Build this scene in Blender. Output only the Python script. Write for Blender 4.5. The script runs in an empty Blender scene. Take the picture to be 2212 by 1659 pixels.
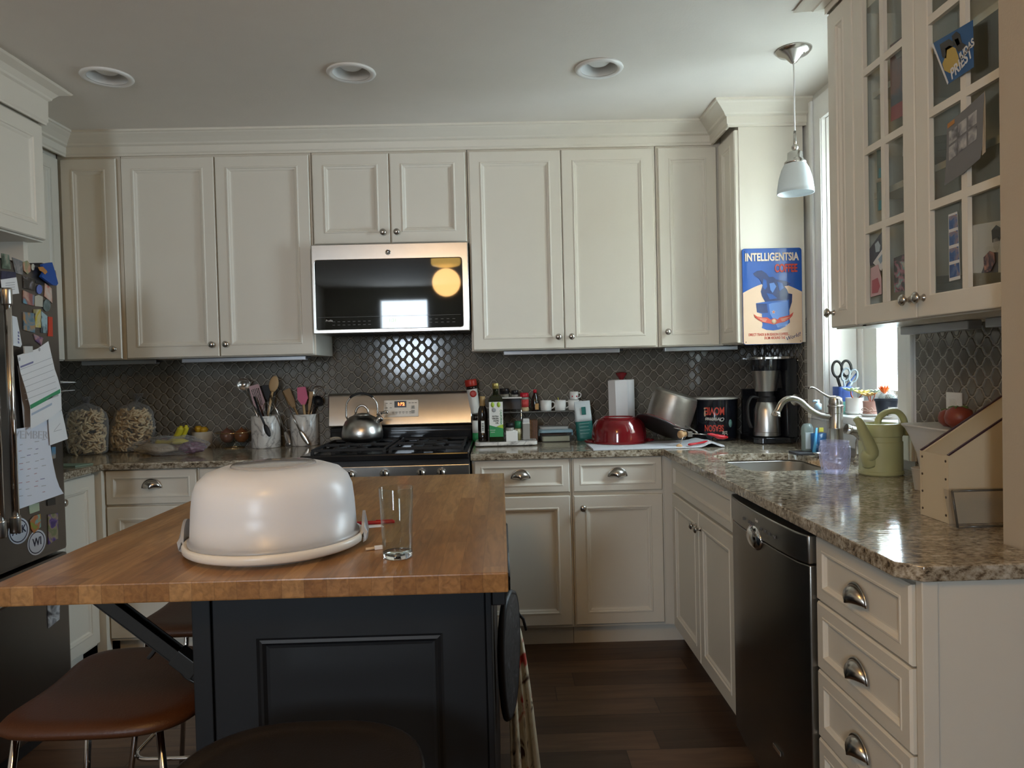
import bpy, bmesh, math, random
from mathutils import Vector, Matrix, Euler
PI = math.pi
sc = bpy.context.scene
COL = sc.collection

# ------------------------------------------------------------------ camera
CY, CP, CR, CF, CD, CH = 0.01633, -0.02151, -0.02418, 1549.436, 3.8915, 1.29867
IW, IH = 2212, 1659
_f = Vector((math.sin(CY)*math.cos(CP), math.cos(CY)*math.cos(CP), math.sin(CP)))
_r0 = Vector((math.cos(CY), -math.sin(CY), 0)); _u0 = _r0.cross(_f)
CRT = math.cos(CR)*_r0 + math.sin(CR)*_u0
CUP = -math.sin(CR)*_r0 + math.cos(CR)*_u0
CEYE = Vector((0, -CD, CH))
cam = bpy.data.cameras.new('camera'); camo = bpy.data.objects.new('camera', cam); COL.objects.link(camo)
m = Matrix((CRT, CUP, -_f)).transposed().to_4x4(); m.translation = CEYE
camo.matrix_world = m
cam.sensor_width = 36; cam.lens = CF/IW*36; cam.clip_start = .05
sc.camera = camo
def U(px, py, ax, val):
    """point of the plane X/Y/Z = val that lies on the sight line of a photo pixel (used to measure the room)"""
    d = _f + (px-IW/2)/CF*CRT - (py-IH/2)/CF*CUP
    i = 'XYZ'.index(ax)
    return CEYE + d*((val-CEYE[i])/d[i])

# ------------------------------------------------------------------ world, light, exposure
sc.view_settings.view_transform = 'Standard'; sc.view_settings.look = 'None'
sc.view_settings.gamma = 1; sc.view_settings.use_curve_mapping = False
sc.view_settings.exposure = -0.07
w = bpy.data.worlds.new('sky'); sc.world = w; w.use_nodes = True
w.node_tree.nodes['Background'].inputs[0].default_value = (.74, .87, 1, 1)
w.node_tree.nodes['Background'].inputs[1].default_value = 34.0
def area(name, loc, rot, sx, sy, power, color, portal=False):
    l = bpy.data.lights.new(name, 'AREA'); l.shape = 'RECTANGLE'; l.size = sx; l.size_y = sy
    l.energy = power; l.color = color
    if portal: l.cycles.is_portal = True
    o = bpy.data.objects.new(name, l); COL.objects.link(o); o.location = loc; o.rotation_euler = rot
    return o
# daylight: the panes of the kitchen window (east) and of the dining room windows behind the camera
for _n, _l, _r, _sx, _sy in (('kitchen_window_portal', (1.645, -1.09, 1.71), (0, PI/2, 0), 1.25, .52), ('dining_window_portal', (-1.33, -7.21, 1.80), (PI/2, 0, 0), .66, 1.0)):
    area(_n, _l, _r, _sx, _sy, 1, (1, 1, 1), portal=True)

# ------------------------------------------------------------------ materials
MATS = {}
def nt(name):
    m = bpy.data.materials.new(name); m.use_nodes = True
    return m, m.node_tree, m.node_tree.nodes['Principled BSDF']
def M(name, col=(.8, .8, .8), rough=.5, metal=0, bump=0, bscale=60, vary=0, vscale=8, emit=None, es=1, trans=0, ior=1.45, coat=0, alpha=1, aniso=0):
    if name in MATS: return MATS[name]
    m, t, b = nt(name); N = t.nodes; L = t.links
    b.inputs['Base Color'].default_value = (*col, 1); b.inputs['Roughness'].default_value = rough
    b.inputs['Metallic'].default_value = metal; b.inputs['IOR'].default_value = ior
    b.inputs['Transmission Weight'].default_value = trans; b.inputs['Coat Weight'].default_value = coat
    b.inputs['Alpha'].default_value = alpha
    if aniso: b.inputs['Anisotropic'].default_value = aniso
    tc = N.new('ShaderNodeTexCoord')
    nz = N.new('ShaderNodeTexNoise'); nz.inputs['Scale'].default_value = vscale; nz.inputs['Detail'].default_value = 3
    L.new(tc.outputs['Object'], nz.inputs['Vector'])
    if not vary and not trans: vary = .03
    if vary:
        mx = N.new('ShaderNodeMix'); mx.data_type = 'RGBA'
        mx.inputs['A'].default_value = (*[c*(1-vary) for c in col], 1); mx.inputs['B'].default_value = (*[min(1, c*(1+vary)) for c in col], 1)
        L.new(nz.outputs['Fac'], mx.inputs['Factor']); L.new(mx.outputs['Result'], b.inputs['Base Color'])
    if bump:
        n2 = N.new('ShaderNodeTexNoise'); n2.inputs['Scale'].default_value = bscale; L.new(tc.outputs['Object'], n2.inputs['Vector'])
        bp = N.new('ShaderNodeBump'); bp.inputs['Strength'].default_value = bump; bp.inputs['Distance'].default_value = .01
        L.new(n2.outputs['Fac'], bp.inputs['Height']); L.new(bp.outputs['Normal'], b.inputs['Normal'])
    if emit:
        b.inputs['Emission Color'].default_value = (*emit, 1); b.inputs['Emission Strength'].default_value = es
    MATS[name] = m
    return m
def ramp(N, stops):
    r = N.new('ShaderNodeValToRGB'); e = r.color_ramp.elements
    e[0].position = stops[0][0]; e[0].color = (*stops[0][1], 1); e[1].position = stops[-1][0]; e[1].color = (*stops[-1][1], 1)
    for p, c in stops[1:-1]:
        x = e.new(p); x.color = (*c, 1)
    return r
def math_n(t, op, a, b=None):
    n = t.nodes.new('ShaderNodeMath'); n.operation = op
    for i, v in enumerate((a, b)):
        if v is None: continue
        if isinstance(v, (int, float)): n.inputs[i].default_value = v
        else: t.links.new(v, n.inputs[i])
    return n.outputs[0]

PAINT = M('cabinet_paint', (.76, .715, .62), .38, vary=.02)
WALLP = M('wall_paint', (.74, .72, .67), .6, bump=.04, bscale=180)
CEILP = M('ceiling_paint', (.78, .73, .66), .8, bump=.05, bscale=140)
TRIM = M('trim_paint', (.80, .79, .76), .3)
STEEL = M('brushed_steel', (.52, .50, .47), .28, 1, vary=.05, vscale=30, aniso=.5)
DSTEEL = M('slate_steel', (.20, .185, .17), .33, 1, vary=.04)
NICKEL = M('brushed_nickel', (.50, .47, .43), .24, 1)
CHROME = M('chrome', (.75, .74, .73), .08, 1)
BLACK = M('gloss_black', (.012, .012, .013), .12)
MBLACK = M('matte_black', (.014, .014, .015), .5)
IRON = M('cast_iron', (.018, .018, .019), .55, bump=.3, bscale=300)
WHITE = M('white_plastic', (.80, .80, .79), .35)
PAPER = M('paper', (.82, .83, .85), .8, bump=.1, bscale=30)
GLASS = M('clear_glass', (1, 1, 1), .0, trans=1, ior=1.45)
def thin_glass():
    m, t, b = nt('pane_glass'); N = t.nodes; L = t.links
    tr = N.new('ShaderNodeBsdfTransparent'); gl = N.new('ShaderNodeBsdfGlossy'); gl.inputs['Roughness'].default_value = .02
    fr = N.new('ShaderNodeLayerWeight'); fr.inputs['Blend'].default_value = .5; fq = math_n(t, 'MULTIPLY_ADD', math_n(t, 'POWER', fr.outputs['Facing'], 4.5), .8); t.nodes[-1].inputs[2].default_value = .035; mx = N.new('ShaderNodeMixShader')
    tr.inputs[0].default_value = (.93, .96, .95, 1)
    L.new(fq, mx.inputs[0]); L.new(tr.outputs[0], mx.inputs[1]); L.new(gl.outputs[0], mx.inputs[2])
    L.new(mx.outputs[0], N['Material Output'].inputs['Surface']); return m
PANE = thin_glass()
def film(name, col, amt):
    """thin clear plastic: mostly see-through, part sheen"""
    m, t, b = nt(name); N = t.nodes; L = t.links
    tr = N.new('ShaderNodeBsdfTransparent'); tr.inputs[0].default_value = (*col, 1)
    b.inputs['Roughness'].default_value = .12; b.inputs['Base Color'].default_value = (.75, .75, .75, 1)
    nz = N.new('ShaderNodeTexNoise'); nz.inputs['Scale'].default_value = 22; nz.inputs['Detail'].default_value = 4
    bp = N.new('ShaderNodeBump'); bp.inputs['Strength'].default_value = 1; bp.inputs['Distance'].default_value = .02
    L.new(nz.outputs['Fac'], bp.inputs['Height']); L.new(bp.outputs['Normal'], b.inputs['Normal'])
    lw = N.new('ShaderNodeLayerWeight'); lw.inputs['Blend'].default_value = .35
    f = math_n(t, 'MULTIPLY_ADD', lw.outputs['Facing'], .55 if amt > .1 else .3); t.nodes[-1].inputs[2].default_value = amt
    mx = N.new('ShaderNodeMixShader'); L.new(f, mx.inputs[0]); L.new(tr.outputs[0], mx.inputs[1]); L.new(b.outputs[0], mx.inputs[2])
    L.new(mx.outputs[0], N['Material Output'].inputs['Surface']); return m
FILM = film('clear_film', (.98, .98, .98), .101)
ACRYL = film('clear_acrylic', (.93, .93, .93), .05)

def granite():
    m, t, b = nt('granite'); N = t.nodes; L = t.links
    tc = N.new('ShaderNodeTexCoord')
    mp = N.new('ShaderNodeMapping'); mp.inputs['Scale'].default_value = (1, 1.5, 1.5); L.new(tc.outputs['Object'], mp.inputs['Vector'])
    n1 = N.new('ShaderNodeTexNoise'); n1.inputs['Scale'].default_value = 48; n1.inputs['Detail'].default_value = 6; n1.inputs['Roughness'].default_value = .75
    n2 = N.new('ShaderNodeTexVoronoi'); n2.inputs['Scale'].default_value = 75
    n3 = N.new('ShaderNodeTexNoise'); n3.inputs['Scale'].default_value = 9; n3.inputs['Detail'].default_value = 4
    for n in (n1, n2, n3): L.new(mp.outputs[0], n.inputs['Vector'])
    r1 = ramp(N, [(.33, (.03, .025, .018)), (.42, (.20, .155, .105)), (.50, (.42, .36, .27)), (.62, (.60, .55, .46)), (.75, (.70, .67, .61))])
    L.new(n1.outputs['Fac'], r1.inputs[0])
    r2 = ramp(N, [(.0, (.35, .28, .2)), (.5, (1, 1, 1)), (1, (1.0, .98, .93))]); L.new(n2.outputs['Distance'], r2.inputs[0])
    r3 = ramp(N, [(.38, (.62, .58, .52)), (.6, (1, 1, 1))]); L.new(n3.outputs['Fac'], r3.inputs[0])
    a = N.new('ShaderNodeMix'); a.data_type = 'RGBA'; a.blend_type = 'MULTIPLY'; a.inputs['Factor'].default_value = .75
    L.new(r1.outputs[0], a.inputs['A']); L.new(r2.outputs[0], a.inputs['B'])
    c = N.new('ShaderNodeMix'); c.data_type = 'RGBA'; c.blend_type = 'MULTIPLY'; c.inputs['Factor'].default_value = .7
    L.new(a.outputs['Result'], c.inputs['A']); L.new(r3.outputs[0], c.inputs['B']); L.new(c.outputs['Result'], b.inputs['Base Color'])
    b.inputs['Roughness'].default_value = .09; b.inputs['IOR'].default_value = 1.7
    nb = N.new('ShaderNodeTexNoise'); nb.inputs['Scale'].default_value = 14; nb.inputs['Detail'].default_value = 5
    m2 = N.new('ShaderNodeMapping'); m2.inputs['Scale'].default_value = (1, 3, 1); L.new(tc.outputs['Object'], m2.inputs['Vector']); L.new(m2.outputs[0], nb.inputs['Vector'])
    bp = N.new('ShaderNodeBump'); bp.inputs['Strength'].default_value = .12; bp.inputs['Distance'].default_value = .004
    L.new(nb.outputs['Fac'], bp.inputs['Height']); L.new(bp.outputs['Normal'], b.inputs['Normal'])
    return m
GRANITE = granite()

def tiles(horiz):
    """arabesque lantern tiles: wavy diagonal joints, pillowed glossy faces"""
    m, t, b = nt('arabesque_tile'); N = t.nodes; L = t.links
    tc = N.new('ShaderNodeTexCoord'); sp = N.new('ShaderNodeSeparateXYZ'); L.new(tc.outputs['Object'], sp.inputs[0])
    x = math_n(t, 'DIVIDE', sp.outputs[horiz], .0695); z = math_n(t, 'DIVIDE', sp.outputs['Z'], .0605)
    u = math_n(t, 'ADD', x, z); v = math_n(t, 'SUBTRACT', x, z)
    def wob(a, bb):
        s = math_n(t, 'SINE', math_n(t, 'MULTIPLY', bb, 2*PI)); s2 = math_n(t, 'SINE', math_n(t, 'MULTIPLY', bb, 6*PI)); return math_n(t, 'ADD', math_n(t, 'ADD', a, math_n(t, 'MULTIPLY', s, -.055)), math_n(t, 'MULTIPLY', s2, .018))
    def dist(q):
        fr = math_n(t, 'FRACT', q); return math_n(t, 'SUBTRACT', .5, math_n(t, 'ABSOLUTE', math_n(t, 'SUBTRACT', fr, .5)))
    d = math_n(t, 'MINIMUM', dist(wob(u, v)), dist(wob(v, u)))
    g = N.new('ShaderNodeMapRange'); g.inputs['From Min'].default_value = .022; g.inputs['From Max'].default_value = .045; L.new(d, g.inputs['Value'])
    nz = N.new('ShaderNodeTexNoise'); nz.inputs['Scale'].default_value = 9; L.new(tc.outputs['Object'], nz.inputs['Vector'])
    r = ramp(N, [(.3, (.145, .132, .112)), (.7, (.20, .185, .16))]); L.new(nz.outputs['Fac'], r.inputs[0])
    mx = N.new('ShaderNodeMix'); mx.data_type = 'RGBA'; mx.inputs['A'].default_value = (.36, .33, .28, 1)
    L.new(g.outputs[0], mx.inputs['Factor']); L.new(r.outputs[0], mx.inputs['B']); L.new(mx.outputs['Result'], b.inputs['Base Color'])
    ro = N.new('ShaderNodeMapRange'); ro.inputs['To Min'].default_value = .7; ro.inputs['To Max'].default_value = .10; L.new(g.outputs[0], ro.inputs['Value']); L.new(ro.outputs[0], b.inputs['Roughness'])
    h = N.new('ShaderNodeMapRange'); h.interpolation_type = 'SMOOTHSTEP'; h.inputs['From Min'].default_value = .02; h.inputs['From Max'].default_value = .16; L.new(d, h.inputs['Value'])
    bp = N.new('ShaderNodeBump'); bp.inputs['Strength'].default_value = .8; bp.inputs['Distance'].default_value = .006
    L.new(h.outputs[0], bp.inputs['Height']); L.new(bp.outputs['Normal'], b.inputs['Normal'])
    return m

def planks(name, cols, pw, pl, along, rough, edge, grain=8, gap=.004, coat=0):
    """boards/staves running along axis 'X' or 'Y' of the object"""
    m, t, b = nt(name); N = t.nodes; L = t.links
    tc = N.new('ShaderNodeTexCoord'); sp = N.new('ShaderNodeSeparateXYZ'); L.new(tc.outputs['Object'], sp.inputs[0])
    a, c = (sp.outputs['X'], sp.outputs['Y']) if along == 'X' else (sp.outputs['Y'], sp.outputs['X'])
    row = math_n(t, 'FLOOR', math_n(t, 'DIVIDE', c, pw))
    off = math_n(t, 'FRACT', math_n(t, 'MULTIPLY', math_n(t, 'SINE', math_n(t, 'MULTIPLY', row, 12.9898)), 43758.5))
    aa = math_n(t, 'ADD', math_n(t, 'DIVIDE', a, pl), math_n(t, 'MULTIPLY', off, 7))
    cell = math_n(t, 'FLOOR', aa)
    cv = N.new('ShaderNodeCombineXYZ'); L.new(row, cv.inputs[0]); L.new(cell, cv.inputs[1])
    wn = N.new('ShaderNodeTexWhiteNoise'); L.new(cv.outputs[0], wn.inputs['Vector'])
    r = ramp(N, cols); L.new(wn.outputs['Value'], r.inputs[0])
    mp = N.new('ShaderNodeMapping'); mp.inputs['Scale'].default_value = (.12, 1, 1) if along == 'X' else (1, .12, 1)
    ad = N.new('ShaderNodeVectorMath'); ad.operation = 'ADD'; L.new(tc.outputs['Object'], ad.inputs[0]); L.new(wn.outputs['Color'], ad.inputs[1])
    L.new(ad.outputs[0], mp.inputs['Vector'])
    ng = N.new('ShaderNodeTexNoise'); ng.inputs['Scale'].default_value = grain*10; ng.inputs['Detail'].default_value = 5; ng.inputs['Distortion'].default_value = .6
    L.new(mp.outputs[0], ng.inputs['Vector'])
    rg = ramp(N, [(.3, (.55, .52, .5)), (.65, (1.1, 1.1, 1.1))]); L.new(ng.outputs['Fac'], rg.inputs[0])
    mu = N.new('ShaderNodeMix'); mu.data_type = 'RGBA'; mu.blend_type = 'MULTIPLY'; mu.inputs['Factor'].default_value = .75
    L.new(r.outputs[0], mu.inputs['A']); L.new(rg.outputs[0], mu.inputs['B'])
    fc = math_n(t, 'FRACT', math_n(t, 'DIVIDE', c, pw)); dc = math_n(t, 'MULTIPLY', math_n(t, 'SUBTRACT', .5, math_n(t, 'ABSOLUTE', math_n(t, 'SUBTRACT', fc, .5))), pw)
    fa = math_n(t, 'FRACT', aa); da = math_n(t, 'MULTIPLY', math_n(t, 'SUBTRACT', .5, math_n(t, 'ABSOLUTE', math_n(t, 'SUBTRACT', fa, .5))), pl)
    ed = math_n(t, 'LESS_THAN', math_n(t, 'MINIMUM', dc, da), gap*.5)
    m3 = N.new('ShaderNodeMix'); m3.data_type = 'RGBA'; L.new(math_n(t, 'MULTIPLY', ed, edge), m3.inputs['Factor']); L.new(mu.outputs['Result'], m3.inputs['A']); m3.inputs['B'].default_value = (.02, .012, .006, 1)
    L.new(m3.outputs['Result'], b.inputs['Base Color'])
    b.inputs['Roughness'].default_value = rough; b.inputs['Coat Weight'].default_value = coat; b.inputs['Coat Roughness'].default_value = .15
    bp = N.new('ShaderNodeBump'); bp.inputs['Strength'].default_value = .15; bp.inputs['Distance'].default_value = .003
    L.new(ng.outputs['Fac'], bp.inputs['Height']); L.new(bp.outputs['Normal'], b.inputs['Normal'])
    return m
FLOORM = planks('floor_planks', [(0, (.060, .031, .017)), (.5, (.095, .052, .029)), (1, (.150, .086, .050))], .125, .9, 'X', .40, .8, grain=3.2)
BLOCK = planks('butcher_block', [(0, (.27, .125, .038)), (.35, (.37, .19, .064)), (.7, (.44, .245, .095)), (1, (.31, .145, .048))], .042, .55, 'Y', .34, .25, grain=9, gap=.0015, coat=.25)

def marble(name='marble'):
    m, t, b = nt(name); N = t.nodes; L = t.links
    tc = N.new('ShaderNodeTexCoord'); nz = N.new('ShaderNodeTexNoise'); nz.inputs['Scale'].default_value = 9; nz.inputs['Detail'].default_value = 4; nz.inputs['Distortion'].default_value = 1.5
    L.new(tc.outputs['Object'], nz.inputs['Vector'])
    d = math_n(t, 'ABSOLUTE', math_n(t, 'SUBTRACT', nz.outputs['Fac'], .5))
    r = ramp(N, [(0, (.30, .29, .28)), (.02, (.55, .53, .50)), (.08, (.72, .70, .66)), (.3, (.66, .64, .60))]); L.new(d, r.inputs[0])
    L.new(r.outputs[0], b.inputs['Base Color']); b.inputs['Roughness'].default_value = .25
    return m
MARBLE = marble()

def patches(name, cols, scale, seed, rough=.45, stretch=(1, 1, 1)):
    """mottled picture print: soft blotches in a few colours"""
    if name in MATS: return MATS[name]
    m, t, b = nt(name); N = t.nodes; L = t.links
    tc = N.new('ShaderNodeTexCoord'); mp = N.new('ShaderNodeMapping'); mp.inputs['Location'].default_value = (seed*1.7, seed*.9, seed*2.3); mp.inputs['Scale'].default_value = stretch
    L.new(tc.outputs['Object'], mp.inputs['Vector'])
    nz = N.new('ShaderNodeTexNoise'); nz.inputs['Scale'].default_value = scale; nz.inputs['Detail'].default_value = 2.5; nz.inputs['Distortion'].default_value = .8
    L.new(mp.outputs[0], nz.inputs['Vector'])
    k = len(cols); r = ramp(N, [(.34+.32*i/(k-1), c) for i, c in enumerate(cols)]); L.new(nz.outputs['Fac'], r.inputs[0])
    L.new(r.outputs[0], b.inputs['Base Color']); b.inputs['Roughness'].default_value = rough
    MATS[name] = m
    return m

# ------------------------------------------------------------------ mesh helpers
def NB(): return bmesh.new()
def box(bm, x0, x1, y0, y1, z0, z1, bev=0, M4=None):
    q = bmesh.ops.create_cube(bm, size=1)['verts']
    for v in q:
        v.co = Vector((x0+(v.co.x+.5)*(x1-x0), y0+(v.co.y+.5)*(y1-y0), z0+(v.co.z+.5)*(z1-z0)))
    if bev:
        es = list({e for v in q for e in v.link_edges})
        r = bmesh.ops.bevel(bm, geom=es, offset=bev, segments=2, profile=.6, affect='EDGES')
        q = list({v for f in r['faces'] for v in f.verts} | {v for v in q if v.is_valid})
    if M4 is not None:
        for v in q: v.co = M4 @ v.co
    return q
def lathe(bm, prof, seg=32, M4=None, caps=True, ox=0, oy=0, sx=1, sy=1):
    rings = []
    for r, z in prof:
        if r < 1e-6: rings.append([bm.verts.new((ox, oy, z))])
        else: rings.append([bm.verts.new((ox+sx*r*math.cos(2*PI*i/seg), oy+sy*r*math.sin(2*PI*i/seg), z)) for i in range(seg)])
    for a, c in zip(rings, rings[1:]):
        if len(a) == 1 and len(c) == 1: continue
        for i in range(seg):
            j = (i+1) % seg
            if len(a) == 1: bm.faces.new((a[0], c[j], c[i])).smooth = True
            elif len(c) == 1: bm.faces.new((a[i], a[j], c[0])).smooth = True
            else: bm.faces.new((a[i], a[j], c[j], c[i])).smooth = True
    vs = [v for r in rings for v in r]
    if caps:
        if len(rings[0]) > 1: bm.faces.new(list(reversed(rings[0])))
        if len(rings[-1]) > 1: bm.faces.new(rings[-1])
    if M4 is not None:
        for v in vs: v.co = M4 @ v.co
    return vs
def tube(bm, pts, rad, seg=10, closed=False, flat=1, M4=None, up=None):
    pts = [Vector(p) for p in pts]; n = len(pts); rings = []; prev = None
    for i, p in enumerate(pts):
        if closed: d = pts[(i+1) % n]-pts[i-1]
        else: d = pts[min(i+1, n-1)]-pts[max(i-1, 0)]
        d.normalize()
        if prev is None:
            a = Vector(up) if up else (Vector((0, 0, 1)) if abs(d.z) < .9 else Vector((1, 0, 0)))
        else: a = prev
        a = a-d*a.dot(d)
        if a.length < 1e-5: a = d.orthogonal()
        a.normalize(); prev = a; b = d.cross(a)
        r = rad[i] if isinstance(rad, (list, tuple)) else rad
        rings.append([bm.verts.new(p+a*(r*flat*math.cos(2*PI*k/seg))+b*(r*math.sin(2*PI*k/seg))) for k in range(seg)])
    rr = rings+[rings[0]] if closed else rings
    for a, c in zip(rr, rr[1:]):
        for k in range(seg):
            bm.faces.new((a[k], a[(k+1) % seg], c[(k+1) % seg], c[k])).smooth = True
    if not closed:
        bm.faces.new(list(reversed(rings[0]))); bm.faces.new(rings[-1])
    vs = [v for r in rings for v in r]
    if M4 is not None:
        for v in vs: v.co = M4 @ v.co
    return vs
def spline(pts, k=6):
    """Catmull-Rom through the points"""
    P = [Vector(p) for p in pts]; P = [2*P[0]-P[1]]+P+[2*P[-1]-P[-2]]; out = []
    for i in range(1, len(P)-2):
        for j in range(k):
            t = j/k; a, b, c, d = P[i-1:i+3]
            out.append(.5*((2*b)+(c-a)*t+(2*a-5*b+4*c-d)*t*t+(3*b-a-3*c+d)*t**3))
    out.append(P[-2]); return out
def prism(bm, outline, t, M4=None, holes=(), smooth=False):
    """outline (x,z) pairs in the local XZ plane, thickness t along y from 0 to t"""
    loops = []
    for o in [outline, *holes]: loops.append([bm.verts.new((p[0], 0, p[1])) for p in o])
    es = [bm.edges.new((l[i], l[(i+1) % len(l)])) for l in loops for i in range(len(l))]
    if holes:
        fs = [f for f in bmesh.ops.triangle_fill(bm, use_beauty=True, use_dissolve=False, edges=es, normal=(0, -1, 0))['geom'] if isinstance(f, bmesh.types.BMFace)]
    else: fs = [bm.faces.new(loops[0])]
    r = bmesh.ops.extrude_face_region(bm, geom=fs)
    nv = [v for v in r['geom'] if isinstance(v, bmesh.types.BMVert)]
    for v in nv: v.co.y += t
    vs = [v for l in loops for v in l]+nv
    if M4 is not None:
        for v in vs: v.co = M4 @ v.co
    return vs
def slab(bm, outline, z0, z1, holes=()):
    return prism(bm, outline, z1-z0, M4=Matrix(((1, 0, 0, 0), (0, 0, 1, 0), (0, 1, 0, z0), (0, 0, 0, 1))), holes=holes)
def T3(x=0, y=0, z=0, rx=0, ry=0, rz=0, s=1):
    return Matrix.Translation((x, y, z)) @ Euler((rx, ry, rz)).to_matrix().to_4x4() @ Matrix.Scale(s, 4)
def clean(name): return name
def put(name, bm, mat, parent=None, world=False, smooth=None, bev=0, sub=0):
    me = bpy.data.meshes.new(name)
    bmesh.ops.recalc_face_normals(bm, faces=bm.faces[:])
    if smooth:
        for f in bm.faces: f.smooth = True
    bm.to_mesh(me); bm.free()
    for x in (mat if isinstance(mat, (list, tuple)) else [mat]): me.materials.append(x)
    o = bpy.data.objects.new(name, me); COL.objects.link(o)
    if parent is not None:
        o.parent = parent
        if world and parent.type == 'EMPTY': o.matrix_parent_inverse = parent.matrix_basis.inverted()
    if bev:
        b = o.modifiers.new('bevel', 'BEVEL'); b.width = bev; b.segments = 2; b.limit_method = 'ANGLE'; b.angle_limit = .7
    if sub:
        b = o.modifiers.new('sub', 'SUBSURF'); b.levels = sub; b.render_levels = sub
    if smooth == 'auto' or bev:
        try: me.shade_smooth(); 
        except Exception: pass
        try: me.set_sharp_from_angle(angle=.6)
        except Exception: pass
    return o
def tag(o, label, cat, group=None, kind=None):
    if label: o['label'] = label
    if cat: o['category'] = cat
    if group: o['group'] = group
    if kind: o['kind'] = kind
    return o
def thing(name, label, cat, loc=(0, 0, 0), rz=0, group=None, rot=None):
    o = bpy.data.objects.new(name, None); COL.objects.link(o); o.empty_display_size = .05
    o.location = loc; o.rotation_euler = rot if rot else (0, 0, rz)
    bm_ = None
    return tag(o, label, cat, group)
def struct(name, bm, mat, parent=None, **k):
    o = put(name, bm, mat, parent, **k)
    if parent is None: o['kind'] = 'structure'
    return o
def copy_tree(o, parent=None):
    c = o.copy(); COL.objects.link(c)
    if parent is not None: c.parent = parent
    for ch in [x for x in COL.objects if x.parent == o]: copy_tree(ch, c)
    return c
def text(name, s, size, mat, parent, M4, extrude=.0004, align='CENTER', sx=1, shear=0, world=False, bold=0):
    cu = bpy.data.curves.new('t', 'FONT'); cu.body = s; cu.size = size; cu.extrude = extrude; cu.align_x = align; cu.align_y = 'CENTER'; cu.shear = shear; cu.offset = bold
    to = bpy.data.objects.new('t', cu); me = bpy.data.meshes.new_from_object(to)
    bpy.data.objects.remove(to); bpy.data.curves.remove(cu)
    me.transform(Matrix.Diagonal((sx, 1, 1, 1))); me.transform(M4); me.name = name
    me.materials.append(mat)
    o = bpy.data.objects.new(name, me); COL.objects.link(o); o.parent = parent
    if world and parent is not None and parent.type == 'EMPTY': o.matrix_parent_inverse = parent.matrix_basis.inverted()
    return o
# text orientation: upright facing -Y (local frames): x right, y up -> world z
UPR = Matrix(((1, 0, 0, 0), (0, 0, -1, 0), (0, 1, 0, 0), (0, 0, 0, 1)))
def rect_rings(bm, w, h, prof, cx=0, cz=0, fill=True):
    """nested rectangles: prof = [(inset, y)], door face towards -y"""
    prev = None
    for ins, y in prof:
        a, c = w/2-ins, h/2-ins
        r = [bm.verts.new((cx+s*a, y, cz+t*c)) for s, t in ((-1, -1), (1, -1), (1, 1), (-1, 1))]
        if prev:
            for i in range(4): bm.faces.new((prev[i], prev[(i+1) % 4], r[(i+1) % 4], r[i]))
        else: first = r
        prev = r
    if fill: bm.faces.new(prev)
    return first, prev

# ------------------------------------------------------------------ room shell
XL, XR, ZC = -2.43, 1.42, 2.477
YF = -2.56                   # face of the partition that the right run ends against
b_ = NB(); slab(b_, [(XL-.3, -7.2), (4.2, -7.2), (4.2, YF+.13), (XR+.22, YF+.13), (XR+.22, .15), (XL-.3, .15)], -.12, 0); struct('floor', b_, FLOORM)
# ceiling with round openings for the recessed lights
CANS = [(-1.505, -1.04), (-.555, -1.04), (.42, -1.04)]
b_ = NB()
hol = [[(cx+.073*math.cos(2*PI*i/32), cy+.073*math.sin(2*PI*i/32)) for i in range(32)] for cx, cy in CANS]
slab(b_, [(XL-.3, -7.2), (4.2, -7.2), (4.2, YF+.13), (XR+.22, YF+.13), (XR+.22, .15), (XL-.3, .15)], ZC, ZC+.12, holes=hol); struct('ceiling', b_, CEILP)
b_ = NB(); box(b_, XL-.3, XR+.3, 0, .15, 0, ZC); struct('wall_back', b_, WALLP)
b_ = NB(); box(b_, XL-.15, XL, -7.2, 0, 0, ZC); struct('wall_left', b_, WALLP)
# right wall around the window opening
WY0, WY1, WZ0, WZ1 = -1.385, -.82, 1.075, 2.34
b_ = NB()
box(b_, XR, XR+.22, WY1, 0, 0, ZC); box(b_, XR, XR+.22, YF, WY0, 0, ZC)
box(b_, XR, XR+.22, WY0, WY1, 0, WZ0); box(b_, XR, XR+.22, WY0, WY1, WZ1, ZC)
struct('wall_right', b_, WALLP)
b_ = NB(); box(b_, 1.034, 4.2, YF, YF+.13, 0, ZC); struct('wall_partition', b_, M('tan_wall_paint', (.50, .43, .33), .6, bump=.04, bscale=180))
b_ = NB(); box(b_, 4.05, 4.2, -7.2, YF, 0, ZC); struct('wall_dining_side', b_, WALLP)
b_ = NB(); box(b_, XL, 4.2, -7.2, -7.05, 0, 1.30); box(b_, XL, 4.2, -7.2, -7.05, 2.3, ZC); box(b_, XL, -1.66, -7.2, -7.05, 1.0, 2.3); box(b_, -1.0, 4.2, -7.2, -7.05, 1.0, 2.3); struct('wall_dining', b_, M('dining_wall', (.30, .29, .25), .7))
# tiled backsplashes
b_ = NB(); box(b_, XL+.001, XR-.001, -.012, -.0005, .90, 1.50); tile_back = struct('trim_1', b_, tiles('X'))
b_ = NB(); box(b_, XR-.012, XR-.0005, YF+.001, -1.475, .90, 1.50); struct('trim_2', b_, tiles('Y'))
b_ = NB(); box(b_, XR-.012, XR-.0005, -.60, -.013, .90, 1.50); struct('trim_3', b_, tiles('Y'))
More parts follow.
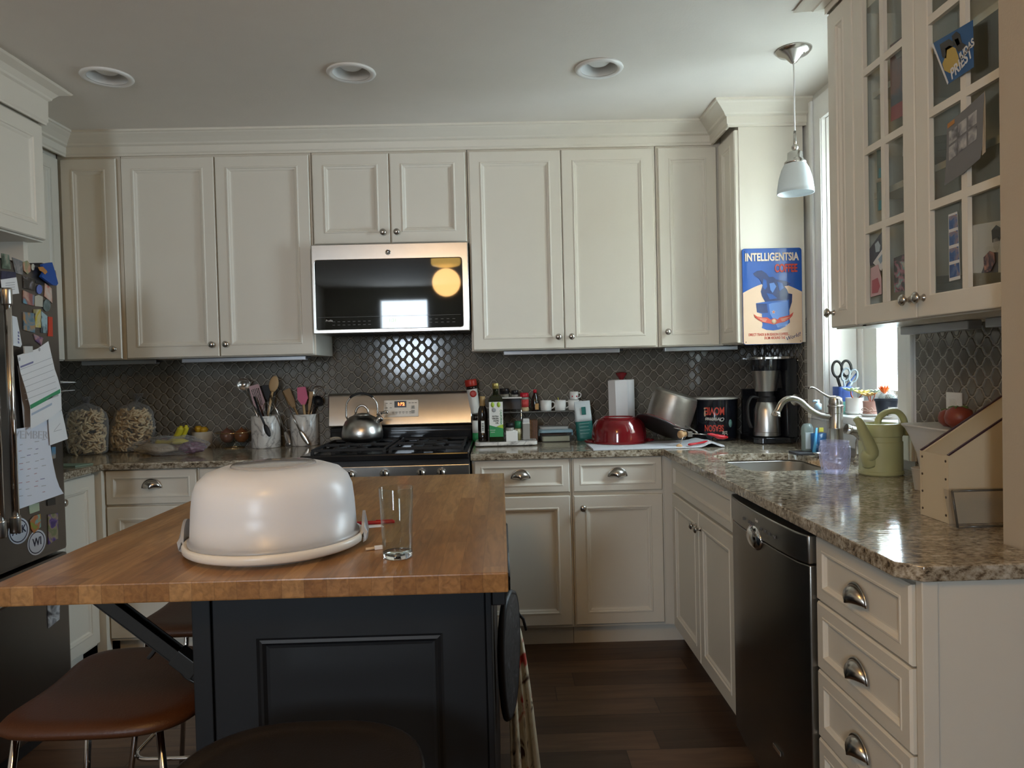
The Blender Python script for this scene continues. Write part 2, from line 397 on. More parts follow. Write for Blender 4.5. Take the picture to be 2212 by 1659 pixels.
# window casing, stool, apron, sash
b_ = NB()
prism(b_, [(-(WY1+.10), .95), (-(WY0-.10), .95), (-(WY0-.10), WZ1+.10), (-(WY1+.10), WZ1+.10)], .018, M4=T3(XR-.019, 0, 0, rz=-PI/2), holes=[[(-WY1, .96), (-WY0, .96), (-WY0, WZ1), (-WY1, WZ1)]])
box(b_, XR-.031, XR-.0195, WY1+.075, WY1+.10, .95, WZ1+.1, .003); box(b_, XR-.025, XR-.0195, WY1+.002, WY1+.02, WZ0+.002, WZ1, .002)
box(b_, XR-.031, XR-.0195, WY0-.10, WY0-.075, .95, WZ1+.1, .003)
struct('trim_4', b_, TRIM)
b_ = NB(); slab(b_, [(XR-.05, WY0-.11), (XR-.05, WY1+.11), (XR-.020, WY1+.11), (XR-.020, WY1-.001), (XR+.119, WY1-.001), (XR+.119, WY0+.001), (XR-.020, WY0+.001), (XR-.020, WY0-.11)], WZ0-.03, WZ0+.001)
struct('trim_5', b_, TRIM, bev=.004)
b_ = NB(); box(b_, XR-.035, XR-.0195, WY0-.09, WY1+.09, .95, WZ0-.031, .004); struct('trim_9', b_, TRIM)
b_ = NB(); box(b_, XR+.0, XR+.118, WY1-.004, WY1-.001, WZ0+.001, WZ1); box(b_, XR, XR+.118, WY0+.001, WY0+.004, WZ0+.001, WZ1); box(b_, XR, XR+.118, WY0+.004, WY1-.004, WZ1-.004, WZ1-.001); struct('trim_10', b_, TRIM)
win = thing('window_1', None, None, (XR+.16, (WY0+WY1)/2, WZ0)); win['kind'] = 'structure'
b_ = NB()
def yz_frame(bm, y0, y1, z0, z1, w0, w1, wb, wt, x, t):
    prism(bm, [(-y1, z0), (-y0, z0), (-y0, z1), (-y1, z1)], t, M4=T3(x, 0, 0, rz=-PI/2), holes=[[(-(y1-w1), z0+wb), (-(y0+w0), z0+wb), (-(y0+w0), z1-wt), (-(y1-w1), z1-wt)]])
yz_frame(b_, WY0, WY1, WZ0+.001, WZ1, .045, .045, .05, .05, XR+.12, .04)
yz_frame(b_, WY0+.045, WY1-.045, WZ0+.051, WZ1-.05, .045, .105, .05, .05, XR+.128, .05)
struct('window_frame', b_, TRIM, win, world=True)
b_ = NB(); box(b_, XR+.158, XR+.162, WY0+.09, WY1-.125, WZ0+.1, WZ1-.1); struct('window_pane', b_, PANE, win, world=True)

# the neighbouring brick house and the ground outside
def bricks():
    m, t, b = nt('brick'); N = t.nodes; L = t.links
    tc = N.new('ShaderNodeTexCoord'); mp = N.new('ShaderNodeMapping'); mp.inputs['Rotation'].default_value = (PI/2, 0, 0); L.new(tc.outputs['Object'], mp.inputs['Vector'])
    br = N.new('ShaderNodeTexBrick'); br.inputs['Scale'].default_value = 1; br.inputs['Brick Width'].default_value = .22; br.inputs['Row Height'].default_value = .075; br.inputs['Mortar Size'].default_value = .008
    br.inputs['Color1'].default_value = (.013, .0085, .006, 1); br.inputs['Color2'].default_value = (.007, .005, .004, 1); br.inputs['Mortar'].default_value = (.018, .016, .014, 1)
    L.new(mp.outputs[0], br.inputs['Vector']); L.new(br.outputs['Color'], b.inputs['Base Color']); b.inputs['Roughness'].default_value = .9
    return m
_a, _b = U(1897, 820, 'X', 3.4), U(1921, 820, 'X', 3.4)
b_ = NB(); box(b_, 3.285, 3.4, _b.y, _b.y+.6, -1, 5.5); nb_ = put('neighbour_house', b_, bricks()); tag(nb_, 'brick corner of the neighbouring house seen through the kitchen window', 'house')
b_ = NB(); box(b_, XR+.24, 9, YF+.15, 6, -1.1, -1.0); struct('ground_outside', b_, M('ground', (.5, .5, .47), .9))
# ------------------------------------------------------------------ crown moulding
def crown(bm, path, h=.105, d=.085, z=ZC):
    q = d/.085
    """path = [(x,y,nx,ny)] corner points with the outward mitre direction"""
    prof = [(0, -h), (.010, -h), (.010, -h+.008), (.016, -h+.014), (.018, -.062), (.030, -.056), (.034, -.048), (.055, -.030), (.072, -.018), (.078, -.012), (d, -.010), (d, 0), (0, 0)]
    rings = [[bm.verts.new((x+nx*o*(q if o < d else 1), y+ny*o*(q if o < d else 1), z+(v if v == -h else max(v*(h/.105 if h < .105 else 1), -h)))) for o, v in prof] for x, y, nx, ny in path]
    n = len(prof)
    for a, c in zip(rings, rings[1:]):
        for i in range(n): bm.faces.new((a[i], a[(i+1) % n], c[(i+1) % n], c[i]))
    bm.faces.new(rings[0]); bm.faces.new(list(reversed(rings[-1])))
UF, XLU, XGU = -.376, -2.103, 1.091     # faces of the upper cabinet doors
UB, UT = 1.388, 2.36                     # bottom of cabinets, top of doors
FC_X, FC_Y0, FC_Y1 = -1.80, -2.12, -.97  # cabinet over the fridge
KY = -.62                                # near side of the tall corner upper on the right wall
G0 = -1.547                              # far side of the glass fronted cabinet
b_ = NB()
crown(b_, [(XLU+.02, FC_Y1, 1, 0), (XLU+.02, UF+.02, 1, -1), (XGU-.02, UF+.02, -1, -1), (XGU-.02, KY, -1, -1), (XR-.001, KY, 0, -1)])
struct('trim_6', b_, PAINT)
b_ = NB(); crown(b_, [(FC_X, FC_Y0, 1, 0), (FC_X, FC_Y1, 1, 1), (XLU, FC_Y1, 0, 1)], h=.16, d=.062); struct('trim_7', b_, PAINT)
b_ = NB(); crown(b_, [(XR-.001, G0, 0, 1), (XGU+.0, G0, -1, 1), (XGU+.0, YF+.131, -1, 0)], h=.05, d=.03); struct('trim_8', b_, PAINT)

# ------------------------------------------------------------------ cabinets
DOORP = [(.0, 0), (.0, -.015), (.004, -.020), (.052, -.020), (.055, -.0225), (.060, -.0225), (.063, -.018), (.068, -.017), (.075, -.012), (.082, -.0115)]
DRAWP = [(.0, 0), (.0, -.015), (.004, -.020), (.030, -.020), (.032, -.0215), (.036, -.0215), (.039, -.017), (.044, -.012), (.048, -.0115)]
def panel_mesh(w, h, prof):
    bm = NB(); f, _ = rect_rings(bm, w, h, prof); bm.faces.new(list(reversed(f))); return bm
KNOB = [(0, -.0305), (.006, -.0300), (.012, -.0275), (.0155, -.0235), (.0155, -.021), (.012, -.018), (.006, -.015), (.0052, -.006), (.009, -.002), (.010, 0)]
def knob(parent, x, z, y=-.02, name='knob'):
    bm = NB(); lathe(bm, [(r, zz) for r, zz in KNOB], 20, M4=T3(x, y, z, rx=-PI/2) @ Matrix.Diagonal((1, 1, 1, 1)))
    o = put(name, bm, NICKEL, parent); return o
def cup(parent, x, z, y=-.0195, w=.078, h=.036, name='cup_pull'):
    """half-dome bin pull, open below"""
    bm = NB(); n = 18; k = 7
    def shell(s):
        g = []
        for j in range(k+1):
            t = j/k*PI/2; row = []
            for i in range(n+1):
                a = PI*i/n
                row.append(bm.verts.new((x+(w/2-s)*math.cos(a)*math.cos(t*.98)**.6 if j < k else x, y-(.026-s)*math.sin(t)*math.sin(a)**.5 if 0 < i < n else y, z-.012+(h-s)*math.sin(a)*math.cos(t)**.9)))
            g.append(row)
        for j in range(k):
            for i in range(n):
                bm.faces.new((g[j][i], g[j][i+1], g[j+1][i+1], g[j+1][i])).smooth = True
    shell(0)
    bmesh.ops.remove_doubles(bm, verts=bm.verts[:], dist=.0004)
    o = put(name, bm, NICKEL, parent, smooth=True)
    s = o.modifiers.new('thick', 'SOLIDIFY'); s.thickness = .0025; s.offset = 1
    bm = NB(); tube(bm, [(x+(w/2+.004)*math.cos(PI*i/20), y-.001, z-.012+(h+.004)*math.sin(PI*i/20)) for i in range(21)], .003, 8)
    put('rim', bm, NICKEL, o)
    return o
def cabinet(name, label, group, loc, rz, w, d, z0, z1, fronts, toe=False, sides=True, mat=None):
    """local frame: x 0..w along the front, y 0..d into the wall, doors proud of y=0, z measured from the base"""
    t = thing(name, label, 'cabinet', loc, rz, group)
    bz = loc[2]; bm = NB(); h0, h1 = z0-bz, z1-bz
    kinds = {f[0] for f in fronts}
    if 'glass' in kinds:
        g = [f for f in fronts if f[0] == 'glass']; gx0 = min(f[1] for f in g)
        box(bm, 0, gx0, 0, d, h0, h1)                         # closed part
        box(bm, gx0, w, d-.015, d, h0, h1); box(bm, w-.018, w, 0, d, h0, h1); box(bm, gx0, gx0+.018, 0, d, h0, h1)
        box(bm, gx0, w, 0, d, h0, h0+.035); box(bm, gx0, w, 0, d, h1-.12, h1)
        for s in (.38, .68): box(bm, gx0, w, .03, d, h0+s, h0+s+.018)
    elif 'false' in kinds:
        for q in ((0, .018, 0, d, .10, h1), (w-.018, w, 0, d, .10, h1), (.018, w-.018, 0, d, .10, .118), (.018, w-.018, d-.012, d, .118, h1), (.018, w-.018, 0, .018, .118, .16), (.018, w-.018, 0, .018, .70, h1)): box(bm, *q)
    else: box(bm, 0, w, 0, d, h0+(.10 if toe else 0), h1, .0015)
    put('carcass', bm, mat or PAINT, t)
    if toe:
        bm = NB(); box(bm, 0, w, .065, d-.01, h0, h0+.10); put('toe_kick', bm, mat or PAINT, t)
    for f in fronts:
        k, x0, x1, a, c, hx, hz = f
        a -= bz; c -= bz; W, H = x1-x0, c-a
        if k == 'glass':
            bm = NB(); fw = .055; mx = .010
            ox0, ox1, oz0, oz1 = -W/2+fw, W/2-fw, -H/2+fw, H/2-fw
            prism(bm, [(-W/2, -H/2), (W/2, -H/2), (W/2, H/2), (-W/2, H/2)], .018, M4=T3(0, -.02, 0), holes=[[(ox0, oz0), (ox1, oz0), (ox1, oz1), (ox0, oz1)]])
            door = put('door', bm, PAINT, t, bev=.003)
            bm = NB(); rows = f_rows; cw = (ox1-ox0-2*mx)/2; rh = (oz1-oz0-2*mx*(rows-1))/rows; cells = []
            for r in range(rows):
                for c_ in range(2): xa, za = ox0+c_*(cw+2*mx), oz0+r*(rh+2*mx); e = .0004; cells.append([(xa+e, za+e), (xa+cw-e, za+e), (xa+cw-e, za+rh-e), (xa+e, za+rh-e)])
            prism(bm, [(ox0, oz0), (ox1, oz0), (ox1, oz1), (ox0, oz1)], .011, M4=T3(0, -.0175, 0), holes=cells)
            q = put('muntin_grid', bm, PAINT, door)
            bm = NB(); box(bm, ox0, ox1, -.006, -.003, oz0, oz1); q = put('glass_pane', bm, PANE, door)
        else:
            pf = DRAWP if k in ('drawer', 'false') else DOORP
            door = put({'drawer': 'drawer', 'false': 'drawer_front'}.get(k, 'door'), panel_mesh(W, H, pf), mat or PAINT, t)
        door.location = ((x0+x1)/2, 0, (a+c)/2)
        if hx is not None:
            hx_, hz_ = hx-(x0+x1)/2, hz-bz-(a+c)/2
            (cup if k == 'drawer' else knob)(door, hx_, hz_)
    return t
WC = .030  # counter thickness
g = .0015
# uppers on the back wall (local x = X - loc.x)
def up_back(label, x0, x1, doors, z0=UB, zt=UT):
    w = x1-x0; n = len(doors)
    fr = []
    for (a, c, hx, hz) in doors: fr.append(('door', a-x0, c-x0, z0+.004, zt, None if hx is None else hx-x0, hz))
    return cabinet('wall_cabinet', label, 'white wall cabinets', (x0, UF+.02, z0), 0, w, -(UF+.02)-.014, z0, ZC-.03, fr)
KZ = 1.45
up_back('white single-door wall cabinet in the left corner above the pasta bags', -2.122, -1.818, [(-2.098, -1.832, -1.866, KZ-.01)])
up_back('white double-door wall cabinet above the utensil crocks, left of the microwave', -1.815, -.897, [(-1.808, -1.362, -1.392, KZ), (-1.357, -.905, -1.325, KZ)])
up_back('short white double-door wall cabinet above the microwave', -.894, -.138, [(-.888, -.518, -.550, 1.975), (-.512, -.145, -.484, 1.975)], z0=1.920)
up_back('white double-door wall cabinet right of the microwave above the spice rack', -.135, .785, [(-.128, .319, .290, KZ-.002), (.323, .772, .354, KZ-.002)])
up_back('narrow white single-door wall cabinet in the right corner beside the coffee sign', .788, XGU+.0195, [(.796, 1.085, .826, KZ+.01)])
# corner upper on the right wall: its side faces us, its door faces left
cabinet('wall_cabinet', 'white wall cabinet on the right wall whose side carries the blue coffee sign', 'white wall cabinets', (XGU+.02, -.3575, UB), -PI/2, -.3575-KY, XR-XGU-.034, UB, ZC-.03,
        [('door', .022, -.3575-KY-.004, UB+.004, UT, None, 0)])
# left wall upper between corner and fridge
cabinet('wall_cabinet', 'white wall cabinet on the left wall between the fridge and the corner', 'white wall cabinets', (XLU-.02, FC_Y1+.002, UB), PI/2, .609, XLU-.02-XL-.002, UB, ZC-.03,
        [('door', .03, .588, UB+.004, UT, None, 0)])
# over the fridge
cabinet('wall_cabinet', 'white deep cabinet above the slate fridge at the left edge', 'white wall cabinets', (FC_X-.02, FC_Y0, 1.85), PI/2, FC_Y1-FC_Y0, .60, 1.85, ZC-.03,
        [('door', .01, .57, 1.856, 2.31, None, 0), ('door', .575, 1.14, 1.856, 2.31, None, 0)])
b_ = NB(); box(b_, XL+.001, -1.88, -1.0, -.972, 0.001, 1.85); tag(put('refrigerator_side_panel', b_, PAINT), 'white tall end panel standing behind the far side of the fridge', 'panel')
# glass cabinet, right wall. local x = G0 - Y
f_rows = 4
GN = YF+.132
gl = lambda Y: G0-Y
GD1, GD2 = -1.715, -2.035
cabinet('glass_cabinet', 'white wall cabinet with two glazed doors covered in photos, upper right', None, (XGU+.02, G0, 1.402), -PI/2, G0-GN, XR-XGU-.024, 1.402, ZC-.02,
        [('door', .003, gl(GD1)-.002, 1.406, 2.42, .022, 1.455), ('glass', gl(GD1)+.002, gl(GD2)-.002, 1.406, 2.42, gl(GD2)-.030, 1.455), ('glass', gl(GD2)+.002, gl(GN)-.012, 1.406, 2.42, gl(GD2)+.030, 1.455)])

# base cabinets
LX = -1.823; BF = -.63; RX = .767
def base(label, loc, rz, w, fr, d=.60, toe=True): return cabinet('base_cabinet', label, 'white base cabinets', loc, rz, w, d-.002, 0, .883, fr, toe=toe)
base('white base cabinet on the left wall facing the fridge side, brightest lit door', (LX-.02, -.965, 0), PI/2, .31, [('door', .012, .302, .115, .872, .045, .79)], d=.585)
base('white base cabinet with drawer and cup pull in the back left corner', (-1.80, BF+.02, 0), 0, .42, [('drawer', .005, .413, .725, .880, .211, .810), ('door', .005, .413, .115, .715, None, 0)])
base('white base cabinet left of the range behind the cake carrier', (-1.378, BF+.02, 0), 0, .472, [('drawer', .005, .465, .725, .880, .235, .810), ('door', .005, .465, .115, .715, .05, .66)])
base('white base cabinet with drawer and door just right of the range', (-.140, BF+.02, 0), 0, .456, [('drawer', .012, .446, .728, .883, .222, .808), ('door', .012, .446, .115, .712, None, 0)])
base('white base cabinet with drawer and round knob door left of the corner', (.318, BF+.02, 0), 0, .425, [('drawer', .005, .413, .728, .883, .208, .806), ('door', .005, .413, .115, .710, .045, .655)])
b_ = NB(); box(b_, -1.842, -1.801, BF+.02, -.35, .10, .883); box(b_, -1.843, -1.80, -.654, BF+.02, .0, .883); tag(put('corner_filler', b_, PAINT), 'white filler strip closing the back left corner of the base cabinets', 'panel')
b_ = NB(); box(b_, .743, .90, BF+.02, -.35, .10, .883); box(b_, .743, .84, BF+.085, -.35, 0, .1); tag(put('corner_filler', b_, PAINT), 'white filler strip closing the inner corner between back and right base cabinets', 'panel')
# right run (faces -X). local x = Y0 - Y
SY0 = -.650
base('white sink base cabinet with two narrow doors left of the dishwasher', (RX+.02, SY0, 0), -PI/2, .885, [('false', .006, .875, .728, .872, None, 0), ('door', .006, .438, .108, .716, .405, .655), ('door', .442, .875, .108, .716, .470, .655)], d=.63)
base('white stack of four drawers with cup pulls at the near end of the right run', (RX+.02, -2.140, 0), -PI/2, .415, [
    ('drawer', .005, .410, .713, .870, .205, .782), ('drawer', .005, .410, .543, .708, .205, .615), ('drawer', .005, .410, .373, .538, .205, .445), ('drawer', .005, .410, .115, .368, .205, .29)], d=.242)
b_ = NB(); box(b_, .80, 1.024, -2.575, -2.557, 0.0, .883); box(b_, .775, .806, -2.578, -2.557, 0, .883, .002); tag(put('cabinet_end_panel', b_, PAINT), 'white end panel below the near end of the granite counter', 'panel')

# countertops
def eased(name, bm, label):
    o = put(name, bm, GRANITE, bev=.006); tag(o, label, 'countertop'); return o
b_ = NB(); slab(b_, [(XL+.001, -.013), (XL+.001, -.965), (-1.795, -.965), (-1.795, -.648), (-.905, -.648), (-.905, -.013)], .885, .915); eased('countertop', b_, 'speckled granite countertop left of the range')
def rrect(x0, x1, y0, y1, r, n=6):
    pts = []
    for cx, cy, a0 in ((x1-r, y1-r, 0), (x0+r, y1-r, PI/2), (x0+r, y0+r, PI), (x1-r, y0+r, 1.5*PI)):
        for i in range(n+1): a = a0+PI/2*i/n; pts.append((cx+r*math.cos(a), cy+r*math.sin(a)))
    return pts
SK = (.875, 1.245, -1.385, -.885)
b_ = NB(); slab(b_, [(-.143, -.013), (-.143, -.648), (.735, -.648), (.738, -2.55), (.775, -2.587), (1.020, -2.587), (1.030, -2.575), (1.030, YF-.001), (1.025, YF-.001), (1.025, YF+.131), (XR-.013, YF+.131), (XR-.013, -.013)], .885, .915, holes=[rrect(*SK, .07)]); eased('countertop', b_, 'speckled granite countertop with the sink, running along the right wall')
# sink bowl
bm = NB(); o_ = rrect(SK[0]-.004, SK[1]+.004, SK[2]-.004, SK[3]+.004, .07); rings = []
for ins, z in ((-.012, .884), (0, .884), (.004, .878), (.008, .72), (.03, .705), (.12, .700)):
    pts = rrect(SK[0]-.004+ins, SK[1]+.004-ins, SK[2]-.004+ins, SK[3]+.004-ins, max(.02, .07-ins*.3)); rings.append([bm.verts.new((x, y, z)) for x, y in pts])
for a, c in zip(rings, rings[1:]):
    for i in range(len(a)): bm.faces.new((a[i], a[(i+1) % len(a)], c[(i+1) % len(a)], c[i])).smooth = True
bm.faces.new(rings[-1]); sink = put('sink', bm, STEEL); tag(sink, 'undermount stainless steel sink in the right counter', 'sink')
# ------------------------------------------------------------------ ceiling lights, pendant, lamp behind the camera
for i, (cx, cy) in enumerate(CANS):
    t = thing('recessed_light', ['white unlit recessed ceiling light, leftmost of the three', 'white unlit recessed ceiling light above the range, middle of the three', 'white unlit recessed ceiling light nearest the pendant lamp'][i], 'ceiling light', (cx, cy, ZC), 0, 'recessed ceiling lights')
    b_ = NB(); lathe(b_, [(.073, 0), (.094, 0), (.096, -.004), (.092, -.009), (.080, -.010), (.073, -.006)], 40, caps=False)
    vs = b_.verts[:]; put('trim_ring', b_, TRIM, t, smooth=True)
    b_ = NB(); lathe(b_, [(.0725, -.005), (.068, .05), (.060, .095), (.0, .095)], 40, caps=False); put('baffle', b_, M('baffle_white', (.72, .71, .68), .45), t, smooth=True)
    b_ = NB(); lathe(b_, [(.02, .094), (.025, .075), (.046, .055), (.050, .040), (.048, .026), (.035, .016), (0, .012)], 32); put('bulb', b_, M('frosted_bulb', (.82, .81, .78), .35), t)
PX, PY = 1.139, -1.171
t = thing('pendant_lamp', 'brushed nickel pendant lamp with a frosted bell shade hanging by the window', 'lamp', (PX, PY, ZC))
zz = lambda py: U(1717, py, 'Y', PY).z-ZC
b_ = NB(); lathe(b_, [(0, zz(136)), (.012, zz(135)), (.03, -.026), (.055, -.016), (.066, -.005), (.067, 0), (0, 0)], 36)
lathe(b_, [(.0035, zz(136)), (.0065, zz(136)-.002), (.0075, -.046), (.006, -.024)], 12); put('canopy', b_, NICKEL, t)
b_ = NB(); lathe(b_, [(.004, 0), (.004, -.006), (0, -.006)], 8, M4=T3(.03, -.028, -.018)); put('canopy_screw', b_, NICKEL, t)
b_ = NB(); tube(b_, [(0, 0, zz(135)), (.001, 0, zz(180)), (-.0005, 0, zz(240)), (0, 0, zz(285))], .0032, 8); put('cord', b_, M('clear_cord', (.78, .77, .74), .3), t)
b_ = NB(); lathe(b_, [(0, zz(283)), (.005, zz(283)), (.006, zz(311)), (.0055, zz(312)), (.012, zz(316)), (.0125, zz(321)), (.006, zz(325)), (.020, zz(327)), (.027, zz(330)), (.028, zz(343)), (.032, zz(346)), (.039, zz(350)), (.040, zz(355)), (0, zz(355))], 32); put('socket_cup', b_, NICKEL, t)
b_ = NB(); P_ = [(.037, zz(352)), (.050, zz(366)), (.060, zz(386)), (.066, zz(408)), (.067, zz(418)), (.0645, zz(418)), (.0635, zz(408)), (.0575, zz(386)), (.0475, zz(366)), (.034, zz(353))]
lathe(b_, P_, 40, caps=False); fr = M('frosted_glass', (.86, .90, .90), .55, trans=.35); put('lamp_shade', b_, fr, t, smooth=True)
LXc, LYc = -.48, -3.67
t = thing('schoolhouse_lamp', 'warm glowing ribbed glass ceiling lamp mirrored in the microwave door', 'lamp', (LXc, LYc, ZC))
b_ = NB(); lathe(b_, [(0, 0), (.07, 0), (.07, -.015), (.03, -.03), (.03, -.10), (.06, -.12), (0, -.12)], 32); put('fitter', b_, NICKEL, t)
b_ = NB(); lathe(b_, [(.06, -.12), (.11, -.128), (.135, -.138), (.138, -.146), (.134, -.154), (.138, -.162), (.134, -.170), (.138, -.178), (.134, -.186), (.128, -.20), (.07, -.215), (0, -.218)], 36)
put('globe', b_, M('lit_opal_glass', (.9, .75, .4), .4, emit=(1, .62, .16), es=9), t, smooth=True)
lp = bpy.data.lights.new('lamp_bulb', 'POINT'); lp.energy = 20; lp.color = (1, .56, .20); lp.shadow_soft_size = .13
lo = bpy.data.objects.new('lamp_bulb', lp); COL.objects.link(lo); lo.location = (LXc, LYc, ZC-.36)

# ------------------------------------------------------------------ range
RX0, RX1 = -.903, -.147; RM = (RX0+RX1)/2
rg = thing('gas_range', 'stainless and black gas range below the microwave', 'range', (RM, -.68, 0))
b_ = NB(); box(b_, RX0, RX1, -.66, -.03, .03, .905, .003); put('body', b_, MBLACK, rg, world=True)
b_ = NB(); box(b_, RX0+.001, RX1-.001, -.685, -.04, .900, .930, .006); box(b_, RX0, RX1, -.10, -.04, .93, 1.006, .003)
box(b_, RX0+.01, RX1-.01, -.12, -.10, .93, .985, .003)
cook = put('cooktop', b_, BLACK, rg, world=True)
for k, gx in enumerate((RX0+.20, RX1-.20)):
    b_ = NB(); w2 = .165
    for yy in (-.60, -.38, -.36, -.15): box(b_, gx-w2, gx+w2, yy-.006, yy+.006, .938, .950, .002)
    for s in (-1, 1):
        box(b_, gx+s*w2-.006, gx+s*w2+.006, -.60, -.15, .938, .950, .002)
        for yy in (-.60, -.37, -.15): box(b_, gx+s*w2-.007, gx+s*w2+.007, yy-.007, yy+.007, .929, .940)
    for yy in (-.49, -.255):
        for a in range(4):
            A = PI/4+a*PI/2; tube(b_, [(gx+.035*math.cos(A), yy+.035*math.sin(A), .946), (gx+.105*math.cos(A), yy+.075*math.sin(A), .946)], .006, 8)
    put('grate', b_, IRON, rg, world=True)
    for yy in (-.49, -.255):
        b_ = NB(); lathe(b_, [(0, .944), (.03, .944), (.036, .940), (.036, .934), (.045, .932), (.048, .929), (0, .929)], 28, ox=gx, oy=yy); put('burner_cap', b_, IRON, rg, world=True)
# backguard
b_ = NB()
prof = [(-.075, 1.006), (-.100, 1.012), (-.098, 1.020), (-.078, 1.170), (-.070, 1.184), (-.055, 1.188), (-.040, 1.184), (-.040, 1.006)]
BX0, BX1 = -.915, -.152
ra = [b_.verts.new((BX0, y, z)) for y, z in prof]; rb = [b_.verts.new((BX1, y, z)) for y, z in prof]
for i in range(len(prof)): b_.faces.new((ra[i], ra[(i+1) % 8], rb[(i+1) % 8], rb[i]))
b_.faces.new(ra); b_.faces.new(list(reversed(rb)))
bg = put('backguard', b_, STEEL, rg, world=True, bev=.008)
TI = T3(0, -.0885, 1.095, rx=-.1325)   # tilted face of the backguard, y outward = -y
def pf(bm, x0, x1, z0, z1, t): box(bm, x0, x1, -t, 0, z0, z1, M4=TI)
cx_ = U(866, 870, 'Y', -.09).x
b_ = NB(); pf(b_, cx_-.092, cx_+.092, -.038, .052, .0022); q = put('control_plate', b_, M('plate_taupe', (.36, .33, .28), .4, .6), rg, world=True, bev=.002)
b_ = NB(); pf(b_, cx_-.035, cx_+.028, .012, .046, .0030); put('clock_display', b_, M('display_black', (.01, .004, .003), .08), rg, world=True)
text('clock_digits', '1:32', .022, M('led_red', (.3, .03, .01), .4, emit=(1, .16, .04), es=6), rg, TI @ T3(-.0 + cx_, -.0034, .029) @ UPR, world=True, bold=.0008)
b_ = NB()
for r in range(2):
    for c in range(2): pf(b_, cx_-.082+c*.022, cx_-.070+c*.022, .010+r*.024, .013+r*.024, .0026)
for c in range(6): pf(b_, cx_-.048+c*.018, cx_-.036+c*.018, -.014, -.011, .0026); pf(b_, cx_-.046+c*.018, cx_-.038+c*.018, -.021, -.019, .0026)
for c in range(3): pf(b_, cx_+.040+c*.016, cx_+.052+c*.016, .034, .037, .0026)
put('key_marks', b_, M('mark_dark', (.08, .07, .06), .5), rg, world=True)
for z_ in (.012, -.012):
    b_ = NB(); pf(b_, cx_+.054, cx_+.072, z_-.009, z_+.009, .0026); put('key_pad', b_, M('key_taupe', (.42, .39, .33), .4), rg, world=True)
    text('key_symbol', '+' if z_ > 0 else '-', .014, M('mark_dark'), rg, TI @ T3(cx_+.063, -.003, z_) @ UPR, world=True)
bx_ = U(728, 952, 'Y', -.12)
b_ = NB(); lathe(b_, [(0, 0), (.030, 0), (.032, .002), (0, .004)], 28, M4=T3(-.87, -.1205, .952, rx=PI/2) @ Matrix.Diagonal((1, .38, 1, 1))); badge = put('badge', b_, M('badge_cream', (.55, .50, .40), .35), rg, world=True)
text('badge_letters', 'AMPLIFIER', .0085, M('mark_dark'), rg, T3(-.87, -.1250, .952) @ UPR, world=True)
# front panel + knobs
b_ = NB(); q = box(b_, RX0, RX1, -.70, -.66, .800, .878, .003)
put('control_panel', b_, STEEL, rg, world=True)
for kx in (-.78, -.675, -.525, -.362, -.272):
    kt = NB(); lathe(kt, [(0, 0), (.021, 0), (.021, .006), (.018, .010), (.017, .024), (.0, .025)], 28, M4=T3(kx, -.700, .843, rx=PI/2)); kk = put('burner_knob', kt, NICKEL, rg, world=True)
    kt = NB(); box(kt, kx-.004, kx+.004, -.738, -.722, .824, .862, .002); put('knob_grip', kt, BLACK, kk)
b_ = NB(); box(b_, RX0+.004, RX1-.004, -.695, -.66, .24, .790, .004); dr = put('oven_door', b_, STEEL, rg, world=True)
b_ = NB(); box(b_, RX0+.10, RX1-.10, -.697, -.694, .34, .64); put('oven_window', b_, BLACK, dr)
b_ = NB(); tube(b_, [(RX0+.06, -.745, .745), (RX1-.06, -.745, .745)], .012, 14)
for s in (RX0+.08, RX1-.08): box(b_, s-.01, s+.01, -.745, -.69, .735, .755)
put('oven_handle', b_, STEEL, dr)
b_ = NB(); box(b_, RX0+.004, RX1-.004, -.692, -.66, .07, .232, .004); put('storage_drawer', b_, STEEL, rg, world=True)
for x_ in (RX0+.05, RX1-.05):
    for y_ in (-.60, -.12): b_ = NB(); box(b_, x_-.02, x_+.02, y_-.02, y_+.02, 0, .032); put('foot', b_, MBLACK, rg, world=True)

# kettle
kx, ky, kz = -.705, -.245, .951
kt = thing('kettle', 'brushed steel whistling kettle on the back left burner', 'kettle', (kx, ky, kz))
b_ = NB(); lathe(b_, [(0, 0), (.085, 0), (.098, .006), (.103, .022), (.103, .045), (.098, .070), (.086, .098), (.066, .120), (.045, .130), (.040, .131), (0, .131)], 48); put('body', b_, STEEL, kt)
b_ = NB(); lathe(b_, [(.041, .130), (.041, .134), (.030, .139), (0, .142)], 36); lid = put('lid', b_, STEEL, kt)
b_ = NB(); tube(b_, [(.032*math.cos(a), 0, .139+.040*math.sin(a)) for a in [PI*i/16 for i in range(17)]], .0036, 8, flat=1.6); put('lid_loop', b_, NICKEL, lid)
b_ = NB(); tube(b_, [(-.072, 0, .108), (-.080, 0, .125)]+[(.079*math.cos(PI-PI*i/22), 0, .165+.072*math.sin(PI*i/22)**.85) for i in range(23)]+[(.080, 0, .125), (.072, 0, .108)], .0045, 10); hd = put('handle', b_, NICKEL, kt)
b_ = NB(); tube(b_, [(.079*math.cos(a), 0, .165+.0755*math.sin(a)**.85) for a in [PI*(.24+.52*i/14) for i in range(15)]], .0075, 10, flat=.8); put('handle_grip', b_, MBLACK, hd)
b_ = NB(); lathe(b_, [(.017, 0), (.017, .030), (.014, .034), (0, .034)], 22, M4=T3(.072, 0, .098, ry=.95)); sp = put('spout', b_, STEEL, kt)
b_ = NB(); tube(b_, [(.076, 0, .128), (.090, 0, .140), (.104, 0, .135)], .006, 8); tube(b_, [(.095, 0, .138), (.118, 0, .143), (.132, 0, .141)], .0065, 8); put('whistle_lever', b_, NICKEL, sp)

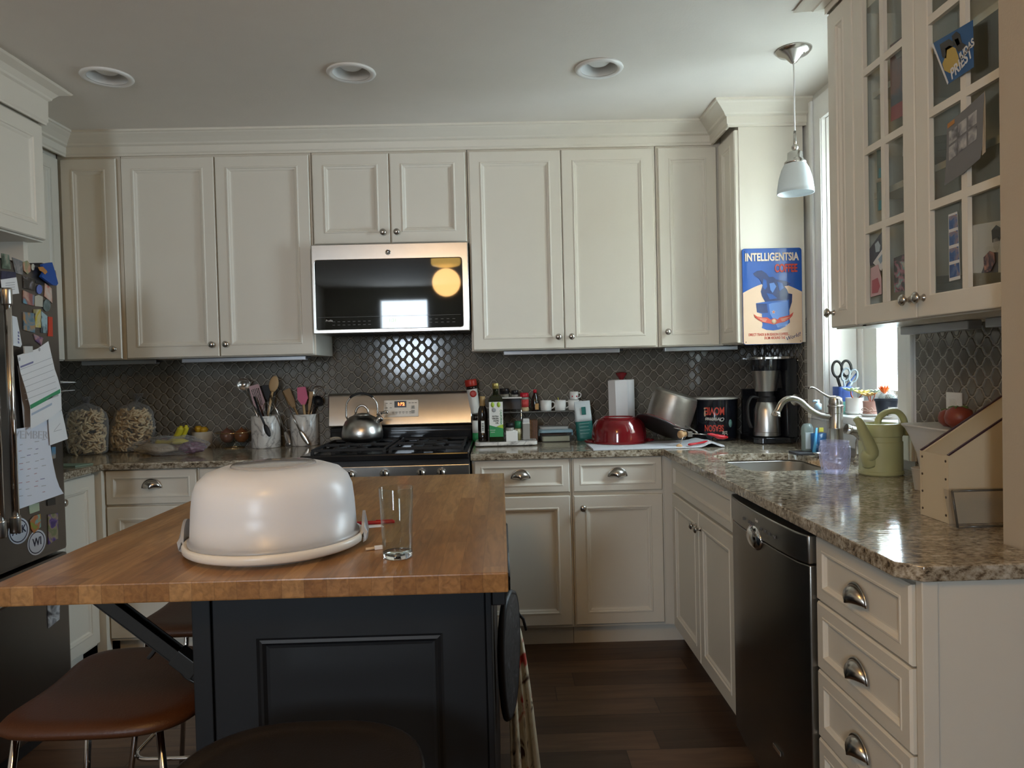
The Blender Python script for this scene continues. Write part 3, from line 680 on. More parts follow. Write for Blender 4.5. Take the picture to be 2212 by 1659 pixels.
# ------------------------------------------------------------------ microwave
mw = thing('microwave', 'stainless over-the-range microwave with a black glass door', 'microwave', (-.516, -.42, 1.487))
MX0, MX1, MZ0, MZ1 = -.893, -.140, 1.487, 1.915
b_ = NB(); box(b_, MX0+.006, MX1-.006, -.39, -.014, MZ0+.006, MZ1-.002, .002); put('case', b_, M('case_black', (.02, .02, .021), .35), mw, world=True)
b_ = NB(); prism(b_, [(MX0, MZ0), (MX1, MZ0), (MX1, MZ1), (MX0, MZ1)], .032, M4=T3(0, -.422, 0), holes=[rrect(-.877, -.172, 1.508, 1.838, .012, 4)]); dm = put('door', b_, STEEL, mw, world=True, bev=.004)
GLB = M('tinted_glass', (.012, .012, .010), .03, coat=.3)
b_ = NB(); prism(b_, rrect(-.8775, -.1715, 1.5075, 1.8385, .012, 4), .02, M4=T3(0, -.4205, 0)); put('door_glass', b_, GLB, dm)
b_ = NB(); box(b_, -.868, -.182, -.4212, -.4205, 1.5655, 1.5665); put('control_seam', b_, M('seam_grey', (.06, .06, .06), .3), dm)
lx = lambda px, py: U(px, py, 'Y', -.422)
p_ = lx(848, 692); text('clock_digits', '1:31', .023, M('led_green', (.05, .3, .05), .4, emit=(.25, 1, .2), es=3), dm, T3(p_.x, -.4213, p_.z) @ UPR)
p_ = lx(711, 693); text('lettering', 'Profile', .013, M('print_grey', (.62, .60, .55), .4), dm, T3(p_.x, -.4213, p_.z) @ UPR, shear=.1)
b_ = NB()
for i in range(8):
    for r in range(2): q = box(b_, -.80+i*.0245, -.788+i*.0245, -.4211, -.4205, 1.527+r*.016, 1.529+r*.016); 
for i in range(5):
    for r in range(2): q = box(b_, -.335+i*.028, -.322+i*.028, -.4211, -.4205, 1.530+r*.016, 1.532+r*.016)
put('key_legends', b_, M('legend_grey', (.12, .12, .11), .4), dm)
p_ = lx(838, 545)
b_ = NB(); lathe(b_, [(0, 0), (.0135, 0), (.0135, .002), (.012, .0032), (.0115, .002), (0, .002)], 28, M4=T3(p_.x, -.422, p_.z, rx=PI/2)); bd = put('round_badge', b_, CHROME, dm)
text('badge_letters', 'GE', .012, M('mark_dark'), dm, T3(p_.x, -.4245, p_.z) @ UPR, shear=.35, bold=.0003)
b_ = NB()
for i in range(24): box(b_, MX0+.05+i*.027, MX0+.068+i*.027, -.36, -.10, MZ0+.0015, MZ0+.0065)
put('underside_vents', b_, MBLACK, mw, world=True)

# ------------------------------------------------------------------ dishwasher (local x = -1.540 - Y)
dw = thing('dishwasher', 'dark stainless dishwasher between the sink cabinet and the drawer stack', 'dishwasher', (.752, -1.541, 0), -PI/2)
b_ = NB(); box(b_, .004, .594, .02, .60, .10, .882); put('tub', b_, MBLACK, dw)
b_ = NB(); box(b_, .004, .594, .06, .55, 0, .10); put('toe_kick', b_, MBLACK, dw)
b_ = NB()
sec = [(.003, .026), (.003, .004), (.05, -.010), (.15, -.018), (.30, -.022), (.45, -.018), (.55, -.010), (.595, .004), (.595, .026)]
def bowed(bm, z0, z1, push=0):
    A = [bm.verts.new((x, y-push if 0 < i < 8 else y, z0)) for i, (x, y) in enumerate(sec)]; B = [bm.verts.new((x, y-push if 0 < i < 8 else y, z1)) for i, (x, y) in enumerate(sec)]
    for i in range(9): bm.faces.new((A[i], A[(i+1) % 9], B[(i+1) % 9], B[i])).smooth = True
    bm.faces.new(A); bm.faces.new(list(reversed(B)))
bowed(b_, .115, .792); dd = put('door_panel', b_, M('door_stainless', (.30, .285, .26), .30, 1, aniso=.4), dw, bev=.003)
b_ = NB(); bowed(b_, .795, .868, .003); cp = put('control_strip', b_, M('strip_steel', (.34, .33, .31), .3, 1), dw, bev=.004)
b_ = NB(); lathe(b_, [(0, 0), (.060, .0), (.052, .006), (.040, .012), (0, .016)], 28, M4=T3(.285, -.022, .792, rx=PI/2) @ Matrix.Diagonal((1, .62, 1, 1))); 
put('grip_pocket', b_, CHROME, dd, smooth=True)
for x_ in (.20, .245, .262, .279, .34, .37, .40, .44): b_ = NB(); box(b_, x_-.005, x_+.005, -.0275, -.022, .824, .832, .001); put('button', b_, M('button_grey', (.10, .10, .10), .3), cp)
text('lettering', 'Eco', .014, M('print_grey'), cp, T3(.31, -.0262, .845) @ UPR)
b_ = NB(); box(b_, .40, .452, -.0225, -.0195, .235, .247, .001); put('badge', b_, CHROME, dd)

# ------------------------------------------------------------------ refrigerator (local x = Y + 2.07)
FX = -1.655; F0, F1 = -1.965, -1.155
fg = thing('refrigerator', 'slate french door refrigerator at the left edge covered with magnets and papers', 'refrigerator', (FX, F0, 0), PI/2)
FW = F1-F0
b_ = NB(); box(b_, .004, FW-.004, .075, .72, .02, 1.70, .004); put('body', b_, M('fridge_body', (.09, .082, .074), .5), fg)
for k, (a, c) in enumerate(((.002, FW/2-.002), (FW/2+.002, FW-.002))):
    b_ = NB(); box(b_, a, c, 0, .07, .660, 1.712, .012); q = put('door', b_, DSTEEL, fg)
    hx = FW/2+(-.035 if k == 0 else .035)
    h_ = NB(); tube(h_, [(hx, -.058, .80), (hx, -.058, 1.60)], .0115, 14); hh = put('handle', h_, CHROME, q)
    for z_ in (.80, 1.60):
        h_ = NB()
        lathe(h_, [(0, -.028), (.0155, -.028), (.0165, -.022), (.0165, .022), (.0155, .028), (0, .028)], 18, M4=T3(hx, -.056, z_+(.028 if z_ < 1 else -.028)))
        box(h_, hx-.009, hx+.009, -.056, .002, z_-.012+(.028 if z_ < 1 else -.028), z_+.012+(.028 if z_ < 1 else -.028), .002)
        put('end_cap', h_, STEEL, hh)
b_ = NB(); box(b_, .002, FW-.002, 0, .07, .05, .650, .012); fz = put('freezer_drawer', b_, DSTEEL, fg)
h_ = NB(); tube(h_, [(.10, -.058, .585), (FW-.10, -.058, .585)], .0115, 14)
for x_ in (.13, FW-.13): box(h_, x_-.01, x_+.01, -.056, .002, .575, .595)
put('handle', h_, CHROME, fz)
b_ = NB(); box(b_, .02, FW-.02, .02, .70, 0, .05); put('base_grille', b_, MBLACK, fg)
b_ = NB(); box(b_, FW-.06, FW-.01, .02, .10, 1.7121, 1.73, .003); put('hinge_cover', b_, MBLACK, fg)

# ------------------------------------------------------------------ island
NAVY = M('charcoal_paint', (.008, .0095, .012), .48)
IX0, IX1, IY0, IY1 = -.968, .006, -2.545, -1.25
b_ = NB(); box(b_, IX0, IX1, IY0, IY1, .876, .914, .003); tp = put('island_top', b_, BLOCK); tag(tp, 'worn butcher block island top in orange brown staves', 'countertop')
isl = thing('kitchen_island', 'charcoal painted kitchen island base under the butcher block', 'cabinet', (-.32, -1.9, 0))
b_ = NB(); box(b_, -.612, -.030, -2.478, -1.38, 0, .875, .002); put('body', b_, NAVY, isl, world=True)
ip = [(.0, 0), (.0, -.010), (.003, -.013), (.085, -.013), (.090, -.010), (.096, -.012), (.102, -.006), (.108, -.005)]
bm = NB(); f_, _ = rect_rings(bm, .535, .855, ip, cx=-.3075, cz=.44); 
for v in bm.verts: v.co.y += -2.4775
put('end_panel', bm, NAVY, isl, world=True)
for _q in ((-.614, -.578), (-.0395, -.028)): bm = NB(); box(bm, *_q, -2.4905, -2.474, 0, .875, .002); put('corner_stile', bm, NAVY, isl, world=True)
# supporting bracket of the overhang
STL = M('bracket_steel', (.055, .052, .048), .45, .7)
for by in (-2.28, -1.52):
    bk = thing('shelf_bracket', 'black steel folding bracket under the island overhang, '+('nearest us' if by < -2 else 'at the far end'), 'bracket', (-.613, by, .58), 0, 'overhang brackets')
    b_ = NB(); box(b_, -.008, 0, -.02, .02, -.03, .293, .001); box(b_, -.30, 0, -.02, .02, .287, .2955, .001); put('angle', b_, STL, bk)
    b_ = NB(); M_ = T3(-.004, 0, -.005, ry=-.885)
    box(b_, -.014, .014, -.016, -.013, .0, .385, M4=M_); box(b_, -.014, .014, .013, .016, .0, .385, M4=M_); box(b_, -.016, -.013, -.016, .016, .0, .385, M4=M_); put('strut', b_, STL, bk)
    b_ = NB(); box(b_, -.045, -.012, -.009, .009, .20, .208, .002, M4=M_); box(b_, -.02, .018, -.019, .019, .10, .16, .002, M4=M_); tube(b_, spline([(-.02, 0, .15), (-.03, 0, .11), (-.02, 0, .06)]), .004, 6, M4=M_); put('release_latch', b_, STL, bk)

# ------------------------------------------------------------------ stools
TAN = M('brown_vinyl', (.075, .024, .007), .42, bump=.08, bscale=220)
def seat_mesh(W, D, th, waist, dish, edge_drop):
    """molded seat: x width, y depth, origin at the centre of the seat top"""
    bm = NB(); n, kx_ = 44, 9
    outer = []
    for i in range(n):
        a = 2*PI*i/n; c, s = math.cos(a), math.sin(a)
        x = math.copysign(abs(c)**.55, c)*W/2; y = math.copysign(abs(s)**.55, s)*D/2
        if c < 0: x += waist*(1-(y/(D/2))**2)
        outer.append((x, y))
    rings = []
    for j in range(1, kx_+1):
        f = j/kx_
        rings.append([bm.verts.new((x*f, y*f, dish*(f**3)-edge_drop*max(0, f-.86)**2*40+.02*(y*f/(D/2))**2*(1 if y > 0 else 0))) for x, y in outer])
    c0 = bm.verts.new((0, 0, 0))
    low = [bm.verts.new((v.co.x*.985, v.co.y*.985, v.co.z-th)) for v in rings[-1]]
    low2 = [bm.verts.new((v.co.x*.80, v.co.y*.80, -th-.004)) for v in rings[-1]]
    for i in range(n):
        j = (i+1) % n
        bm.faces.new((c0, rings[0][i], rings[0][j]))
        for a, c in zip(rings+[low], rings[1:]+[low, low2]): bm.faces.new((a[i], c[i], c[j], a[j]))
    bm.faces.new(list(reversed(low2)))
    return bm
def stool(label, loc, rz, mat, h, group, W=.45, D=.405, legs=True):
    t = thing('bar_stool', label, 'stool', loc, rz, group)
    s = put('seat', seat_mesh(W, D, .022, .05, .006, .02), mat, t, smooth=True, sub=1); s.location = (0, 0, h)
    b_ = NB(); tube(b_, rrpath(W*.34, D*.34, h-.04), .008, 8, closed=True); put('seat_frame', b_, CHROME, t)
    for sx in (-1, 1):
        for sy in (-1, 1):
            b_ = NB(); tube(b_, [(sx*W*.33, sy*D*.33, h-.04), (sx*W*.47, sy*D*.46, .0)], .008, 10); put('leg', b_, CHROME, t)
    b_ = NB(); tube(b_, rrpath(W*.425, D*.42, .22), .006, 8, closed=True); put('foot_ring', b_, CHROME, t)
    return t
def rrpath(a, c, z): return [(x, y, z) for x, y in rrect(-a, a, -c, c, .05, 5)]
stool('brown molded stool under the near end of the island overhang', (-.880, -2.258, 0), 0, TAN, .600, 'brown molded stools')
stool('brown molded stool farther back under the island overhang', (-.880, -1.70, 0), 0, TAN, .600, 'brown molded stools')
BLV = M('black_vinyl', (.016, .013, .011), .33, bump=.05, bscale=260)
t = thing('bar_stool', 'black padded stool in front of the island at the bottom edge', 'stool', (-.335, -2.815, 0))
b_ = NB(); n = 48; rings = []
for f, z in ((.0, .672), (.55, .670), (.80, .668), (.90, .671), (.96, .678), (.99, .676), (1.0, .668), (1.0, .650), (.985, .632), (.80, .628), (0, .628)):
    if f == 0: rings.append([b_.verts.new((0, 0, z))]); continue
    row = []
    for i in range(n):
        a = 2*PI*i/n; c, s = math.cos(a), math.sin(a)
        row.append(b_.verts.new((math.copysign(abs(c)**.72, c)*.205*f*(1+.06*(-s)), math.copysign(abs(s)**.72, s)*.205*f, z)))
    rings.append(row)
for a, c in zip(rings, rings[1:]):
    for i in range(n):
        j = (i+1) % n
        if len(a) == 1: b_.faces.new((a[0], c[i], c[j]))
        elif len(c) == 1: b_.faces.new((a[j], a[i], c[0]))
        else: b_.faces.new((a[i], c[i], c[j], a[j]))
put('seat', b_, BLV, t, smooth=True)
b_ = NB(); tube(b_, [(.2065*math.copysign(abs(math.cos(a))**.72, math.cos(a))*(1-.06*math.sin(a)), .2065*math.copysign(abs(math.sin(a))**.72, math.sin(a)), .632) for a in [2*PI*i/48 for i in range(48)]], .0035, 6, closed=True); put('edge_band', b_, CHROME, t)
for sx in (-1, 1):
    for sy in (-1, 1):
        b_ = NB(); tube(b_, [(sx*.15, sy*.15, .63), (sx*.20, sy*.20, 0)], .010, 10); put('leg', b_, CHROME, t)
b_ = NB(); tube(b_, rrpath(.178, .178, .22), .007, 8, closed=True); put('foot_ring', b_, CHROME, t)

# ------------------------------------------------------------------ on the island
DX, DY = -.505, -2.300
ck = thing('cake_carrier', 'white domed plastic cake carrier with grey side clips on the island', 'cake carrier', (DX, DY, .914), .12)
b_ = NB(); lathe(b_, [(0, 0), (.155, 0), (.160, .006), (.186, .010), (.191, .014), (.192, .024), (.189, .029), (.186, .030), (.182, .026), (0, .024)], 64); put('tray', b_, M('tray_white', (.80, .77, .70), .3), ck)
m_, t_, bb = nt('milky_plastic'); bb.inputs['Base Color'].default_value = (.80, .84, .93, 1); bb.inputs['Roughness'].default_value = .32
bb.inputs['Subsurface Weight'].default_value = 1; bb.inputs['Subsurface Radius'].default_value = (.12, .12, .12); bb.inputs['Subsurface Scale'].default_value = 1
MILK = m_
b_ = NB(); lathe(b_, [(.181, .026), (.181, .034), (.176, .036), (.172, .10), (.168, .136), (.160, .156), (.142, .173), (.110, .184), (.098, .187), (.094, .184), (.060, .188), (0, .190)], 64); dome = put('dome_lid', b_, MILK, ck, smooth=True)
b_ = NB(); lathe(b_, [(.091, .1855), (.0885, .1895), (.080, .1900), (.0, .1925)], 48, caps=False); put('reflecting_top_disc', b_, M('painted_reflection_grey', (.42, .42, .43), .08, coat=.5), dome, smooth=True)  # translucent top disc; its grey paints in the reflection of dark surroundings
GREY = M('grey_plastic', (.30, .31, .32), .35)
for a0 in (0.06, PI-.06):
    b_ = NB(); n = 14; ra = []
    for i in range(n+1):
        a = a0+(-.21+.42*i/n); k = math.sin(PI*i/n)**.6; hh_ = .020+.052*k
        c, s = math.cos(a), math.sin(a)
        ra.append([b_.verts.new((r*c, r*s, z)) for r, z in ((.1925, .008), (.199, .012), (.202, .030), (.195, hh_), (.189, hh_), (.1935, .030))])
    for p, q in zip(ra, ra[1:]):
        for i in range(6): b_.faces.new((p[i], p[(i+1) % 6], q[(i+1) % 6], q[i]))
    b_.faces.new(ra[0]); b_.faces.new(list(reversed(ra[-1])))
    put('side_clip', b_, GREY, ck, smooth='auto')
gp = U(855, 1212, 'Z', .914); gx_, gy_ = gp.x, gp.y+.029
gl_ = thing('drinking_glass', 'tall empty clear drinking glass standing on the island', 'glass', (gx_, gy_, .9145))
b_ = NB(); lathe(b_, [(0, 0), (.0285, 0), (.0300, .002), (.0304, .012), (.0, .012)], 48); put('thick_base', b_, GLASS, gl_)
b_ = NB(); lathe(b_, [(.0304, .012), (.0355, .144), (.0348, .1455), (.0340, .144), (.0290, .0125)], 48, caps=False); put('tumbler_wall', b_, PANE, gl_, smooth=True)
p_ = U(793, 1131, 'Z', .92)
RED = M('red_plastic', (.50, .012, .02), .3)
pn = thing('pen', 'red pen lying behind the cake carrier on the island', 'pen', (p_.x, p_.y+.012, .9195), .08)
b_ = NB(); lathe(b_, [(0, -.07), (.002, -.066), (.0045, -.058), (.0045, .052), (.0040, .066), (0, .067)], 14, M4=T3(ry=PI/2)); put('barrel', b_, RED, pn)
b_ = NB(); box(b_, .02, .062, -.0012, .0012, .0045, .0062); put('clip', b_, RED, pn)
b_ = NB(); slab(b_, [(-.09, -.02), (.045, .012), (.03, .05), (-.10, .03)], .9143, .9148); o = put('folded_paper', b_, PAPER); o.location = (p_.x, p_.y-.03, 0); tag(o, 'white folded paper lying under the red pen on the island', 'paper')
p_ = U(806, 1188, 'Z', .914)
t = thing('wooden_peg', 'small pale wooden peg with a white end beside the glass', 'peg', (p_.x, p_.y, .9175), .35)
b_ = NB(); tube(b_, [(-.016, 0, 0), (.004, 0, 0)], .0032, 8); put('shaft', b_, M('pale_wood', (.62, .47, .30), .5), t)
b_ = NB(); box(b_, .003, .020, -.005, .005, -.003, .0045, .001); put('end_tab', b_, WHITE, t)
# mitt and towel on the far right side of the island base
rl = thing('towel_rail', 'black hook rail under the right edge of the island top', 'rail', (-.029, -2.1, .83))
b_ = NB(); tube(b_, [(.034, -.20, 0), (.034, .35, 0)], .007, 10)
for yy in (-.18, .33): box(b_, 0, .038, yy-.01, yy+.01, -.010, .010, .002)
put('rod', b_, MBLACK, rl)
b_ = NB(); box(b_, .0, .03, -.38, -.355, .0, .04, .003); put('end_bracket', b_, MBLACK, rl)
pm = thing('oven_mitt', 'black edged quilted oven mitt hanging from the island side', 'oven mitt', (.008, -2.12, .742))
b_ = NB(); out = spline([(0, 0, 0), (.065, 0, -.03), (.09, 0, -.11), (.078, 0, -.19), (.03, 0, -.28), (-.05, 0, -.29), (-.09, 0, -.21), (-.10, 0, -.10), (-.06, 0, -.02), (0, 0, 0)], 5)
RM_ = T3(rz=PI/2-.22)
prism(b_, [(p.x, p.z) for p in out[:-1]], .016, M4=RM_ @ T3(0, -.008, 0)); put('quilted_face', b_, patches('mitt_print', [(.012, .012, .015), (.06, .065, .07), (.02, .02, .024), (.11, .115, .12)], 30, 1), pm, bev=.004)
b_ = NB(); tube(b_, [RM_ @ p for p in out[:-1]], .009, 8, closed=True); put('binding', b_, MBLACK, pm)
b_ = NB(); tube(b_, [(0, 0, 0), (.000, .01, .045), (-.010, .012, .085)], .005, 8); put('hanging_loop', b_, MBLACK, pm)
tw = thing('dish_towel', 'cream dish towel printed with brown and red figures hanging on the island side', 'towel', (.0, -2.02, .62))
b_ = NB(); nx, nz = 28, 26; W_ = .26; grid = []
for j in range(nz+1):
    f = j/nz; row = []
    for i in range(nx+1):
        s = i/nx; w2 = .30+.70*f**.7
        row.append(b_.verts.new((.006+.030*f*(1-s)*0+s*w2*.092+.006*f*math.sin(s*9*PI), (s-.5)*.13*w2+(.008+.014*f)*math.sin(s*6*PI+.6), -.585*f)))
    grid.append(row)
for j in range(nz):
    for i in range(nx): b_.faces.new((grid[j][i], grid[j][i+1], grid[j+1][i+1], grid[j+1][i])).smooth = True
o = put('cloth', b_, patches('towel_print', [(.10, .05, .03), (.70, .62, .44), (.74, .67, .50), (.68, .60, .43), (.45, .05, .03)], 16, 3, .8), tw)
s = o.modifiers.new('thick', 'SOLIDIFY'); s.thickness = .004
b_ = NB(); tube(b_, [(.052, 0, -.01), (.045, 0, .02), (.02, 0, .05), (.004, 0, .06)], .004, 6); put('hanging_loop', b_, M('loop_black', (.02, .02, .02), .8), tw)
# ------------------------------------------------------------------ things along the counters
CT = .9155
def at(px, py, z=CT): return U(px, py, 'Z', z)
def zat(px, py, y): return U(px, py, 'Y', y)
random.seed(5)
def blob_lathe(bm, prof, seg, amp, sx=1, sy=1, seed=0, lean=(0, 0)):
    vs = lathe(bm, prof, seg, sx=sx, sy=sy, caps=True); rnd = random.Random(seed)
    ph = [rnd.uniform(0, 6.28) for _ in range(6)]
    for v in vs:
        a = math.atan2(v.co.y, v.co.x); k = 1+amp*(math.sin(3*a+ph[0]+v.co.z*30)+.7*math.sin(7*a+ph[1]-v.co.z*45)+.5*math.sin(11*a+ph[2]+v.co.z*60))
        v.co.x *= k; v.co.y *= k; v.co.x += lean[0]*v.co.z; v.co.y += lean[1]*v.co.z
    return vs
def pasta_bag(label, loc, prof, sx, sy, lean, seed, tie):
    t = thing('pasta_bag', label, 'bag', loc, 0, 'clear bags of pasta')
    b_ = NB(); blob_lathe(b_, prof, 56, .012, sx, sy, seed, lean); put('clear_bag', b_, FILM, t, smooth=True)
    zt = prof[-1][1]; tx = lean[0]*zt
    b_ = NB(); 
    for k in range(7):
        a = k*.9; tube(b_, spline([(tx, 0, zt-.012), (tx+.004*math.cos(a), .004*math.sin(a), zt+.004), (tx+tie[0]+.020*math.cos(a), .016*math.sin(a), zt+tie[1])], 4), [.006]*4+[.010]*4+[.004], 6)
    put('gathered_neck', b_, FILM, t, smooth=True)
    # the pasta itself
    rnd = random.Random(seed); b_ = NB(); hmax = prof[-3][1]
    def rad(z):
        for (r0, z0), (r1, z1) in zip(prof, prof[1:]):
            if z0 <= z <= z1 and z1 > z0: return r0+(r1-r0)*(z-z0)/(z1-z0)
        return .01
    for k in range(430):
        z = .008+rnd.random()*(hmax*.93-.008); R = rad(z)-.012
        a = rnd.uniform(0, 2*PI); f = math.sqrt(rnd.uniform(.35, 1)); c = Vector((sx*R*f*math.cos(a)+lean[0]*z, sy*R*f*math.sin(a)+lean[1]*z, z))
        d = Vector((rnd.uniform(-1, 1), rnd.uniform(-1, 1), rnd.uniform(-.8, .8))).normalized()
        tang = Vector((-math.sin(a), math.cos(a), 0)); d = (d+tang*rnd.uniform(-1.5, 1.5)).normalized()
        n = Vector((math.cos(a), math.sin(a), 0)); d = (d-n*d.dot(n)*.85).normalized(); L_ = rnd.uniform(.013, .021); q = d.orthogonal().normalized()*.003
        tube(b_, [c-d*L_, c-d*L_*.3+q, c+d*L_*.4+q, c+d*L_], .0048, 5)
    o = put('pasta', b_, M('dry_pasta', (.82, .63, .38), .6, vary=.25, vscale=40), None); o.location = loc
    tag(o, 'pale dry pasta pieces inside the '+('left' if seed == 1 else 'right')+' clear bag', 'pasta', None, 'stuff')
    return t
p_ = at(190, 985)
PF = [(.0, 0), (.080, .002), (.092, .015), (.098, .06), (.101, .12), (.100, .17), (.092, .205), (.070, .232), (.030, .250), (.008, .262)]
pasta_bag('clear tied bag of pasta standing at the left end of the counter', (zat(189, 950, p_.y+.09).x, p_.y+.090, CT), PF, 1, .82, (0, 0), 1, (.0, .030))
p_ = at(285, 978)
pasta_bag('clear tied bag of pasta leaning right beside the bananas', (zat(281, 960, p_.y+.085).x, p_.y+.085, CT), [(r*1.12 if i < 5 else r*1.0, z*1.0) for i, (r, z) in enumerate(PF)], 1.02, .72, (.13, 0), 2, (.022, .038))
# crumpled bag in front
p_ = at(350, 987)
t = thing('crumpled_bag', 'crumpled clear plastic bag with a purple end lying before the bananas', 'bag', (p_.x, p_.y+.06, CT))
b_ = NB(); bmesh.ops.create_icosphere(b_, subdivisions=5, radius=1); rnd = random.Random(9)
from mathutils import noise as MN
for v in b_.verts:
    c = v.co.copy(); d = 1+.22*MN.noise(c*2.3)+.12*MN.noise(c*6); v.co = Vector((c.x*.185*d, c.y*.050*d, .047+c.z*.046*d*(1+.2*c.x))); v.co.z = max(v.co.z, .001)
put('clear_wrap', b_, FILM, t, smooth=True)
b_ = NB(); bmesh.ops.create_icosphere(b_, subdivisions=4, radius=1)
for v in b_.verts:
    c = v.co.copy(); d = 1+.2*MN.noise(c*2+Vector((5, 0, 0))); v.co = Vector((-.055+c.x*.10*d, c.y*.036*d, .032+c.z*.026*d)); v.co.z = max(v.co.z, .002)
put('bread_ends', b_, M('bread', (.42, .36, .28), .8, bump=.5, bscale=90), t, smooth=True)
b_ = NB(); bmesh.ops.create_icosphere(b_, subdivisions=4, radius=1)
for v in b_.verts:
    c = v.co.copy(); d = 1+.3*MN.noise(c*3+Vector((2, 3, 0))); v.co = Vector((.12+c.x*.062*d, .004+c.y*.036*d, .036+c.z*.028*d)); v.co.z = max(v.co.z, .002)
put('purple_wrapper', b_, M('purple_film', (.20, .12, .16), .25, bump=.4, bscale=40), t, smooth=True)
# low tray of fruit with bananas
TY = -.155; TX = zat(372, 950, TY).x
t = thing('fruit_tray', 'low dark wooden tray under the bananas', 'tray', (TX, TY, CT))
b_ = NB(); lathe(b_, [(0, 0), (.085, 0), (.098, .012), (.104, .034), (.100, .034), (.094, .014), (0, .010)], 40, sy=.8); put('body', b_, M('tray_brown', (.16, .075, .04), .4), t)
YEL = M('banana_yellow', (.55, .46, .02), .45, vary=.15, vscale=20); DRK = M('stem_brown', (.06, .04, .02), .7)
for i, (dx, dy, rz, s) in enumerate(((.0, -.03, -.15, 1), (.012, -.002, .05, .95))):
    bt = thing('banana', ['ripe yellow banana in front in the pair on the tray', 'ripe yellow banana at the back of the pair on the tray'][i], 'banana', (TX+dx, TY+dy, CT+.040), rz, 'bananas on the tray')
    P = spline([(-.075*s, 0, .012), (-.045*s, 0, .000), (0, 0, .006), (.040*s, 0, .035), (.062*s, 0, .075), (.066*s, 0, .092)], 5); n = len(P)
    R_ = [.018*min(1, .25+2.6*math.sin(PI*(.04+.92*i_/(n-1))))*(.9 if i_ < n-4 else .5) for i_ in range(n)]
    b_ = NB(); tube(b_, P, R_, 10); put('peel', b_, YEL, bt, smooth=True)
    b_ = NB(); tube(b_, [P[-1]-Vector((0, 0, .004)), P[-1]+Vector((.001, 0, .012))], .005, 7); put('stem', b_, DRK, bt)
bt = thing('banana', 'short yellow banana lying on the right side of the tray', 'banana', (TX+.065, TY-.03, CT+.045), .3, 'bananas on the tray')
b_ = NB(); tube(b_, spline([(-.05, 0, .0), (-.01, 0, .006), (.035, 0, -.002)], 5), [.008, .013, .015, .016, .016, .016, .016, .014, .012, .009, .006], 10); put('peel', b_, YEL, bt, smooth=True)
b_ = NB(); tube(b_, [(.033, 0, -.002), (.045, 0, -.003)], .004, 7); put('stem', b_, DRK, bt)
o = NB(); lathe(o, [(0, -.022), (.015, -.020), (.024, -.005), (.024, .006), (.013, .020), (0, .018)], 20); o = put('plum', o, M('plum_red', (.16, .01, .02), .2), smooth=True); o.location = (TX-.055, TY+.035, CT+.045); tag(o, 'dark red plum behind the bananas on the tray', 'fruit')
# white bowl with yellow fruit
p_ = at(431, 968); BXx, BYy = p_.x, p_.y+.05
t = thing('ceramic_bowl', 'small off-white bowl of yellow peppers beside the glass bowl', 'bowl', (BXx, BYy, CT))
b_ = NB(); lathe(b_, [(0, 0), (.044, 0), (.050, .006), (.054, .04), (.056, .085), (.052, .085), (.048, .02), (0, .012)], 36); put('body', b_, M('cream_ceramic', (.60, .54, .44), .3), t)
for i in range(5):
    a = i*1.256+.3; o = NB(); lathe(o, [(0, -.020), (.010, -.020), (.018, -.006), (.020, .006), (.012, .018), (0, .016)], 14); o = put('yellow_pepper', o, M('pepper_yellow', (.60, .34, .02), .3), smooth=True)
    o.location = (BXx+.026*math.cos(a), BYy+.026*math.sin(a), CT+.093+.006*(i % 2)); tag(o, 'small yellow pepper heaped in the off-white bowl, '+('the right rear one', 'the rearmost one', 'the left one', 'the front left one', 'the front right one')[i], 'pepper', 'yellow peppers in the bowl')
# glass footed bowl with onions
p_ = at(497, 970); BXx, BYy = p_.x, p_.y+.062
t = thing('glass_bowl', 'clear footed glass bowl holding two brown onions', 'bowl', (BXx, BYy, CT))
b_ = NB(); lathe(b_, [(.052, 0), (.050, .004), (.030, .014), (.050, .022), (.078, .045), (.092, .075), (.094, .083)], 44, caps=False); put('body', b_, PANE, t, smooth=True)
b_ = NB(); tube(b_, [(.094*math.cos(2*PI*i/40), .094*math.sin(2*PI*i/40), .083) for i in range(40)], .0022, 6, closed=True); tube(b_, [(.052*math.cos(2*PI*i/40), .052*math.sin(2*PI*i/40), .002) for i in range(40)], .002, 6, closed=True); put('gold_rim', b_, M('gold', (.7, .5, .25), .15, 1), t)
for i, (dx, c) in enumerate(((-.036, (.17, .075, .05)), (.040, (.22, .08, .03)))):
    ot = thing('onion', ['reddish brown onion on the left in the glass bowl', 'copper brown onion on the right in the glass bowl'][i], 'onion', (BXx+dx, BYy, CT+.062), 0, 'onions in the glass bowl')
    b_ = NB(); lathe(b_, [(0, -.034), (.018, -.032), (.034, -.016), (.038, .004), (.030, .024), (.012, .036), (.004, .042), (0, .05)], 24); put('bulb', b_, M('onion_%d' % i, c, .3, vary=.25, vscale=60), ot, smooth=True)
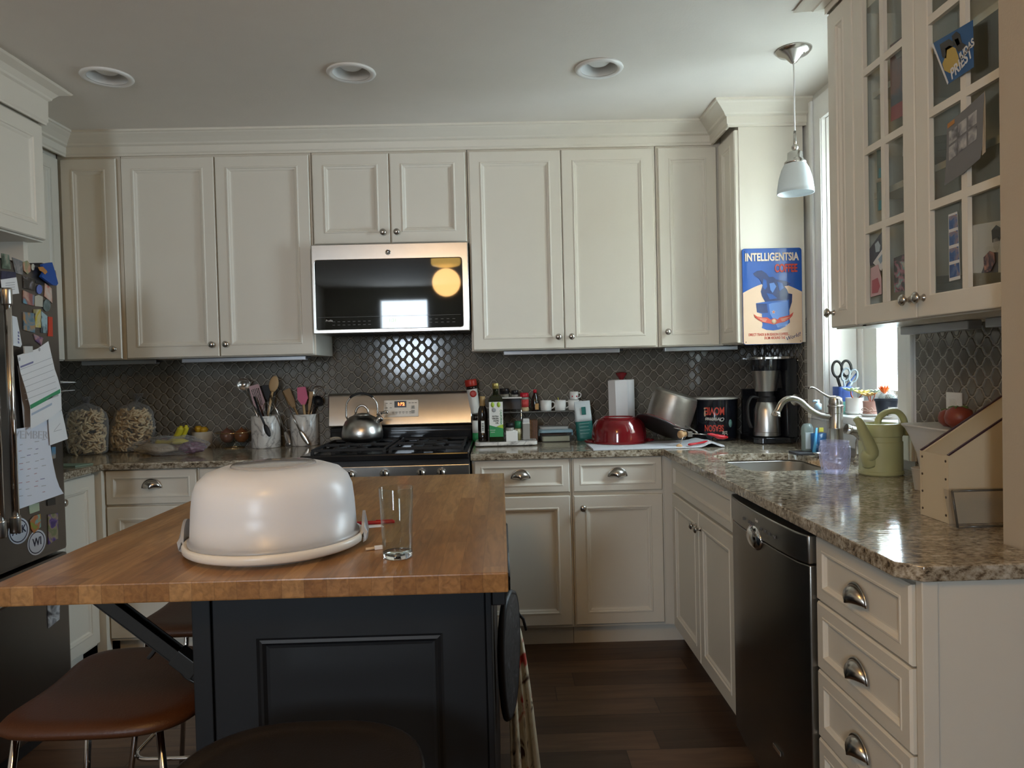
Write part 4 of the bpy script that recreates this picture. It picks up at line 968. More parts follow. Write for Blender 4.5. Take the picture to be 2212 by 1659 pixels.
# utensil crocks
WOOD = M('spoon_wood', (.48, .31, .15), .55, vary=.12, vscale=14); WOOD2 = M('dark_spoon_wood', (.30, .18, .08), .55, vary=.15, vscale=14)
def crock(label, px, py, r=.0735, h=.167):
    p = at(px, py); c = Vector((zat(px, 940, p.y+r).x, p.y+r, CT)); t = thing('utensil_crock', label, 'crock', c, 0, 'marble utensil crocks')
    b_ = NB(); lathe(b_, [(0, 0), (r-.002, 0), (r, .003), (r, h-.003), (r-.003, h), (r-.010, h), (r-.012, h-.004), (r-.012, .015), (0, .015)], 48); put('body', b_, MARBLE, t); return c
c1 = crock('white veined marble crock on the left, full of utensils', 575, 969); c2 = crock('white veined marble crock on the right beside the range', 659, 964)
def wpt(px, py, y): return zat(px, py, y)
def utensil(name, label, cat, crock_c, top, mat, head, hr=.0055, foot=(0, 0), grp=None, hmat=None, rz=0):
    """stick from inside the crock to a head; local +z runs along the stick"""
    a = Vector((crock_c.x+foot[0], crock_c.y+foot[1], CT+.022)); b = Vector(top); d = b-a
    t = thing(name, label, cat, a, 0, grp or 'utensils in the marble crocks'); z_ = d.normalized(); x_ = Vector((0, 1, 0)).cross(z_).normalized(); t.rotation_euler = (Matrix((x_, z_.cross(x_), z_)).transposed() @ Matrix.Rotation(rz, 3, 'Z')).to_euler()
    L_ = d.length; H = head[1]
    b_ = NB(); tube(b_, [(0, 0, 0), (0, 0, L_-H)], hr, 10); put('shaft', b_, hmat or mat, t)
    b_ = NB(); head[0](b_, L_-H, L_); put(head[2], b_, mat, t, smooth=head[3] if len(head) > 3 else None); return t
def h_spoon(w, dp=.5):
    def f(b, z0, z1):
        n = 10; pts = [(0, -.002, z0+(z1-z0)*i/n) for i in range(n+1)]; tube(b, pts, [max(.004, w*math.sin(PI*(.08+.87*i/n))**.7) for i in range(n+1)], 14, flat=.22, up=(0, 1, 0))
    return f
def h_flat(w0, w1, t=.004, holes=0):
    def f(b, z0, z1):
        hl = [[(w0*.55*(-1+2*(k+.25)/holes), z0+(z1-z0)*.2), (w0*.55*(-1+2*(k+.75)/holes), z0+(z1-z0)*.2), (w0*.75*(-1+2*(k+.75)/holes), z0+(z1-z0)*.86), (w0*.75*(-1+2*(k+.25)/holes), z0+(z1-z0)*.86)] for k in range(holes)]
        prism(b, [(-w1*.4, z0-.005), (w1*.4, z0-.005), (w0, z0+(z1-z0)*.3), (w1, z1-.006), (w1*.85, z1), (-w1*.85, z1), (-w1, z1-.006), (-w0, z0+(z1-z0)*.3)], t, M4=T3(0, -t/2, 0), holes=hl)
    return f
def h_ladle(r):
    def f(b, z0, z1):
        tube(b, [(0, 0, z0), (0, 0, z0+.01)], .005, 8); lathe(b, [(0, -r*.9), (r*.5, -r*.75), (r*.88, -r*.35), (r, 0), (r*.95, 0), (r*.8, -.3*r), (r*.45, -r*.66), (0, -r*.8)], 24, M4=T3(0, -.01, z0+r*.8, rx=PI*.55, ry=0))
    return f
Y1, Y2 = c1.y, c2.y
utensil('ladle', 'tarnished steel ladle behind the left crock, farthest left', 'ladle', c1, wpt(524, 822, Y1+.03), STEEL, (h_ladle(.036), .05, 'bowl', True), foot=(.0, .03))
utensil('slotted_spatula', 'slotted steel spatula with a dark red rim in the left crock', 'spatula', c1, wpt(548, 832, Y1-.02), M('maroon_metal', (.10, .05, .045), .3, .5), (h_flat(.030, .026, .003, 5), .14, 'blade'), hr=.005, foot=(.03, -.01), rz=.2)
utensil('turner', 'black plastic turner upright in the middle of the left crock', 'turner', c1, wpt(572, 832, Y1+.02), MBLACK, (h_flat(.026, .026, .005), .075, 'blade'), foot=(.01, .02))
utensil('wooden_spoon', 'tall pale wooden spoon standing above the left crock', 'spoon', c1, wpt(595, 812, Y1+.01), WOOD, (h_spoon(.026), .085, 'bowl', True), hr=.0065, foot=(-.02, .0))
utensil('steel_whisk', 'steel whisk low behind the black turner in the left crock', 'whisk', c1, wpt(575, 868, Y1-.01), STEEL, (lambda b, z0, z1: [tube(b, spline([(0, 0, z0), (.022*math.cos(a), .022*math.sin(a), z0+.05), (0, 0, z1), (-.022*math.cos(a), -.022*math.sin(a), z0+.05), (0, 0, z0)], 5), .0012, 5) for a in (0, .8, 1.6, 2.4)], .09, 'wires', True), foot=(.0, -.01))
utensil('black_spoon', 'black nylon spoon with a hanging hole behind the wooden spoon', 'spoon', c2, wpt(612, 826, Y2+.03), MBLACK, (h_flat(.010, .010, .006, 1), .03, 'hook'), foot=(.02, .03))
utensil('wooden_spatula', 'flat slanted wooden spatula leaning left in the right crock', 'spatula', c2, wpt(617, 842, Y2-.02), WOOD2, (h_flat(.020, .024, .006), .10, 'blade'), hr=.006, foot=(.03, -.01))
utensil('wooden_turner', 'wide wooden turner behind the pink scraper in the right crock', 'turner', c2, wpt(636, 840, Y2+.02), WOOD2, (h_flat(.028, .030, .006), .09, 'blade'), hr=.006, foot=(.0, .02))
utensil('silicone_scraper', 'pink silicone scraper with a wooden handle in the right crock', 'spatula', c2, wpt(651, 836, Y2-.03), M('pink_silicone', (.62, .12, .22), .45), (h_flat(.027, .022, .012), .09, 'blade'), hr=.0065, foot=(.02, -.02), hmat=WOOD)
utensil('wooden_spatula', 'narrow wooden spatula right of the pink scraper', 'spatula', c2, wpt(673, 846, Y2), WOOD, (h_flat(.008, .010, .006), .10, 'blade'), hr=.005, foot=(.0, .0))
utensil('ladle', 'shiny steel ladle at the right side of the right crock', 'ladle', c2, wpt(692, 838, Y2+.01), STEEL, (h_ladle(.036), .05, 'bowl', True), foot=(-.02, .0))
utensil('black_ladle', 'black plastic ladle beside the steel ladle in the right crock', 'ladle', c2, wpt(690, 858, Y2-.01), MBLACK, (h_ladle(.030), .045, 'bowl', True), foot=(-.01, -.01))
# tongs and long spoon hanging outside the crocks
def hung(name, label, cat, P, r, mat, endmat, endw, grp='utensils in the marble crocks'):
    P = [Vector(p) for p in P]; t = thing(name, label, cat, P[0], 0, grp); o_ = P[0]
    b_ = NB(); tube(b_, [p-o_ for p in P[:-1]], r, 8, flat=.6); put('arm', b_, mat, t)
    b_ = NB(); a, c = P[-2]-o_, P[-1]-o_; n = 8; tube(b_, [a.lerp(c, i/n) for i in range(n+1)], [max(.004, endw*math.sin(PI*(.1+.85*i/n))**.6) for i in range(n+1)], 12, flat=.3, up=(0, 1, 0)); put('tip', b_, endmat, t, smooth=True)
yf = c1.y-.080
hung('tongs', 'black tipped steel tongs hung over the rim of the left crock', 'tongs', [wpt(549, 857, yf+.04), wpt(562, 895, yf+.01), wpt(572, 918, yf-.004), wpt(583, 943, yf-.012)], .0065, MBLACK, MBLACK, .014)
yf = c2.y-.080
hung('tongs', 'long bright steel tongs leaning between the two crocks', 'tongs', [wpt(584, 853, c1.y-.03), wpt(600, 892, c1.y-.05), wpt(615, 930, yf+.03), wpt(626, 962, yf)], .0065, NICKEL, STEEL, .013)
hung('serving_spoon', 'long handled steel serving spoon hanging in front of the right crock', 'spoon', [wpt(606, 835, c2.y-.01), wpt(633, 901, yf-.003), wpt(647, 930, yf-.006), wpt(668, 962, yf-.010)], .004, STEEL, NICKEL, .013)
# papers tucked at far left
p_ = at(150, 1008); b_ = NB(); slab(b_, [(-.09, -.05), (.04, -.055), (.07, .03), (-.10, .05)], 0, .006); o = put('kitchen_cloth', b_, M('sage_cloth', (.22, .30, .22), .85)); o.location = (p_.x, p_.y+.03, CT); tag(o, 'folded sage green cloth on the left counter by the fridge', 'cloth')
for i, (dz, rz) in enumerate(((.0, .1), (.045, -.05), (.052, .12))):
    pp = zat(150, 846-dz*420, -.95); b_ = NB(); box(b_, -.12, .04, -.05, .05, 0, .0015, M4=T3(ry=-.12+.1*i, rz=rz)); o = put('envelope', b_, PAPER); o.location = (pp.x-.02, -.99, pp.z); tag(o, 'white envelope poking out behind the fridge, '+['bottom', 'middle', 'top'][i]+' one', 'envelope', 'envelopes beside the fridge')

# ---- spices and bottles right of the range
a_, c_ = at(1026, 966), at(1161, 962)
TRX0, TRX1, TRY = a_.x, c_.x, a_.y
t = thing('marble_tray', 'white marble board under the olive oil bottles', 'board', ((TRX0+TRX1)/2, TRY+.09, CT))
b_ = NB(); slab(b_, rrect(-(TRX1-TRX0)/2, (TRX1-TRX0)/2, -.09, .085, .02), .004, .022); put('board', b_, MARBLE, t, bev=.003)
for sx in (-1, 1):
    for sy in (-1, 1): b_ = NB(); lathe(b_, [(0, 0), (.008, 0), (.008, .004), (0, .004)], 12, ox=sx*.12, oy=sy*.06); put('foot', b_, M('rubber', (.05, .05, .05), .8), t)
TZ = CT+.0225
def onx(px, y): return zat(px, 950, y).x
def jar(name, label, cat, px, y, z0, parts, group=None, seg=28, rot=None, square=False):
    """parts: (part name, profile, material)"""
    t = thing(name, label, cat, (onx(px, y) if px > 5 else px, y, z0), 0, group, rot=rot)
    for nm, prof, mat in parts:
        b_ = NB()
        lathe(b_, prof, 4 if square and nm in square else seg, M4=T3(rz=PI/4) if square and nm in square else None)
        o = put(nm, b_, mat, t, smooth=None)
        if square and nm in square:
            for f in o.data.polygons: f.use_smooth = False
            bv = o.modifiers.new('bevel', 'BEVEL'); bv.width = .004; bv.segments = 2; bv.limit_method = 'ANGLE'
    return t
OILG = M('oil_glass', (.018, .022, .010), .08, coat=.5); GOLDC = M('gold_cap', (.45, .36, .12), .35, .6)
yo = TRY+.045
q = 1.414
ob = jar('olive_oil_bottle', 'square dark olive oil bottle with a white and green label', 'bottle', 1073, yo, TZ, [
    ('body', [(0, 0), (.036*q, 0), (.036*q, .205), (.030*q, .222), (.014*q, .235), (0, .235)], OILG), ('neck', [(.0, .230), (.016, .232), (.014, .262), (.015, .264), (0, .264)], OILG), ('cap', [(0, .262), (.0165, .262), (.0165, .288), (.015, .290), (0, .290)], GOLDC)], square=('body',))
YL = -.0365
b_ = NB(); box(b_, -.034, .034, YL-.0004, YL, .052, .198); put('label_white', b_, M('label_white', (.78, .78, .74), .5), ob)
b_ = NB(); prism(b_, [(-.034, .025), (.034, .025), (.034, .078), (.0, .074), (-.034, .084)], .0004, M4=T3(0, YL-.0009, 0)); put('label_green', b_, M('label_green', (.03, .28, .09), .5), ob)
b_ = NB(); prism(b_, [(.0, .075), (.034, .066), (.034, .086), (.016, .082)], .0004, M4=T3(0, YL-.0013, 0)); put('label_lime', b_, M('label_lime', (.38, .55, .06), .5), ob)
for dx in (-.016, .014):
    b_ = NB(); lathe(b_, [(0, 0), (.011, 0), (.011, .0006), (0, .0006)], 20, M4=T3(dx, YL-.0006, .184, rx=PI/2) @ Matrix.Diagonal((.8, 1.2, 1, 1))); put('olive_print', b_, M('label_lime'), ob)
INK = M('ink_dark', (.03, .04, .03), .6)
text('label_name', 'CALIFORNIA', .013, M('label_green'), ob, T3(.024, YL-.0006, .122) @ UPR @ T3(rz=-PI/2), bold=.0003)
for k, s_ in enumerate(('EXTRA', 'VIRGIN', 'OLIVE', 'OIL')): text('label_text', s_, .010, INK, ob, T3(.012, YL-.0006, .126-.011*k) @ UPR, align='RIGHT', bold=.0004)
b_ = NB(); lathe(b_, [(.006, 0), (.011, 0), (.011, .0005), (.006, .0005)], 24, M4=T3(-.010, YL-.0004, .158, rx=PI/2)); put('label_seal', b_, M('seal_grey', (.35, .36, .36), .5), ob)
text('label_text', 'HARVEST', .0065, M('label_white'), ob, T3(-.018, YL-.0013, .058) @ UPR); text('label_text', 'BLEND', .0065, M('label_white'), ob, T3(-.018, YL-.0013, .048) @ UPR)
DKB = M('dark_bottle', (.014, .009, .007), .1, coat=.4); CORK = M('kraft_seal', (.42, .28, .12), .5)
vb = jar('vinegar_bottle', 'slim dark vinegar bottle with a tan sealed neck', 'bottle', 1044, yo, TZ, [('body', [(0, 0), (.024, 0), (.025, .004), (.025, .050), (.0235, .052), (.025, .054), (.025, .14), (.020, .165), (.013, .180), (.0125, .19), (0, .19)], DKB), ('seal', [(0, .178), (.0145, .178), (.015, .186), (.0125, .20), (.0145, .205), (.0145, .226), (0, .226)], CORK)])
b_ = NB(); box(b_, -.008, .008, -.0262, -.0235, .045, .105); put('label', b_, M('label_white'), vb)
b_ = NB()
for k in range(9): box(b_, -.005, .005, -.0268, -.0262, .055+k*.0045, .0568+k*.0045+(k % 3)*.0006)
put('barcode', b_, INK, vb)
ys = -.075
sh = jar('seasoning_shaker', 'tall shaker with a red cap and white label leaning behind the bottles', 'shaker', 1029, ys, CT+.15, [('body', [(0, 0), (.025, 0), (.027, .01), (.028, .13), (.024, .145), (0, .145)], M('label_white')), ('collar', [(0, .13), (.0285, .13), (.0285, .146), (0, .146)], DKB), ('cap', [(0, .146), (.031, .146), (.032, .150), (.032, .178), (.030, .182), (0, .182)], M('cap_red', (.50, .035, .02), .35))], rot=(0, -.13, 0))
b_ = NB(); lathe(b_, [(.009, 0), (.018, 0), (.018, .002), (.009, .002)], 24, M4=T3(.004, -.0265, .105, rx=PI/2)); put('round_logo', b_, M('cap_red'), sh)
b_ = NB(); box(b_, .001, .007, -.0295, -.0275, .092, .118); put('logo_stroke', b_, M('cap_red'), sh)
gt = jar('dressing_bottle', 'white and green labelled bottle half hidden behind the vinegar bottle', 'bottle', 1029, -.115, CT, [('body', [(0, 0), (.020, 0), (.020, .05), (0, .05)], M('label_green')), ('label', [(0, .05), (.0202, .05), (.0202, .115), (0, .115)], M('label_white')), ('shoulder', [(0, .115), (.019, .115), (.010, .145), (0, .148)], DKB)])
p_ = at(1106, 954, TZ)
t = thing('salt_dish', 'small square white dish in front of the spice jars', 'dish', (p_.x, p_.y+.030, TZ))
b_ = NB(); prof = rect_rings(b_, .058, .058, [(0, 0), (0, -.052), (.004, -.053), (.006, -.05), (.008, -.012)]); 
for v in b_.verts: v.co = Vector((v.co.x, v.co.z, -v.co.y))
b_.faces.new([v for v in b_.verts][:4]); put('body', b_, M('white_glaze', (.82, .82, .80), .2), t, bev=.002)
SPG = M('spice_clear', (.75, .72, .65), .1, trans=.6)
jar('spice_jar', 'short spice jar with a black cap and red label behind the white dish', 'spice jar', 1102, yo+.025, TZ, [('body', [(0, 0), (.021, 0), (.021, .025), (0, .025)], M('label_red', (.38, .03, .02), .5)), ('glass', [(.0, .025), (.021, .025), (.021, .062), (.017, .066), (0, .066)], SPG), ('cap', [(0, .066), (.021, .066), (.021, .088), (0, .089)], MBLACK)], 'spice jars')
jar('spice_jar', 'spice jar with a tall green cap behind the white dish', 'spice jar', 1120, yo+.04, TZ, [('body', [(0, 0), (.016, 0), (.016, .025), (.014, .06), (0, .062)], M('herb_mix', (.30, .26, .12), .6, vary=.5, vscale=90)), ('label', [(0, .030), (.0165, .030), (.0165, .055), (0, .055)], M('label_cream', (.6, .55, .35), .5)), ('cap', [(0, .06), (.018, .06), (.018, .095), (0, .096)], M('cap_green', (.02, .16, .07), .4))], 'spice jars')
jar('pepper_grinder', 'square clear grinder with a grey label at the right of the marble board', 'grinder', 1137, yo+.035, TZ, [('body', [(0, 0), (.018*q, 0), (.018*q, .085), (0, .085)], M('grinder_grey', (.30, .28, .26), .3)), ('cap', [(0, .085), (.018*q, .085), (.016*q, .108), (0, .108)], M('grinder_clear', (.55, .55, .55), .15)), ('band', [(0, .082), (.0185*q, .082), (.0185*q, .087), (0, .087)], M('label_white'))], square=('body', 'cap', 'band'))
# two-level wire and glass shelf
yb = -.085
z1 = zat(1105, 858, yb-.05).z; z2 = zat(1180, 888, yb-.045).z
sx0, sx1, sx2 = onx(1060, yb), onx(1129, yb-.04), onx(1252, yb-.04)
t = thing('shelf_riser', 'two-level counter shelf behind the bottles carrying jars and small mugs', 'shelf', ((sx0+sx2)/2, yb, CT))
ox_ = (sx0+sx2)/2
b_ = NB(); box(b_, sx0-ox_, sx1-ox_, -.045, .045, z1-CT-.008, z1-CT, .002); put('upper_board', b_, WHITE, t)
b_ = NB(); box(b_, sx0-ox_, sx1-ox_, .030, .036, z2-CT+.01, z1-CT-.01); put('back_plate', b_, M('smoke_plate', (.16, .16, .165), .3), t)
b_ = NB(); box(b_, sx0-ox_, sx2-ox_, -.045, .050, z2-CT-.005, z2-CT, .001); put('lower_board', b_, M('shelf_glass', (.20, .20, .19), .1), t)
for x_ in (sx0+.006, sx1-.004, sx2-.006):
    b_ = NB()
    top = z1 if x_ < sx1 else z2
    tube(b_, [(x_-ox_, -.040, 0), (x_-ox_, -.040, top-CT-.006), (x_-ox_, .040, top-CT-.006), (x_-ox_, .040, 0)], .0035, 8); put('wire_leg', b_, CHROME, t)
CAPK = M('cap_black', (.018, .02, .024), .25)
for i, (px, w_, h_) in enumerate(((1092, .026, .045), (1115, .019, .034))):
    jar('black_lid_jar', ['larger black lidded jar on top of the shelf riser', 'smaller black lidded jar on top of the shelf riser'][i], 'jar', px, yb-.005, z1+.0005, [('body', [(0, 0), (w_*.9, 0), (w_*.9, h_*.35), (0, h_*.35)], SPG), ('lid', [(0, h_*.35), (w_, h_*.35), (w_, h_*.95), (w_*.92, h_), (0, h_)], CAPK)], 'jars on the shelf riser')
z2 += .0005
jar('spice_jar', 'red capped and red labelled spice jar on the lower shelf', 'spice jar', 1135, yb-.015, z2, [('base', [(0, 0), (.021, 0), (.022, .004), (.022, .022), (0, .022)], M('spice_tan', (.50, .38, .22), .6)), ('label', [(0, .022), (.0225, .022), (.0225, .062), (0, .062)], M('label_pink', (.55, .06, .06), .5)), ('glass', [(0, .062), (.022, .062), (.022, .074), (0, .076)], SPG), ('cap', [(0, .075), (.023, .075), (.0235, .078), (.0225, .096), (.020, .098), (0, .098)], M('cap_crimson', (.50, .012, .03), .3))], 'spice jars')
sb = jar('soy_sauce_bottle', 'small dark sauce bottle with a red cap and tan label on the shelf', 'bottle', 1158, yb-.015, z2, [('body', [(0, 0), (.020, 0), (.021, .004), (.021, .050), (.016, .075), (.009, .092), (.008, .098), (0, .098)], DKB), ('cap', [(0, .096), (.0098, .096), (.0098, .113), (0, .114)], M('cap_crimson'))])
b_ = NB(); box(b_, -.002, .017, -.0225, -.019, .008, .040, .002); put('label', b_, M('label_tan', (.50, .28, .10), .5), sb)
def mug(label, px, y, z, s=1, rz=0, lab=True):
    t = thing('small_mug', label, 'mug', (onx(px, y) if px > 5 else px, y, z), rz, 'small white mugs on the shelf')
    b_ = NB(); lathe(b_, [(0, 0), (.026*s, 0), (.029*s, .002), (.030*s, .054*s), (.0285*s, .054*s), (.027*s, .006), (0, .006)], 32); put('cup', b_, M('white_glaze'), t)
    b_ = NB(); tube(b_, [(.028*s, 0, .045*s), (.040*s, 0, .046*s), (.048*s, 0, .036*s), (.046*s, 0, .022*s), (.036*s, 0, .013*s), (.028*s, 0, .012*s)], .0035*s, 8); put('handle', b_, M('white_glaze'), t); return t
mug('small white mug with handle, leftmost on the shelf', 1181, yb-.015, z2); mug('small white mug in the middle with a yellow stick inside', 1212, yb-.015, z2); mug('small white mug on the right under the stacked cup', 1241, yb-.015, z2)
sc_ = mug('tiny cup with red dots stacked on the right hand mug', 1242, yb-.015, z2+.0548, .78)
for dx in (-.010, .012): b_ = NB(); lathe(b_, [(0, 0), (.004, 0), (.004, .0012), (0, .0012)], 12, M4=T3(dx, -.0228+abs(dx)*.25, .018, rx=PI/2)); put('red_dot', b_, M('cap_crimson'), sc_)
b_ = NB(); tube(b_, [(.0, 0, 0), (-.012, 0, .060)], .0022, 6); o = put('stir_stick', b_, M('stick_yellow', (.65, .60, .10), .4)); o.location = (onx(1212, yb-.015), yb-.015, z2+.009); tag(o, 'thin yellow stir stick standing in the middle mug', 'stick')
# boxes behind, glass container, coffee bag
wx = onx(1155, -.1)
b_ = NB(); box(b_, -.022, .022, -.035, .035, 0, .115, .002); o = put('wooden_box', b_, planks('striped_wood', [(0, (.10, .035, .015)), (.5, (.22, .10, .04)), (1, (.35, .18, .08))], .009, 5, 'Y', .5, .6)); o.location = (onx(1152, -.17)+.0, -.175, CT); tag(o, 'narrow reddish brown striped wooden box behind the glass container', 'box')
def food_box(label, px, y, w_, d_, h_, lidm, fill, z0=CT, grp='glass food containers'):
    t = thing('food_container', label, 'container', (onx(px, y), y, z0), 0, grp)
    b_ = NB(); vs = slab(b_, rrect(-w_/2, w_/2, -d_/2, d_/2, .018), 0, h_)
    for v in b_.verts:
        if v.co.z < .001: v.co.x *= .90; v.co.y *= .90
    put('glass_box', b_, ACRYL, t)
    b_ = NB(); slab(b_, rrect(-w_/2-.004, w_/2+.004, -d_/2-.004, d_/2+.004, .02), h_, h_+.013); lid = put('lid', b_, lidm, t, bev=.002)
    for s in (-1, 1): b_ = NB(); box(b_, s*(w_/2+.004)-.003, s*(w_/2+.004)+.003, -.02, .02, h_-.018, h_+.010, .001); put('clip', b_, lidm, lid)
    b_ = NB(); slab(b_, rrect(-w_/2*.86, w_/2*.86, -d_/2*.86, d_/2*.86, .012), .004, h_*.6); put('contents', b_, fill, t)
p_ = at(1200, 955)
food_box('glass food container with a pale blue snap lid in front', 1200, p_.y+.055, .165, .11, .048, M('lid_blue', (.25, .38, .44), .3), M('food_pale', (.45, .45, .33), .7))
food_box('low glass box with reddish contents behind the blue lidded container', 1196, -.095, .15, .09, .060, M('lid_clear', (.42, .42, .40), .2), M('food_red', (.22, .09, .05), .7))
p_ = at(1266, 952)
t = thing('coffee_bag', 'teal and white bag standing left of the red pot', 'bag', (p_.x, p_.y+.03, CT), -.12, rot=(0, -.07, 0))
b_ = NB()
def pouch(bm, z0, z1, w0, w1, d0, d1, n=6):
    R_ = []
    for i in range(n+1):
        f = i/n; w_ = w0+(w1-w0)*f; d_ = d0+(d1-d0)*f; R_.append([bm.verts.new((x, y, z0+(z1-z0)*f)) for x, y in rrect(-w_/2, w_/2, -d_/2, d_/2, min(w_, d_)*.4, 3)])
    for a, c in zip(R_, R_[1:]):
        for i in range(len(a)): bm.faces.new((a[i], a[(i+1) % len(a)], c[(i+1) % len(a)], c[i])).smooth = True
    bm.faces.new(R_[0]); bm.faces.new(R_[-1])
pouch(b_, 0, .10, .085, .088, .055, .040); put('teal_lower', b_, M('bag_teal', (.02, .16, .14), .4, bump=.3, bscale=25), t)
b_ = NB(); pouch(b_, .10, .205, .088, .082, .040, .006); put('white_upper', b_, M('bag_white', (.62, .68, .70), .45, bump=.4, bscale=20), t)
b_ = NB(); box(b_, -.008, .014, -.0195, -.015, .135, .175, .001); put('teal_mark', b_, M('bag_teal'), t)
for k in range(4): b_ = NB(); box(b_, -.026, .026-.006*(k % 2), -.0262-.0005*k*0, -.024, .088-.017*k, .0905-.017*k); put('print_line', b_, M('bag_print', (.30, .48, .45), .5), t)

# ---- drying mat with pots
ma, mb = at(1275, 968), at(1440, 968)
b_ = NB(); nx = 40; g0 = []
my0, my1 = -.645, -.36
for i in range(nx+1):
    x = ma.x+(1.02-ma.x)*i/nx; f = i/nx; bump_ = .018*math.exp(-((f-.90)/.05)**2)
    g0.append([(x, my0+.015*f, .0055+bump_), (x, my0+.015*f+.01, .008+bump_), (x, my1, .008+bump_*.6), (x, my1, .001+bump_*.6), (x, my0+.015*f, .001+bump_)])
R_ = [[b_.verts.new((x, y, CT+z)) for x, y, z in r] for r in g0]
for a, c in zip(R_, R_[1:]):
    for i in range(5): b_.faces.new((a[i], a[(i+1) % 5], c[(i+1) % 5], c[i]))
b_.faces.new(R_[0]); b_.faces.new(R_[-1]); o = put('drying_mat', b_, M('mat_white', (.66, .67, .70), .9, bump=.5, bscale=250)); tag(o, 'white drying mat under the pots in the back right corner', 'mat')
MZ = CT+.0095
ENAM = M('red_enamel', (.17, .008, .012), .12, coat=.6)
p_ = at(1348, 961, MZ); r_ = .142
t = thing('dutch_oven', 'dark red enamel pot upside down on the white mat', 'pot', (p_.x, p_.y+r_, MZ))
b_ = NB(); lathe(b_, [(r_-.012, .0), (r_, 0), (r_+.001, .004), (r_-.006, .010), (r_-.009, .05), (r_-.016, .085), (r_-.034, .112), (r_-.055, .120), (r_-.058, .124), (r_-.063, .124), (r_-.066, .120), (0, .120), (0, .116), (r_-.05, .112), (r_-.02, .07), (r_-.012, 0)], 56); put('pot', b_, ENAM, t, smooth='auto')
for s in (-1, 1): b_ = NB(); tube(b_, [(s*(r_-.008), -.04, .008), (s*(r_+.018), -.03, .008), (s*(r_+.022), 0, .008), (s*(r_+.018), .03, .008), (s*(r_-.008), .04, .008)], .008, 10, flat=.8); put('loop_handle', b_, ENAM, t)
t = thing('paper_towel_roll', 'white paper towel roll with a shiny red knob on its stand', 'paper towel', (zat(1344, 900, -.14).x, -.14, CT))
zt_, zk_ = zat(1344, 820, -.14).z-CT, zat(1344, 803, -.14).z-CT
b_ = NB(); lathe(b_, [(0, 0), (.07, 0), (.07, .008), (0, .010)], 36); put('stand', b_, ENAM, t)
b_ = NB(); lathe(b_, [(.018, .012), (.066, .012), (.066, zt_-.002), (.064, zt_), (.018, zt_)], 40, caps=False); put('roll', b_, PAPER, t, smooth='auto')
b_ = NB(); P0 = [(-.072, -.030), (-.040, -.062), (.02, -.069), (.062, -.030)]
for z_ in (.02, zt_-.004): pass
ra = [b_.verts.new((x, y, .02)) for x, y in P0]; rb = [b_.verts.new((x-.004, y-.002, zt_-.004+(.006 if i == 3 else 0))) for i, (x, y) in enumerate(P0)]
for i in range(3): b_.faces.new((ra[i], ra[i+1], rb[i+1], rb[i]))
o = put('loose_sheet', b_, PAPER, t); s = o.modifiers.new('t', 'SOLIDIFY'); s.thickness = .0015
b_ = NB(); lathe(b_, [(0, zt_-.02), (.011, zt_-.02), (.012, zt_+.003), (.020, zt_+.012), (.030, zk_-.012), (.031, zk_-.006), (.022, zk_), (0, zk_+.001)], 32); put('knob', b_, ENAM, t, smooth='auto')
# lids
for i, (x0, z0, r, ang, y, lb) in enumerate(((.0, 0, .125, .50, -.44, 'front'), (.018, .006, .125, .44, -.33, 'rear'))):
    c = zat(1425, 925, y)
    t = thing('pot_lid', 'dark red enamel lid leaning on the upturned pot, the %s one' % lb, 'lid', (c.x+x0+.005, y, c.z+z0+.008), 0, 'red enamel lids', rot=(-.25, ang, 0))
    b_ = NB(); lathe(b_, [(0, -.004), (r-.004, -.004), (r, .0), (r-.002, .005), (r-.02, .008), (.05, .014), (0, .015)], 48); put('disc', b_, ENAM, t, smooth='auto')
    b_ = NB(); lathe(b_, [(r-.001, -.006), (r+.003, -.003), (r+.002, .002), (r-.002, .003)], 48); put('steel_rim', b_, M('rim_dark', (.10, .09, .09), .3, .8), t)
c = zat(1452, 880, -.36)
ALU = M('dull_aluminium', (.40, .37, .33), .38, .9, vary=.25, vscale=25, bump=.1, bscale=20)
t = thing('saucepan', 'dull aluminium saucepan upside down and tilted on the pile', 'saucepan', (c.x, -.36, c.z), 0, rot=(.10, .30, 0))
b_ = NB(); lathe(b_, [(.104, -.075), (.108, -.075), (.1085, -.068), (.104, -.066), (.1075, -.02), (.1095, .04), (.106, .066), (.098, .074), (0, .076), (0, .073), (.095, .070), (.104, .04), (.102, -.074)], 56); 
for v in b_.verts:
    v.co.x *= 1.06-.9*(v.co.z+.075)*.5; v.co.y *= 1.06-.9*(v.co.z+.075)*.5
put('pan', b_, ALU, t, smooth='auto')
b_ = NB(); tube(b_, [(.07, -.085, -.062), (.10, -.13, -.066), (.11, -.16, -.070)], .006, 8, flat=.6); put('handle_stub', b_, STEEL, t)
# wooden tools in front
p_ = zat(1480, 938, -.60); q_ = zat(1467, 966, -.62)
BEECH = M('beech', (.55, .33, .16), .45, vary=.1, vscale=20)
t = thing('rolling_cutter', 'wooden knobbed roller tool with a red handle lying on the mat', 'kitchen tool', (p_.x, p_.y, p_.z))
b_ = NB(); lathe(b_, [(0, -.022), (.009, -.022), (.018, -.016), (.018, -.006), (.012, -.003), (.013, .018), (0, .020)], 24, M4=T3(-.012, 0, 0, ry=PI/2, rz=.5)); put('wooden_grip', b_, BEECH, t)
b_ = NB(); box(b_, .012, .032, -.010, .010, -.012, .012, .002); box(b_, .014, .030, -.013, .013, .004, .007); put('clamp', b_, STEEL, t)
b_ = NB(); tube(b_, [(.03, 0, .002), (.075, 0, -.002), (.125, .02, -.008)], .0022, 8); tube(b_, [(.018, 0, .012), (-.03, 0, .026), (-.05, .01, .030)], .0022, 8); put('rod', b_, NICKEL, t)
